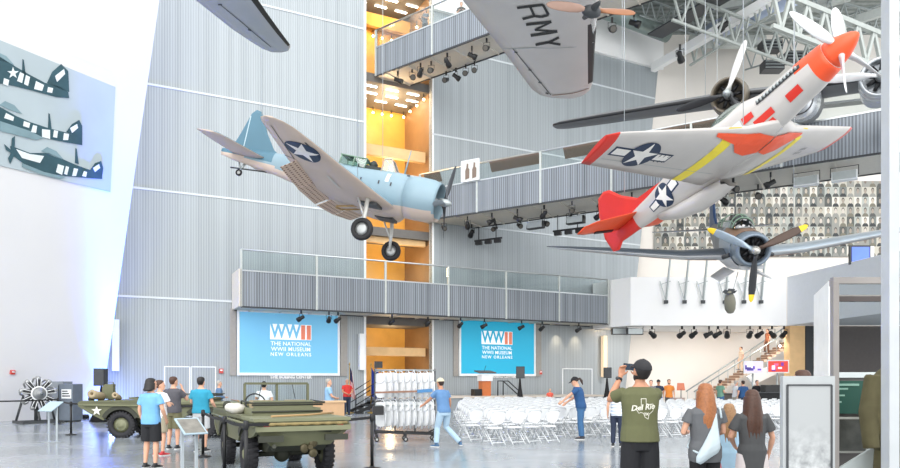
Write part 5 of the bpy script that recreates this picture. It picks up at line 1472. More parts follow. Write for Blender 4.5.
# grey cabinets by the wall
for (a, b, top, Y, m, lab) in ((62, 79, 384, 29.2, mat('slate blue cabinet', '6a7480', .5), 'slate grey cabinet with a white notice beside the engine'), (50, 69, 381.5, 29.9, mat('mid grey cabinet', '878e95', .5), 'taller grey cabinet behind the slate cabinet')):
    p = ground((a + b)/2, Y); w = (b - a)/F*Y; h = CH + (HY - top)/F*Y
    r = thing('cabinet', lab, 'cabinet', (p.x, p.y, 0), R(-12))
    g = MB(); g.box2((-w/2, -.28, .06), (w/2, .28, h)); g.build('casing', m, r)
    g = MB(); g.box2((-w/2 + .03, -.24, 0.005), (w/2 - .03, .24, .06)); g.build('plinth', M_black, r)
    if a == 62:
        g = MB(); g.box2((-.18, -.3, h - .6), (.28, -.28, h - .22)); n = g.build('notice', M_trim, r)
        g = MB()
        for k in range(3): g.box2((-.14, -.305, h - .52 + k*.1), (.24 - .06*k, -.3, h - .47 + k*.1))
        g.build('notice_lines', M_dark, n)
        g = MB(); g.box2((-w/2 + .02, -.3, .12), (-w/2 + .035, -.28, h - .06)); g.build('door_gap', M_black, r)
# =============================================================== belt barriers and reading panels
def stanchion(px, Y, label):
    p = ground(px, Y); r = thing('belt_post', label, 'barrier post', (p.x, p.y, 0))
    g = MB(); g.lathe([(.17, .005), (.17, .02), (.06, .035), (.035, .06)], 20, None, True); g.build('base', M_black, r)
    g = MB(); g.tube([(0, 0, .05), (0, 0, .95)], .032, 12); g.build('post', M_black, r)
    g = MB(); g.lathe([(.03, .9), (.042, .91), (.042, 1.02), (.03, 1.04), (.002, 1.045)], 14); g.build('belt_head', M_black, r)
    return p
st = {}
for k, (px, Y, lab) in enumerate(((71, 21.8, 'black belt post before the grey cabinet'), (58, 27.3, 'black belt post right of the engine stand'), (203, 15.4, 'black belt post beside the man in the teal shirt'), (224.5, 12.5, 'black belt post left of the nearer army car front wheel'), (246, 11.0, 'black belt post in front of the nearer army car stern, at the left'), (372, 13.3, 'black belt post between the nearer army car and the chair trolley'), (-14, 24, 'black belt post outside the left'))):
    if px > 0: st[px] = stanchion(px, Y, lab)
M_belt = mat('black belt webbing', '1b1b1e', .7)
def belt(a, b, label, z=.975, sag=.03):
    a = V((a.x, a.y, z)); b = V((b.x, b.y, z)); d = (b - a).normalized() * .045; a += d; b -= d
    n = 10; g = MB()
    pts = [a + (b - a)*(i/n) - Z*sag*math.sin(PI*i/n) for i in range(n + 1)]
    s = (b - a).cross(Z).normalized()*.004
    rings = [[p + Z*.026 - s, p + Z*.026 + s, p - Z*.026 + s, p - Z*.026 - s] for p in pts]
    g.loft(rings, smooth=False); g.build('barrier_belt', M_belt, label=label, cat='belt')
belt(st[203], st[224.5], 'black belt from the post by the teal shirted man to the next post')
belt(st[224.5], st[246], 'black belt between the two posts before the front wheel')
belt(st[246], st[372], 'long black belt across the stern of the nearer army car')
belt(st[58], st[71], 'black belt joining the two posts near the engine')
belt(ground(-30, 24.5), st[58], 'black belt running out to the left in front of the engine')
belt(st[71], ground(196, 19.6), 'long black belt in front of the starred army car')
def panel(px, Y, top, w, label, rz, tilt=35, picture=True):
    p = ground(px, Y); r = thing('reading_panel', label, 'information panel', (p.x, p.y, 0), rz)
    h = CH + (HY - top)/F*Y
    for s in (-1, 1):
        g = MB(); g.box2((s*w*.3 - .025, .04, 0.012), (s*w*.3 + .025, .07, h - .1)); g.build('leg', mat('clear grey leg', 'b7bfc4', .25, .3), r)
    g = MB(); g.box2((-w*.42, -.12, 0.002), (w*.42, .22, .012)); g.build('foot_plate', M_steel, r)
    c, s_ = math.cos(R(tilt)), math.sin(R(tilt))
    q = [(-w/2, -.22*c, h - .13 - .22*s_), (w/2, -.22*c, h - .13 - .22*s_), (w/2, .22*c, h - .13 + .22*s_), (-w/2, .22*c, h - .13 + .22*s_)]
    off = V((0, -s_, c))
    g = MB(); g.prism(q, off*.02); t = g.build('board', mat('pale blue board', 'a4bac6', .3), r)
    if picture:
        g = MB(); f = [V(x)*.0 + (V(x) - V((0, 0, h - .13)))*.86 + V((-.0, 0, h - .13)) + off*.02 for x in q]; g.prism(f, off*.004); g.build('picture', mat('grey brown print', '7d7a72', .4, var=.3, scale=9), t)
panel(51, 19.2, 402, .55, 'pale blue reading panel on a slim leg before the engine', R(-25), 35, False)
panel(191, 11.8, 419, .42, 'tilted reading panel with a picture in front of the visitors at the left', R(48), 35)

# =============================================================== white folding chairs
C_w = mat('white moulded chair', 'eef0f1', .35, var=.02)
C_f = mat('white chair frame', 'dcdfe1', .35, .1, var=.02)
bk = [(.205*math.copysign(abs(math.cos(2*PI*i/20))**.7, math.cos(2*PI*i/20)), .17*math.copysign(abs(math.sin(2*PI*i/20))**.75, math.sin(2*PI*i/20))) for i in range(20)]
def make_chair():
    r = thing('folding_chair', 'x', 'chair')
    # sits facing +y, seat 0.45 high
    g = MB()
    pts = [(-.19, -.2, 0), (-.2, .2, 0), (.2, .2, 0), (.19, -.2, 0)]
    ring = []
    out = [(-.17, -.21), (-.2, -.1), (-.2, .15), (-.15, .21), (.15, .21), (.2, .15), (.2, -.1), (.17, -.21)]
    g.loft([[V((x, y, .43)) for x, y in out], [V((x, y, .455)) for x, y in out], [V((x*.85, y*.85, .462)) for x, y in out]], smooth=False); g.build('seat', C_w, r)
    g = MB()
    f = lambda x, z, o: V((x, -.27 - .09*(z/.3) + o + .04*(1 - (x/.2)**2)*-1, .73 + z))
    g.loft([[f(x, z, -.012) for x, z in bk], [f(x, z, .012) for x, z in bk]], smooth=False); g.build('backrest', C_w, r)
    def leg(pts, nm):
        g = MB(); g.tube(pts, .0135, 6); g.build(nm, C_f, r)
    # outer frame: front feet up to the back top
    for s in (-1, 1):
        leg([(s*.215, .26, .012), (s*.215, -.02, .42), (s*.21, -.25, .72), (s*.2, -.32, .84)], 'front_leg')
        leg([(s*.185, -.34, .012), (s*.185, .1, .42)], 'rear_leg')
    leg([(-.215, .22, .08), (.215, .22, .08)], 'front_stretcher')
    leg([(-.185, -.3, .07), (.185, -.3, .07)], 'rear_stretcher')
    leg([(-.2, -.32, .84), (-.13, -.36, .905), (.13, -.36, .905), (.2, -.32, .84)], 'top_bow')
    return r
chair = make_chair(); used = False
CD = V((.893, .449, 0)); CN = V((-.449, .893, 0))
P0 = V((1.66, 18.75, 0))
ordn = ('rearmost row, nearest the viewer', 'second row from the rear', 'third row from the rear', 'fourth row from the rear', 'fifth row from the rear', 'sixth row from the rear', 'seventh row from the rear', 'eighth row from the rear', 'ninth row from the rear', 'tenth row from the rear', 'eleventh row from the rear', 'row second from the stage', 'row nearest the stage')
crz = math.atan2(CD.y, CD.x)
nchair = 0
RP = 1.2
for j in range(13):
    for i in range(-30, 60):
        if i % 2 and False: continue
        p = P0 + CD*(.56*i) + CN*(RP*j)
        px = CX + F*p.x/p.y
        if px < (476 if j < 1 else 466 if j < 2 else 458) or px > 795: continue
        if (19 - j * 0) <= i <= 19: continue
        # aisle around the man setting out chairs and the boy
        q = (p - V((3.72, 20.1, 0)))
        if abs(q.x) < .62 and abs(q.y) < .72: continue
        q = (p - V((4.27, 17.95, 0)))
        if abs(q.x) < .5 and abs(q.y) < .6: continue
        if p.y > 36.0 - .0*p.x or (p - W0).dot(WN) < 4.6: continue
        if p.x > 8.0 and p.y > 32.2: continue
        o = chair if not used else copy_tree(chair); used = True
        o.location = p + V((rnd.uniform(-.03, .03), rnd.uniform(-.03, .03), 0)); o.rotation_euler = (0, 0, crz + rnd.uniform(-.06, .06))
        tag(o, 'white folding chair in the ' + ordn[j], 'chair', 'white folding chairs, ' + ordn[j]); nchair += 1
print('chairs', nchair)
# chair trolley with folded chairs hanging in two tiers
TP = ground(405, 19.6); TR = R(8)
tr_ = thing('chair_trolley', 'black wheeled trolley loaded with folded white chairs in two tiers', 'trolley', (TP.x, TP.y, 0), TR)
TM = Matrix.Translation((TP.x, TP.y, 0)) @ Matrix.Rotation(TR, 4, 'Z')
L2 = .84
g = MB()
for y in (-.28, .28): g.bar((-L2, y, .27), (L2, y, .2), .06, .05)
for x in (-L2, 0, L2): g.bar((x, -.28, .235), (x, .28, .235), .05, .05)
g.bar((L2 - .3, -.28, .22), (L2, -.28, .36), .04, .04); g.build('base_frame', M_black, tr_)
for x in (-L2 + .05, .0, L2 - .05):
    for y in (-.26, .26):
        g = MB(); g.box((x, y, .16), (.05, .06, .1)); cst = g.build('caster_fork', M_black, tr_); wheel(cst, V((x, y, .065)), .065, .04)
for x in (-L2, -.28, .28, L2):
    g = MB(); g.tube([(x, 0, .22), (x, 0, 2.02)], .022, 7); g.build('upright', M_dark, tr_)
for z in (1.0, 1.98):
    for y in (-.13, .13):
        g = MB(); g.tube([(-L2, y, z), (L2, y, z)], .02, 7); g.build('hanging_rail', M_steel, tr_)
g = MB(); g.bar((-L2, -.24, 1.36), (L2 - .25, -.24, 1.40), .06, .05); g.build('strap', mat('brown strap', '8d6a58', .8), tr_)
g = MB(); g.bar((L2 - .52, -.25, 1.39), (L2 - .1, -.25, 1.42), .06, .09); g.build('strap_grip', mat('blue strap', '4b7fae', .8), tr_)
fc = None
for tier, (z, lab) in enumerate(((.34, 'folded white chair hanging in the lower tier of the trolley'), (1.14, 'folded white chair hanging in the upper tier of the trolley'))):
    for k in range(9):
        if fc is None:
            fc = thing('folded_chair', 'x', 'chair')
            g = MB(); g.loft([[V((x*1.1, y_, .3 + zz*1.4)) for x, zz in bk] for y_ in (-.015, .015)], smooth=False)
            g.build('seat', C_w, fc)
            g = MB(); g.loft([[V((x, y_, .62 + zz*.8)) for x, zz in bk] for y_ in (-.05, -.025)], smooth=False); g.build('backrest', C_w, fc)
            for s in (-1, 1):
                g = MB(); g.tube([(s*.22, -.03, 0), (s*.22, -.03, .7), (s*.16, -.03, .8), (0, -.03, .82)], .013, 6); g.build('front_leg', C_f, fc)
                g = MB(); g.tube([(s*.19, .03, .0), (s*.19, .03, .5)], .013, 6); g.build('rear_leg', C_f, fc)
            o = fc
        else: o = copy_tree(fc)
        x = -L2 + .16 + k*.17
        o.matrix_world = TM @ Matrix.Translation((x, 0, z + .012*(k % 3))) @ Matrix.Rotation(R(-52 + 5*math.sin(k*2.)), 4, 'Z')
        tag(o, lab, 'chair', 'folded chairs, ' + ('lower' if tier == 0 else 'upper') + ' tier of the trolley')
g = MB(); g.box((0, 0, .12), (.3, .25, .24)); o = g.build('black_box', M_black, label='small black box hung on the left end of the trolley', cat='box'); o.matrix_world = TM @ Matrix.Translation((-L2 + .08, -.32, .75))
g = MB(); g.box((0, 0, .1), (.22, .2, .18)); o = g.build('black_box', M_black, label='small black box on top of the trolley uprights at the left', cat='box'); o.matrix_world = TM @ Matrix.Translation((-L2 + .1, 0, 2.03))

# =============================================================== right: bar, screens, stand
p = ground(764, 36.5)
r = thing('bar_counter', 'black draped bar counter below the two small screens', 'counter', (p.x, p.y, 0))
g = MB(); g.box2((-1.2, -.4, 0.01), (1.1, .4, 1.08)); g.build('drape', mat('black drape', '1d1e20', .8), r)
g = MB(); g.box2((-1.25, -.45, 1.08), (1.15, .45, 1.13)); g.build('counter_top', M_dark, r)
g = MB(); g.box2((-.1, -.42, 1.13), (1.0, .2, 1.5)); g.build('back_bar', M_black, r)
p2 = ground(722, 37.2)
r = thing('bar_counter', 'grey brown side counter left of the black draped bar', 'counter', (p2.x + .6, p2.y, 0))
g = MB(); g.box2((-.7, -.35, 0.01), (.7, .35, 1.0)); g.build('counter_body', mat('grey brown counter', '6d645c', .6), r)
g = MB(); g.box2((-.75, -.4, 1.0), (.75, .4, 1.05)); g.build('counter_top', M_dark, r)
for k, (a, b, y0, y1, cs, lab) in enumerate(((743.5, 763, 361, 373.5, ('c9bde8', '3b2f7a', '5b3fa0', 'e8e4f4'), 'wall screen with a violet picture beside the stairs'), (767, 788.5, 360, 373, ('c0392b', 'e05a8a', '6b2b8f', 'f4d9e4'), 'wall screen with a crimson picture right of the violet one'))):
    Y = 40.5; A_ = at(a, y1, Y); B_ = at(b, y0, Y); w = B_.x - A_.x; h = B_.z - A_.z
    r = thing('television', lab, 'screen', ((A_.x + B_.x)/2, Y, 0))
    zc = (A_.z + B_.z)/2
    g = MB(); g.box((0, 0, zc), (w, .08, h)); g.build('bezel', M_trim, r)
    g = MB(); g.box((0, -.045, zc), (w*.92, .01, h*.84)); g.build('picture', mat('tv ground %d' % k, cs[0], .4, emit=.35, var=.1, scale=3), r)
    for q in range(6):
        x = (rnd.random() - .5)*w*.7; z = zc + (rnd.random() - .5)*h*.4; ww = .12 + .3*rnd.random()
        g = MB(); g.box((x, -.052 - q*.0006, z), (ww, .003, .08 + .2*rnd.random())); g.build('picture_patch', mat('tv patch %d %d' % (k, q % 3), cs[1 + q % 3], .4, emit=.35, var=.1), r)
    g = MB(); g.tube([(0, .08, 0.03), (0, .08, zc)], .05, 8); g.build('pole', M_steel, r)
    g = MB(); g.box2((-.3, -.2, 0.0), (.3, .36, .03)); g.build('base', M_dark, r)
p = ground(681, 33.5)
r = thing('notice_stand', 'small orange notice on a slim stand behind the chairs', 'sign', (p.x, p.y, 0))
g = MB(); g.tube([(0, 0, 0.03), (0, 0, 1.3)], .02, 7); g.build('pole', M_dark, r)
g = MB(); g.lathe([(.18, .005), (.18, .03), (.02, .04)], 14, None, True); g.build('base', M_dark, r)
g = MB(); g.prism([(-.2, 0, 1.25), (.2, 0, 1.25), (.16, .05, 1.6), (-.16, .05, 1.6)], (0, .02, 0)); g.build('board', mat('orange notice', 'c4704f', .5), r)
p = ground(676, 33.2); g = MB(); g.box((0, 0, .45), (.55, .4, .88)); g.box((0, 0, .9), (.6, .44, .03)); o = g.build('crate', mat('grey pink crate', 'a5938a', .6), label='grey pink crate left of the orange notice', cat='crate'); o.location = (p.x - .05, p.y - .35, 0)
# wooden lectern-like crate behind the jeep
p = ground(327, 22.4); r = thing('desk', 'pale timber desk behind the nearer army car', 'desk', (p.x, p.y, 0), R(20))
g = MB(); g.box2((-.55, -.3, 0.01), (.5, .3, 1.0)); g.build('desk_body', mat('pale timber desk', 'c7a27c', .5), r)
g = MB(); g.box2((-.6, -.34, 1.0), (.55, .34, 1.05)); g.build('desk_top', mat('pale timber desk top', 'd6b48c', .45), r)

# =============================================================== display case and placard, near right
CY = 5.5
M_case = mat('grey brown case frame', '8f8a86', .4, .3)
def cx(px, Y): return (px - CX)/F*Y
r = thing('display_case', 'tall glass display case at the right edge with an army coat inside', 'display case', (cx(834, CY), CY, 0))
ZT = CH + (HY - 280)/F*CY
g = MB()
g.box2((-.015, -.02, 0), (.03, .03, ZT - .031)); g.build('corner_post', M_case, r)
g = MB(); g.box2((-.015, -.02, ZT - .03), (1.2, .03, ZT + .02)); g.build('top_frame', M_case, r)
g = MB(); g.box2((.03, -.02, ZT - .17), (1.2, .02, ZT - .13)); g.build('cross_rail', mat('dark bronze rail', '4d4644', .4, .4), r)
g = MB(); g.box2((.03, -.008, .3), (1.2, .0, ZT - .03)); g.build('front_glass', glass('case glass', 'f4f6f6', .02, -.03), r)
g = MB(); g.prism([(.0, .03, .3), (.36, .95, .3), (.36, .95, ZT), (.0, .03, ZT)], (-.02, .01, 0)); g.build('side_glass', mat('white case side', 'eeefee', .3), r)
g = MB(); g.box2((.36, .95, 0), (1.3, .99, 1.69)); g.build('back_panel', mat('taupe back panel', '77716f', .6), r)
g = MB(); g.box2((.36, .93, 1.69), (1.3, 1.0, 1.74)); g.build('back_rail', M_trim, r)
g = MB(); g.box2((0, 0, 0), (1.25, .95, .3)); g.build('plinth', M_dark, r)
g = MB(); g.box2((.36, .93, ZT - .06), (1.3, .99, ZT)); g.bar((.0, .03, ZT - .02), (.36, .95, ZT - .02), .04, .05); g.build('rear_frame', M_case, r)
M_grnb = mat('dark green board', '2c5b4e', .5)
g = MB(); g.box2((.4, .9, 1.36), (1.25, .945, 1.66)); b_ = g.build('green_board', M_grnb, r)
g = MB()
for k in range(3): g.box2((.44, .895, 1.58 - k*.06), (.62 - .03*k, .9, 1.595 - k*.06))
g.box2((.44, .893, 1.615), (.72, .9, 1.635)); g.build('board_lettering', mat('pale green lettering', '9fc4b4', .5), b_)
g = MB(); g.box2((.42, .9, 1.0), (.8, .93, 1.33)); b_ = g.build('photograph', mat('pale photo border', 'c6c3bb', .5), r)
g = MB(); g.box2((.44, .893, 1.02), (.78, .9, 1.31)); g.build('photo_print', mat('dark photo print', '55544f', .4, var=.5, scale=7), b_)
g = MB(); g.bar((.36, .7, .75), (.72, .6, 1.02), .05, .16); g.build('pale_strut', M_trim, r)
# coat on a stand inside the case
co = thing('army_coat', 'khaki belted army coat on a stand inside the display case', 'coat', (cx(896, 5.85), 5.85, .3))
g = MB(); rings = []
for z, rx, ry in ((.12, .2, .16), (.4, .19, .15), (.78, .165, .13), (.84, .155, .125), (1.05, .18, .14), (1.3, .2, .14), (1.42, .17, .11), (1.5, .08, .07), (1.54, .07, .06)):
    rings.append([V((rx*(1 + .05*math.sin(7*2*PI*i/28)*(1.3 - z) * (z < .9))*math.cos(2*PI*i/28), ry*math.sin(2*PI*i/28), z)) for i in range(28)])
g.loft(rings)
g.tube([(-.18, 0, 1.4), (-.25, -.02, 1.1), (-.24, -.06, .8)], [.075, .07, .065], 10); g.tube([(.18, 0, 1.4), (.25, -.02, 1.1), (.24, -.06, .8)], [.075, .07, .065], 10)
M_khaki = mat('khaki wool', '6f6549', .9, var=.1, scale=14, bump=.2)
remesh(g, 'coat_cloth', M_khaki, co, .014)
g = MB(); g.lathe([(.165, .78), (.178, .8), (.178, .84), (.165, .86)], 28, Matrix.Diagonal((1, .84, 1, 1))); g.build('belt', mat('khaki belt', '585036', .8), co)
g = MB(); g.tube([(0, 0, 0), (0, 0, .2)], .02, 8); g.lathe([(.14, 0.002), (.14, .02)], 16, None, True, True); g.build('stand', M_black, co)
# placard with a cloud photograph
PX0, PX1, PY = cx(783, 5.25), cx(835, 5.25), 5.25
r = thing('placard', 'grey framed placard with a cloudy black and white photograph beside the display case', 'placard', ((PX0 + PX1)/2, PY, 0))
w = PX1 - PX0; h = CH + (HY - 376)/F*PY
g = MB(); g.box2((-w/2, -.0, 0), (w/2, .05, h)); g.build('panel', mat('mid grey panel', 'a5a9aa', .4), r)
def cloud_mat():
    m = bpy.data.materials.new('cloud print'); m.use_nodes = True
    nt = m.node_tree; b = nt.nodes['Principled BSDF']; L = nt.links.new; N = nt.nodes.new
    tc = N('ShaderNodeTexCoord'); nz = N('ShaderNodeTexNoise'); nz.inputs['Scale'].default_value = 9; nz.inputs['Detail'].default_value = 7; nz.inputs['Roughness'].default_value = .6
    L(tc.outputs['Object'], nz.inputs['Vector'])
    sp = N('ShaderNodeSeparateXYZ'); L(tc.outputs['Object'], sp.inputs[0])
    mr = N('ShaderNodeMapRange'); mr.inputs[1].default_value = 1.35; mr.inputs[2].default_value = .95; L(sp.outputs[2], mr.inputs[0])
    s = N('ShaderNodeMath'); s.operation = 'SUBTRACT'; s.inputs[1].default_value = .5; L(nz.outputs['Fac'], s.inputs[0])
    k = N('ShaderNodeMath'); k.operation = 'MULTIPLY'; L(s.outputs[0], k.inputs[0]); L(mr.outputs[0], k.inputs[1])
    a = N('ShaderNodeMath'); a.operation = 'MULTIPLY_ADD'; a.inputs[1].default_value = 3.2; a.inputs[2].default_value = .55; L(k.outputs[0], a.inputs[0])
    cr = N('ShaderNodeValToRGB'); cr.color_ramp.elements[0].color = lin('5f6264'); cr.color_ramp.elements[1].color = lin('c4c7c7'); L(a.outputs[0], cr.inputs[0])
    L(cr.outputs[0], b.inputs['Base Color']); b.inputs['Roughness'].default_value = .35
    return m
g = MB(); g.box2((-w/2 + .03, -.006, .96), (w/2 - .03, 0, h - .07)); g.build('photo_print', cloud_mat(), r)
g = MB()
g.bar((-w/2 + .03, -.008, .955), (w/2 - .03, -.008, .955), .012, .012); g.bar((-w/2 + .03, -.008, h - .068), (w/2 - .03, -.008, h - .068), .012, .012)
for s in (-1, 1): g.bar((s*(w/2 - .03), -.008, .955), (s*(w/2 - .03), -.008, h - .068), .012, .012)
g.build('print_frame', M_dark, r)
# tall white post at the frame edge
Y = 5.05
g = MB(); g.box2((cx(889.5, Y), Y, 0), (cx(899.5, Y), Y + .1, 8)); o = g.build('tall_post', mat('pale grey post', 'b4b8ba', .35, .1), label='tall pale grey post running the full height at the right edge', cat='post')
# =============================================================== people
SK = [mat('skin light', 'd9a68a', .55, var=.04), mat('skin tan', 'c08a6c', .55, var=.04), mat('skin deep', '7d5440', .55, var=.04)]
HAIR = {'black': mat('black hair', '1c1817', .5, var=.2, scale=30), 'brown': mat('brown hair', '4a2f22', .5, var=.25, scale=40), 'dark': mat('dark brown hair', '35241d', .5, var=.25, scale=40),
        'red': mat('copper hair', '9c623a', .45, var=.25, scale=40), 'grey': mat('grey hair', 'a9a49d', .6, var=.2, scale=30), 'blond': mat('dark blond hair', '94704c', .5, var=.25, scale=40)}
def cloth(name, c, b=.15): return mat('cloth ' + name, c, .85, var=.07, scale=9., bump=b)
M_sole = mat('white sole', 'd8d8d6', .6)
M_eye = mat('dark eye', '1a1413', .3)
def lerp(a, b, t): return V(a) + (V(b) - V(a))*t
def seg(g, pts, rad, n=12):
    g.tube(pts, rad, n); 
def ring_e(c, rx, ry, n=20, rot=None, e=2.2):
    out = []
    for i in range(n):
        a = 2*PI*i/n; ca, sa = math.cos(a), math.sin(a)
        p = V((rx*math.copysign(abs(ca)**(2/e), ca), ry*math.copysign(abs(sa)**(2/e), sa), 0))
        if rot is not None: p = rot @ p
        out.append(V(c) + p)
    return out
J0 = dict(rsh=(.18, -.01, 1.395), lsh=(-.18, -.01, 1.395), rel=(.245, -.04, 1.14), lel=(-.245, -.04, 1.14), rwr=(.25, .05, .90), lwr=(-.25, .05, .90),
          rhip=(.09, 0, .90), lhip=(-.09, 0, .90), rkn=(.10, .015, .49), lkn=(-.10, .015, .49), ran=(.11, -.02, .08), lan=(-.11, -.02, .08))
def person(label, x, y, face, h=1.75, pose=None, skin=0, shirt=None, sleeve=.6, hem=.88, pants=None, leg=1., shoe='202022', hair='dark', style='short', cap=None,
           lean=(0, 0), yaw=0., pitch=0., w=1., belly=0., vox=.012, z=0., cat='person', female=False, shoe_m=None, puff=0., apron=None, beard=False, curl=.5, footdir=None, hemflare=0.):
    J = {k: V(v) for k, v in J0.items()}
    for k, v in (pose or {}).items(): J[k] = V(v)
    sk = SK[skin]
    r = thing('person', label, cat, (x, y, z), face, scale=h/1.75)
    lx, ly = lean
    def off(zz):
        t = max(0, zz - .95)/.5; return V((lx*t, ly*t, 0))
    for k in ('rsh', 'lsh', 'rel', 'lel', 'rwr', 'lwr'):
        if not (pose and k in pose): J[k] = J[k] + off(J[k].z if 'sh' in k else 1.42)
        if w != 1 and not (pose and k in pose): J[k].x *= w
    hw = .94 if female else 1.
    def torso(k, zs, grow=0.):
        rings = []
        tab = [(.80, .15, .105), (.88, .168, .118), (.95, .166*(1.04 if female else 1), .118), (1.06, .142*(.95 if female else 1.04), .108), (1.18, .15*hw, .112), (1.30, .168*hw, .118), (1.39, .176*hw, .108), (1.44, .135*hw, .085), (1.475, .075, .062), (1.50, .058, .058)]
        for zz in zs:
            rx = interp([(a, b) for a, b, c in tab], zz, 1); ry = interp([(a, c) for a, b, c in tab], zz, 1)
            bl = belly*math.exp(-((zz - 1.05)/.16)**2)
            rings.append(ring_e(off(zz) + V((0, bl*.5 + (.012 if female and 1.22 < zz < 1.36 else 0), zz)), (rx*w + grow + bl*.3), (ry*(.5 + .5*w) + grow + bl*.5)))
        return rings
    NB = off(1.48) + V((0, 0, 1.48))
    HM = Matrix.Translation(NB) @ Matrix.Rotation(yaw, 4, 'Z') @ Matrix.Rotation(pitch, 4, 'X') @ Matrix.Translation((0, 0, -1.48))
    # ---- the body in one skin
    g = MB()
    g.loft(torso(0, (.80, .88, .95, 1.06, 1.18, 1.30, 1.39, 1.44, 1.475, 1.50)))
    g.tube([NB - Z*.05, NB + Z*.04, HM @ V((0, .012, 1.57))], [.062, .054, .052], 14)
    g.M = HM
    hr = [(1.522, .03, .032, .062), (1.54, .05, .058, .045), (1.575, .062, .08, .024), (1.61, .07, .092, .012), (1.65, .0745, .098, .004), (1.69, .072, .094, 0), (1.72, .06, .078, -.002), (1.742, .036, .048, -.004), (1.75, .012, .016, -.004)]
    g.loft([ring_e((0, cy, zz), rx, ry, 18) for zz, rx, ry, cy in hr])
    g.loft([[V((s*.0 + xx, yy, zz)) for xx, yy in ((-.013, .085), (.013, .085), (.010, .09 + d), (-.010, .09 + d))] for zz, d in ((1.655, .012), (1.625, .024), (1.60, .034), (1.588, .02)) for s in (1,)])
    g.ell((0, .095, 1.562), (.024, .014, .007), 10, 6); g.ell((0, .094, 1.553), (.02, .013, .007), 10, 6)
    g.ell((0, .09, 1.665), (.05, .014, .01), 10, 6)
    for s in (-1, 1): g.ell((s*.077, -.004, 1.622), (.012, .02, .032), 10, 6)
    g.M = None
    for s, p in ((1, 'r'), (-1, 'l')):
        sh, el, wr = J[p+'sh'], J[p+'el'], J[p+'wr']
        k = .9 if female else 1.
        g.tube([sh + V((-s*.05, 0, -.02)), sh, lerp(sh, el, .35), lerp(sh, el, .8), el, lerp(el, wr, .3), lerp(el, wr, .75), wr], [.046*k, .05*k, .047*k, .041*k, .038*k, .041*k, .031*k, .026*k], 12)
        d = (wr - el).normalized()
        if pose and p+'hd' in pose: d = V(pose[p+'hd']).normalized()
        side = V(pose[p+'th']) if pose and p+'th' in pose else V((0, 1, 0))     # thumb side
        side = (side - d*side.dot(d)).normalized(); nrm = d.cross(side)
        if nrm.x * s > 0: nrm = -nrm                          # palm faces the body
        q = wr + d*.045
        Mh = Matrix((side, nrm, d)).transposed()
        g.tube([wr - d*.01, wr + d*.02], [.026, .028], 10)
        g.loft([[wr + d*t + Mh @ V((a*ww, b*tt, 0)) for a, b in [(math.cos(2*PI*i/12), math.sin(2*PI*i/12)) for i in range(12)]] for t, ww, tt in ((0, .024, .018), (.03, .036, .017), (.07, .042, .016), (.095, .04, .014), (.102, .03, .008))])
        for f, (fl, fo) in enumerate(((.068, .03), (.078, .0105), (.072, -.0095), (.056, -.028))):
            b0 = wr + d*.085 + side*fo; cu = curl*(1. + .12*f)
            d1 = (d*math.cos(cu*.6) + nrm*math.sin(cu*.6)); d2 = (d*math.cos(cu*1.5) + nrm*math.sin(cu*1.5)); d3 = (d*math.cos(cu*2.2) + nrm*math.sin(cu*2.2))
            p1 = b0 + d1*fl*.48; p2 = p1 + d2*fl*.32; p3 = p2 + d3*fl*.25
            g.tube([b0 - d*.02, b0, p1, p2, p3], [.0095, .0095, .009, .0082, .0065], 8)
        t0 = wr + d*.025 + side*.026; t1 = t0 + (d*.62 + side*.7 + nrm*.25).normalized()*.04; t2 = t1 + (d*.85 + side*.3 + nrm*.35).normalized()*.032
        g.tube([wr + d*.02 + side*.008, t0, t1, t2], [.013, .012, .0105, .0075], 8)
        hp_, kn, an = J[p+'hip'], J[p+'kn'], J[p+'an']
        g.tube([hp_ + V((0, 0, .02)), lerp(hp_, kn, .25), lerp(hp_, kn, .75), kn, lerp(kn, an, .25), lerp(kn, an, .6), an + V((0, 0, .02))], [.088, .086, .062, .053, .056, .043, .034], 14)
        fd = V((s*.18, 1, 0)).normalized() if not footdir else V(footdir[0 if s == 1 else 1]).normalized()
        g.tube([an - fd*.05 - Z*.035, an + fd*.03 - Z*.03, an + fd*.13 - Z*.05], [.032, .036, .024], 10)
    body = remesh(g, 'body', sk, r, vox, 2, .4)
    # ---- eyes
    for s in (-1, 1):
        e = MB(); e.M = HM; e.ell((s*.031, .092, 1.634), (.011, .008, .007), 8, 6); e.build('eye', M_eye, r)
    # ---- clothes
    if shirt:
        g = MB(); gr = .016 + puff
        zs = [hem, hem + .06, .98, 1.06, 1.18, 1.30, 1.39, 1.44, 1.468]
        zs = [q for q in zs if q >= hem - 1e-6]
        tr_ = torso(0, zs, gr)
        if hemflare: tr_[0] = [off(hem) + (p - off(hem) - V((0, 0, hem)))*(1 + hemflare) + V((0, 0, hem)) for p in tr_[0]]
        g.loft(tr_)
        for s, p in ((1, 'r'), (-1, 'l')):
            sh, el, wr = J[p+'sh'], J[p+'el'], J[p+'wr']
            if sleeve <= 1:
                g.tube([sh + V((-s*.07, 0, -.03)), sh + V((0, 0, .004)), lerp(sh, el, sleeve*.5), lerp(sh, el, sleeve)], [.058, .062, .062 + puff*.5, .066 + puff*.6], 14)
            else:
                g.tube([sh + V((-s*.07, 0, -.03)), sh, lerp(sh, el, .5), el, lerp(el, wr, .5), lerp(el, wr, .94)], [.058, .062, .06, .054, .05, .042], 14)
        remesh(g, 'shirt', shirt, r, vox, 3, .5)
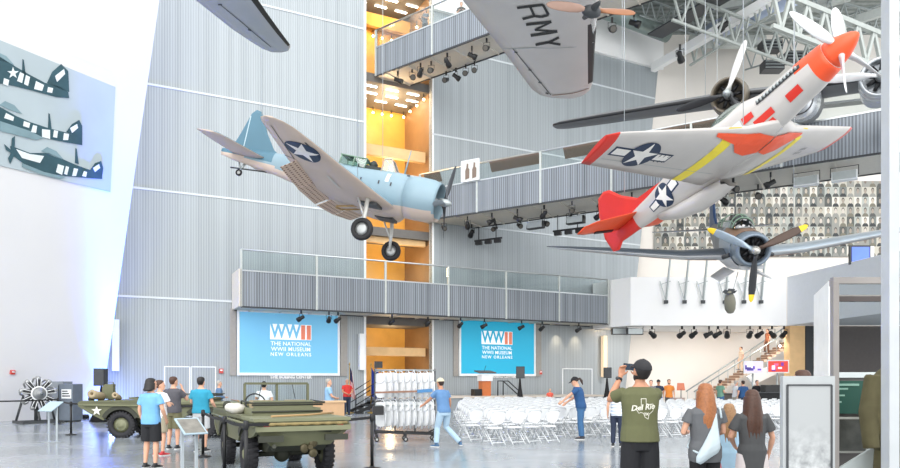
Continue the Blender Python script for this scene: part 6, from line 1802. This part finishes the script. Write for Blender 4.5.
    if pants:
        g = MB()
        g.loft(torso(0, (.80, .88, .95, .99), .012))
        for s, p in ((1, 'r'), (-1, 'l')):
            hp_, kn, an = J[p+'hip'], J[p+'kn'], J[p+'an']
            if leg <= .62:   # shorts
                e = lerp(hp_, kn, leg*1.75) if leg*1.75 < 1 else lerp(kn, an, leg*1.75 - 1)
                g.tube([hp_ + V((0, 0, .03)), lerp(hp_, kn, .3), e], [.102, .104 + puff*.5, .098 + puff], 16)
            else:
                g.tube([hp_ + V((0, 0, .02)), lerp(hp_, kn, .25), lerp(hp_, kn, .75), kn, lerp(kn, an, .35), lerp(kn, an, .95)], [.1, .1, .08 + puff*.6, .07 + puff*.8, .068 + puff, .06 + puff*1.2], 16)
        remesh(g, 'trousers' if leg > .62 else 'shorts', pants, r, vox, 2, .5)
    # ---- shoes
    sm = shoe_m or mat('shoe ' + shoe, shoe, .6)
    for s, p in ((1, 'r'), (-1, 'l')):
        an = J[p+'an']; kn = J[p+'kn']
        fd = V((s*.18, 1, 0)).normalized() if not footdir else V(footdir[0 if s == 1 else 1]).normalized()
        sd = V((0, 0, 1)).cross(fd).normalized(); up_ = fd.cross(sd)
        if up_.z < 0: up_ = -up_
        b = an - up_*(.078)
        rings = []
        for t, ww, hh in ((-.085, .02, .05), (-.07, .036, .075), (-.02, .04, .092), (.05, .042, .075), (.12, .046, .055), (.17, .036, .042), (.19, .016, .028)):
            rings.append([b + fd*t + sd*(ww*math.cos(2*PI*i/14)) + up_*(hh*.5 + hh*.5*math.sin(2*PI*i/14)) for i in range(14)])
        g = MB(); g.loft(rings); g.tube([an - up_*.02, an + up_*.03], [.04, .042], 12)
        so = remesh(g, 'shoe', sm, r, .009 if vox < .011 else .012, 2, .4)
        g = MB(); o2 = [(-.088, .02), (-.06, .04), (0, .042), (.1, .049), (.165, .04), (.195, .016)]
        pts = [b + fd*t + sd*ww for t, ww in o2] + [b + fd*t - sd*ww for t, ww in o2[::-1]]
        g.prism(pts, up_*.02); g.build('sole', M_sole if shoe not in ('202022',) else M_black, so)
    # ---- hair
    if style:
        g = MB(); g.M = HM
        if style in ('short', 'long', 'bob', 'shag', 'thin'):
            gr = .012 if style != 'thin' else .006
            rings = []
            for zz, rx, ry, cy in hr[3:]:
                fr = {1.61: -.035, 1.65: .0, 1.69: .055}.get(zz, 9)
                ring = ring_e((0, cy - .004, zz + (.008 if zz > 1.7 else 0)), rx + gr, ry + gr, 24)
                ring = [V((p.x, min(p.y, fr), p.z)) for p in ring]
                rings.append(ring)
            rings.insert(0, [V((p.x*.8, min(p.y, -.03), 1.565)) for p in ring_e((0, .01, 1.56), .074, .088, 24)])
            g.loft(rings)
        if style in ('long', 'bob', 'shag'):
            n = 17; L = {'long': .42, 'bob': .2, 'shag': .055}[style]
            if isinstance(puff, float) and style == 'long': pass
            for i in range(n):
                a = -1.9 + 3.8*i/(n-1)
                rx, ry = .082, .1
                st_ = V((rx*math.sin(a), -.0 - ry*math.cos(a)*.98, 1.66))
                ln = L*(1 - .12*abs(a)/1.9)*(1 + .05*math.sin(i*5.1))
                sp = 1.25 if style == 'long' else 1.
                m1 = V((rx*1.08*math.sin(a), -.012 - ry*1.02*math.cos(a), 1.55)); m2 = V((rx*sp*1.12*math.sin(a*.95) + .006*math.sin(i*2), -.05 - ry*.8*math.cos(a), 1.55 - ln*.5)); m3 = V((rx*sp*.95*math.sin(a*.9) + .01*math.sin(i*3.3), -.075 - ry*.55*math.cos(a*.8), 1.55 - ln))
                g.tube([st_, m1, m2, m3], [.02, .024, .022, .007], 7)
        if style == 'tail':
            for zz in (1,):
                rings = [[V((p.x, min(p.y, {1.61: -.035, 1.65: .0, 1.69: .055}.get(q[0], 9)), p.z)) for p in ring_e((0, q[3] - .004, q[0]), q[1] + .01, q[2] + .01, 24)] for q in hr[3:]]
                g.loft(rings)
            g.tube([(0, -.08, 1.66), (0, -.15, 1.66), (0, -.17, 1.58), (0, -.16, 1.46)], [.03, .035, .04, .01], 10)
        remesh(g, 'hair', HAIR[hair], r, .009 if vox < .011 else .013, 2, .4)
    if cap:
        cm, brim_m, rev = cap
        g = MB(); g.M = HM
        rings = []
        for t in (0, .25, .5, .75, .92, 1.):
            k = math.cos(t*PI/2); rings.append(ring_e((0, -.004, 1.665 + .105*math.sin(t*PI/2)), max(.092*k, .008), max(.116*k, .008), 22))
        g.loft(rings); g.ell((0, 0, 1.772), (.01, .01, .007), 8, 5)
        c_ = remesh(g, 'cap', cm, r, .01, 2, .4)
        g = MB(); g.M = HM; br = []
        d = -1 if rev else 1
        for i in range(11):
            a = R(20) + R(140)*i/10; br.append((.088*math.cos(a)*1.02, d*(.04 + .085*math.sin(a)), .19*math.sin(a)**1.2))
        top = [V((x_, d*.06 if abs(x_) < .02 else y_ - d*.01, 1.675)) for x_, y_, q in br]
        outer = [V((x_*.95, y_ + d*q*.38, 1.668 - .02*(abs(x_)/.09)**2 - .012*q/.19)) for x_, y_, q in br]
        g.add(top + outer, [(i, i+1, 11+i+1, 11+i) for i in range(10)]); n_ = len(top)
        o = g.build('cap_brim', brim_m, c_); md = o.modifiers.new('t', 'SOLIDIFY'); md.thickness = .006; md.offset = 0
    if beard:
        g = MB(); g.M = HM
        g.loft([ring_e((0, .045, 1.518), .04, .045, 16), ring_e((0, .04, 1.545), .058, .066, 16), ring_e((0, .012, 1.58), .069, .088, 16), ring_e((0, -.002, 1.60), .074, .07, 16)])
        remesh(g, 'beard', HAIR[hair], r, .012, 2, .4)
    return r
def PT(px, Y): p = ground(px, Y); return p.x, p.y
AW = 0.           # facing away from the viewer (+Y)
LEFT = R(90); RIGHT = R(-90); TOWARD = R(180)
def lw_(a): return a
hang = {}
# --- the group at the left
x, y = PT(151, 13.4)
person('dark haired boy in a light blue t-shirt and black shorts, standing at the left', x, y, R(-12), 1.72, dict(rel=(.25, .0, 1.15), rwr=(.23, .14, .95), lel=(-.25, 0, 1.14), lwr=(-.25, .1, .9)), 0, cloth('light blue', '74aede'), .62, .86, cloth('black', '1d1e22'), .52, '2a2a2c', 'black', 'shag', yaw=R(-35), vox=.01, puff=.012)
x, y = PT(160, 15.7)
person('person in a white t-shirt and red shoes half hidden behind the boy in light blue', x, y, R(-25), 1.69, dict(rel=(.24, .06, 1.16), rwr=(.1, .22, 1.2), lel=(-.23, .06, 1.15), lwr=(-.05, .26, 1.18)), 0, cloth('white', 'e9eaec'), .6, .86, cloth('khaki', 'a39a84'), .5, 'b8323a', 'brown', 'short', yaw=R(-40))
x, y = PT(173.5, 17.2)
person('man in a charcoal t-shirt and olive cargo shorts, hands raised to his face', x, y, R(-8), 1.78, dict(rel=(.26, .16, 1.2), rwr=(.11, .2, 1.46), lel=(-.26, .08, 1.16), lwr=(-.1, .24, 1.2), rhd=(-.3, .1, 1)), 0, cloth('charcoal', '55545a'), .6, .88, cloth('olive', '6d6a4e'), .56, '24262c', 'brown', 'short', vox=.01, puff=.012, yaw=R(-20))
x, y = PT(201, 16.6)
person('man in a teal blue t-shirt and pale shorts seen from behind', x, y, R(-6), 1.77, dict(rel=(.27, .02, 1.15), rwr=(.27, .2, 1.0), lel=(-.26, .06, 1.16), lwr=(-.12, .22, 1.1)), 0, cloth('teal', '2f96b4'), .62, .9, cloth('pale grey', 'c3c6c8'), .5, '26282b', 'black', 'short', w=1.08, vox=.01, puff=.014)
x, y = PT(219, 26.5)
person('white haired man in a denim blue shirt near the grey double doors', x, y, R(-60), 1.70, dict(rwr=(.16, .2, 1.1), lwr=(-.16, .2, 1.1)), 0, cloth('denim', '5d7898'), 1.5, .9, cloth('navy', '2a3348'), 1., '26282b', 'grey', 'thin')
x, y = PT(264, 21.5)
person('person with a black cap and white t-shirt seen through the raised windscreen', x, y, R(10), 1.66, dict(lel=(-.26, .1, 1.2), lwr=(-.1, .22, 1.3)), 0, cloth('white', 'e9eaec'), .6, .88, cloth('navy', '2a3348'), 1., '26282b', 'black', 'short', cap=(cloth('black', '1d1e22'), cloth('black', '1d1e22'), True), w=1.08)
x, y = PT(328.5, 24.)
person('grey haired man in a pale blue shirt beside the timber desk', x, y, R(-75), 1.76, dict(rel=(.23, .1, 1.15), rwr=(.1, .24, 1.1), lel=(-.23, .08, 1.15), lwr=(-.08, .24, 1.08)), 0, cloth('pale blue', '8fb8d8'), .62, .9, cloth('stone', 'b3ad9f'), 1., '26282b', 'grey', 'thin', belly=.06)
x, y = PT(347, 34.2)
person('man in a red polo shirt and dark trousers by the stage steps', x, y, R(-150), 1.80, dict(rel=(.25, .08, 1.15), rwr=(.08, .2, 1.05), lel=(-.25, .08, 1.15), lwr=(-.06, .2, 1.02)), 1, cloth('red', 'c8352f'), .6, .9, cloth('navy', '2a3348'), 1., '26282b', 'grey', 'thin', belly=.05, w=1.05)
# --- trolley pusher, striding to the left
x, y = PT(444, 17.8)
person('man in a cream cap, blue t-shirt and pale jeans pushing the chair trolley', x, y, R(38), 1.74,
       dict(rel=(.24, .06, 1.17), rwr=(.27, .12, .95), lel=(-.25, .26, 1.22), lwr=(-.33, .46, 1.06), lhd=(-.2, .8, -.3), rkn=(.16, .12, .5), ran=(.36, -.22, .11), lkn=(-.11, .14, .5), lan=(-.2, .06, .08), rhip=(.1, 0, .9)), 1, cloth('mid blue', '5f86b2'), .62, .88, cloth('pale denim', 'a9c3d6'), 1., '3f6486', 'dark', 'short',
       cap=(cloth('cream', 'd9cdb0'), cloth('cream', 'd9cdb0'), False), lean=(-.02, .10), vox=.01, pitch=R(-6), puff=.006, footdir=((.5, .9, -.0), (-.3, 1, 0)))
# --- man setting out the chairs, facing left
x, y = PT(581, 20.1)
person('man with a black cap and ponytail in a navy t-shirt and jeans setting out chairs', x, y, R(76), 1.80,
       dict(lel=(-.2, .30, 1.24), lwr=(-.15, .5, 1.06), lhd=(0, .8, -.55), rel=(.24, .2, 1.18), rwr=(.2, .42, 1.02), rhd=(0, .7, -.6)), 0, cloth('navy blue', '27507f'), .62, .88, cloth('jeans', '3c6690'), 1., '2b2f38', 'dark', 'tail', cap=(cloth('black', '1d1e22'), cloth('black', '1d1e22'), False), lean=(0, .10), pitch=R(-22), vox=.01, puff=.012, w=1.12)
gl = mat('black glove', '1a1a1c', .7)
# --- boy in stripes behind the man in olive
x, y = PT(617, 17.9)
person('person in a blue and white striped t-shirt half hidden behind the man in olive', x, y, R(-20), 1.60, dict(lwr=(-.26, .04, .9)), 0, ribbed('striped cloth', '6f93b8', 'e9ecef', .09, .85, 'Z', 0.), .6, .86, cloth('navy', '2a3348'), 1., '26282b', 'dark', 'short')
# --- man in olive photographing
x, y = PT(640, 8.05)
om = person('bearded man in an olive t-shirt and black cap holding up a phone', x, y, R(-2), 1.90,
       dict(lsh=(-.18, .02, 1.40), lel=(-.285, .16, 1.33), lwr=(-.155, .24, 1.58), lhd=(.2, .05, 1), lth=(1, .2, 0), rel=(.2, .27, 1.36), rwr=(.05, .3, 1.58), rhd=(-.2, .05, 1), rth=(-1, .2, 0)), 1, cloth('olive green', '5f6142', .25), .62, .89, cloth('black shorts', '1b1c20'), .62, '26282b', 'black', 'short', cap=(cloth('dark charcoal', '2b2b2e'), cloth('dark charcoal', '2b2b2e'), False), w=1.0, belly=.04, beard=True, vox=.008, puff=.012, yaw=R(18), pitch=R(14), hemflare=.04, curl=.8)
# --- woman, girl and teenager
x, y = PT(705, 7.95)
rw = person('woman with long copper hair in a grey t-shirt and black trousers', x, y, R(8), 1.63, dict(lel=(-.27, .02, 1.16), lwr=(-.14, .22, 1.14), rel=(.25, .02, 1.16), rwr=(.14, .24, 1.1)), 0, cloth('mid grey', '636568'), .5, .80, cloth('black leggings', '1a1a1d'), 1., '26282b', 'red', 'long', female=True, vox=.008, w=1.1, puff=.008)
x, y = PT(729, 8.7)
person('small girl with long dark blond hair in a pale blue dress', x, y, R(-12), 1.38, dict(rel=(.22, .04, 1.15), rwr=(.12, .22, 1.12), lel=(-.22, .0, 1.15), lwr=(-.24, .12, .98)), 0, cloth('pale blue flowered', 'a9cbe0'), .4, .62, cloth('pink', 'd98a90'), .42, 'd7a8b0', 'blond', 'long', female=True, vox=.008, hemflare=.15, puff=.01, w=.98)
x, y = PT(752, 8.0)
person('teenage girl with long brown hair in a charcoal t-shirt and pale shorts', x, y, R(-6), 1.56, dict(lel=(-.26, .02, 1.15), lwr=(-.16, .2, 1.02), rel=(.26, .02, 1.14), rwr=(.25, .12, .94)), 0, cloth('dark grey', '4e4f50'), .66, .68, cloth('pale shorts', 'd9cfcd'), .34, 'c9c9c9', 'brown', 'long', female=True, vox=.008, w=.93, puff=.012)
x, y = PT(802, 9.)
person('brown haired person whose head shows above the placard', x, y, R(30), 1.80, None, 0, cloth('grey', '75777a'), .6, .86, cloth('navy', '2a3348'), 1., '26282b', 'brown', 'short')
# --- people in the distance
def far(px, Y, label, face, h, shirt, pants, hair, **k):
    x, y = PT(px, Y); kw = dict(vox=.016, sleeve=.6, hem=.88, leg=1.); kw.update(k)
    return person(label, x, y, face, h, kw.pop('pose', None), kw.pop('skin', 0), shirt, kw.pop('sleeve'), kw.pop('hem'), pants, kw.pop('leg'), '26282b', hair, kw.pop('style', 'short'), **kw)
far(651, 33, 'dark haired person just right of the head of the man in olive', R(160), 1.74, cloth('grey', '75777a'), cloth('navy', '2a3348'), 'dark')
far(658.5, 34, 'person in a navy and yellow shirt with bright blue shorts behind the chairs', R(170), 1.76, cloth('navy', '2a3348'), cloth('bright blue', '2f55b4'), 'dark', leg=.54, skin=1, cap=(cloth('dark charcoal', '2b2b2e'), cloth('dark charcoal', '2b2b2e'), False), pose=dict(rwr=(.1, .22, 1.1), lwr=(-.1, .22, 1.1)))
far(669, 34, 'bearded person in an orange shirt behind the chairs', R(175), 1.78, cloth('orange', 'e08a3c'), cloth('dark grey', '4e4f50'), 'dark', beard=True)
far(550, 37.6, 'person in a coral red shirt sitting low near the stage', R(185), 1.30, cloth('coral', 'd9604e'), cloth('navy', '2a3348'), 'grey', style='thin')
far(720.5, 35.3, 'person in a sea green shirt and jeans beside the bar', R(-60), 1.76, cloth('sea green', '6f9a86'), cloth('jeans', '3c6690'), 'brown', pose=dict(rwr=(.1, .24, 1.1)))
far(735, 36.0, 'person in a white shirt leaning at the bar', R(-80), 1.72, cloth('white', 'e9eaec'), cloth('stone', 'b3ad9f'), 'grey', pose=dict(rwr=(.1, .3, 1.1)), lean=(0, .06))
far(743, 35.2, 'person in a dark navy t-shirt with their back turned at the bar', R(10), 1.72, cloth('navy blue', '27507f'), cloth('navy', '2a3348'), 'dark', w=1.15)
far(757, 37.3, 'barkeeper in black behind the draped bar', R(180), 1.74, cloth('black', '1d1e22'), cloth('black', '1d1e22'), 'dark')
# on the staircase
def on_stair(px, label, face, h, shirt, pants, hair, **k):
    Y = 47.3; X = (px - CX)/F*Y; i = (X - ST.location.x)/run; z = (math.floor(i) + 1)*rise
    o = far(px, Y, label, face, h, shirt, pants, hair, **k); o.location.z = z; return o
on_stair(741, 'person in pale beige clothes walking down the staircase', R(95), 1.75, cloth('beige', 'd8bfa6'), cloth('beige', 'd8bfa6'), 'brown', pose=dict(rkn=(.1, .15, .53), ran=(.11, .12, .255)), cap=None)
on_stair(767.5, 'person in rust brown clothes near the top of the staircase', R(95), 1.75, cloth('rust', 'a0603f'), cloth('rust dark', '6d4a36'), 'dark', pose=dict(rkn=(.1, .15, .53), ran=(.11, .12, .255)))
# on the top walkway
for k, (dx, dy, lab, c1) in enumerate(((3.3, .5, 'person in grey leaning at the rail of the highest walkway', cloth('slate', '6b7076')), (5.3, 1.2, 'person in dark clothes further along the highest walkway', cloth('dark brown', '4b413a')), (6.3, 1.0, 'person in a tan shirt at the right on the highest walkway', cloth('tan', '8a7560')))):
    p = upM @ V((dx, dy, 1.25))
    o = far(450, 30, lab, R(140 + 40*k), 1.75, c1, cloth('dark grey', '4e4f50'), 'dark', pose=dict(rwr=(.12, .3, 1.15), lwr=(-.12, .3, 1.15))); o.location = p

# ---- things people carry
ph = thing('phone', 'black phone held up by the man in olive', 'phone')
s_ = 1.90/1.75; pm = Matrix.Translation(om.location) @ om.rotation_euler.to_matrix().to_4x4()
ph.matrix_world = pm @ Matrix.Translation(V((-.045, .285, 1.685))*s_) @ Matrix.Rotation(R(6), 4, 'Y')
g = MB(); g.box((0, 0, 0), (.155, .01, .078)); g.build('case', M_black, ph)
g = MB(); g.box((0, -.006, 0), (.14, .002, .068)); g.build('screen', mat('phone screen', '3b4654', .15), ph)
g = MB(); g.box((.06, .007, .02), (.02, .004, .02)); g.build('lens', M_dark, ph)
# wrist watch
wa = thing('wristwatch', 'dark wristwatch on the left wrist of the man in olive', 'watch'); wa.matrix_world = pm
a, b = V((-.285, .16, 1.33))*s_, V((-.155, .24, 1.58))*s_
g = MB(); c0 = lerp(a, b, .84); c1 = lerp(a, b, .93); g.tube([c0, c1], [.037, .035], 16); g.build('strap', M_black, wa)
g = MB(); dd_ = (b - a).normalized(); g.ell(lerp(a, b, .885) + V((-.03, -.028, .01)), (.022, .022, .022), 10, 6); g.build('watch_case', M_dark, wa)
# shirt print: state outline with two words and a short line
def back_surf(root, nm):
    o = [c for c in root.children if c.name.startswith(nm)][0]
    return BVHTree.FromPolygons([v.co.copy() for v in o.data.vertices], [tuple(p.vertices) for p in o.data.polygons])
bt = back_surf(om, 'shirt')
def onback(x, z, off=.004):
    h = bt.ray_cast(V((x, -1, z)), V((0, 1, 0)))
    return V((x, (h[0].y if h[0] else -.12) - off, z))
M_print = mat('white shirt print', 'dcdacb', .7, var=.15, scale=30)
tex = [(-.045, .11), (.01, .11), (.01, .055), (.05, .045), (.09, .05), (.098, .0), (.09, -.03), (.045, -.065), (.035, -.12), (.0, -.10), (-.02, -.055), (-.05, -.045), (-.07, -.055), (-.105, .0), (-.045, .0)]
tc_ = (.02, 1.245)
q = []
k_ = .92
for a, b in zip(tex, tex[1:] + tex[:1]):
    d_ = V((b[0]-a[0], b[1]-a[1])); n_ = V((-d_.y, d_.x)).normalized()*.0028; d_ = d_.normalized()*.002
    A1, B1 = V(a)*k_ - d_ + V(tc_), V(b)*k_ + d_ + V(tc_)
    q.append([tuple(A1 + n_), tuple(B1 + n_), tuple(B1 - n_), tuple(A1 - n_)])
sh_ = [c for c in om.children if c.name.startswith('shirt')][0]
decal('print_outline', q, lambda x, z: onback(x, z, .004), M_print, sh_, 2)
def cloth_text(t, size, x, z, name, shear=.0, rot=0.):
    cu = bpy.data.curves.new(name, 'FONT'); cu.body = t; cu.size = size; cu.align_x = 'CENTER'; cu.align_y = 'CENTER'; cu.shear = shear; cu.offset = .0022; cu.resolution_u = 2
    tt = bpy.data.objects.new('tmp', cu); COL.objects.link(tt); dg = bpy.context.evaluated_depsgraph_get(); dg.update()
    me = bpy.data.meshes.new_from_object(tt.evaluated_get(dg)); bpy.data.objects.remove(tt)
    b = bmesh.new(); b.from_mesh(me); bmesh.ops.triangulate(b, faces=b.faces); bmesh.ops.subdivide_edges(b, edges=[e for e in b.edges if e.calc_length() > .02], cuts=2, use_grid_fill=False)
    c, s = math.cos(rot), math.sin(rot)
    for v in b.verts:
        X, Z_ = v.co.x, v.co.y; v.co = onback(x + c*X - s*Z_, z + s*X + c*Z_, .0065)
    b.to_mesh(me); b.free(); me.materials.clear(); me.materials.append(M_print)
    o = bpy.data.objects.new(name, me); COL.objects.link(o); o.parent = sh_
cloth_text('Del Rio', .08, .0, 1.255, 'print_lettering', .25, R(6))
cloth_text('TX', .035, .03, 1.185, 'print_lettering', .1)
# shoulder bag of the copper haired woman
bg = thing('shoulder_bag', 'pale aqua sling bag on the back of the copper haired woman', 'bag', rw.location, rw.rotation_euler.z, scale=1.63/1.75)
g = MB()
prof = [(-.02, .92, .02), (.0, .95, .05), (.03, 1.02, .075), (.06, 1.1, .07), (.09, 1.18, .05), (.13, 1.28, .025)]
rings = []
for t, (dx, zz, th) in enumerate(((.02, .845, .02), (.02, .87, .05), (.035, .93, .07), (.05, 1.0, .068), (.075, 1.08, .05), (.1, 1.17, .03), (.125, 1.27, .016), (.14, 1.36, .012))):
    wd = (.1, .165, .18, .155, .12, .085, .05, .03)[t]
    rings.append([V((dx - .085 + wd*.85*math.cos(2*PI*i/20), -.175 + (.0, 0, 0, 0, .005, .02, .03, .04)[t] + th*math.sin(2*PI*i/20)*(1 + .08*math.sin(5*i)), zz + .06*math.cos(2*PI*i/20))) for i in range(20)])
g.loft(rings); remesh(g, 'bag_cloth', cloth('aqua', 'bccad0', .3), bg, .01, 3)
g = MB()
pts = [V((.135, -.14, 1.34)), V((.15, -.08, 1.45)), V((.13, .02, 1.475)), V((.08, .12, 1.36)), V((-.1, .15, 1.1)), V((-.2, .05, .98)), V((-.17, -.1, .93)), V((-.1, -.15, .9))]
g.tube(pts, .013, 7); g.build('strap', cloth('aqua', 'bccad0', .3), bg)
# =============================================================== daylight and camera
w = bpy.data.worlds.new('hall daylight'); S.world = w; w.use_nodes = True
bgn = w.node_tree.nodes['Background']; bgn.inputs[0].default_value = (.96, .98, 1, 1); bgn.inputs[1].default_value = 1.0
cam = bpy.data.cameras.new('camera'); co_ = bpy.data.objects.new('camera', cam); COL.objects.link(co_)
co_.location = EYE; co_.rotation_euler = (R(90), 0, 0)
cam.lens = 28; cam.sensor_width = 36; cam.sensor_fit = 'HORIZONTAL'; cam.shift_y = (HY - 234)/900
cam.clip_end = 200
S.camera = co_
# daylight through the glass front behind the viewer
sun = bpy.data.lights.new('glass_front_daylight', 'SUN'); sun.energy = 1.1; sun.angle = R(70); sun.color = (1, .97, .94)
so_ = bpy.data.objects.new('glass_front_daylight', sun); COL.objects.link(so_); so_.rotation_euler = V((.12, 1, -.62)).to_track_quat('-Z', 'Y').to_euler()
for x, e in ((12.5, 85), (17, 85), (21, 60)):
    lamp('fascia_downlight', 'AREA', (x, 45.6, 5.1), e, (1, .95, .9), 1.2, (.0, .25, -1))
S.view_settings.view_transform = 'Standard'; S.view_settings.look = 'None'; S.view_settings.gamma = 1; S.view_settings.exposure = .98
S.view_settings.use_curve_mapping = False
S.cycles.max_bounces = 8; S.cycles.transparent_max_bounces = 24
S.cycles.use_denoising = True
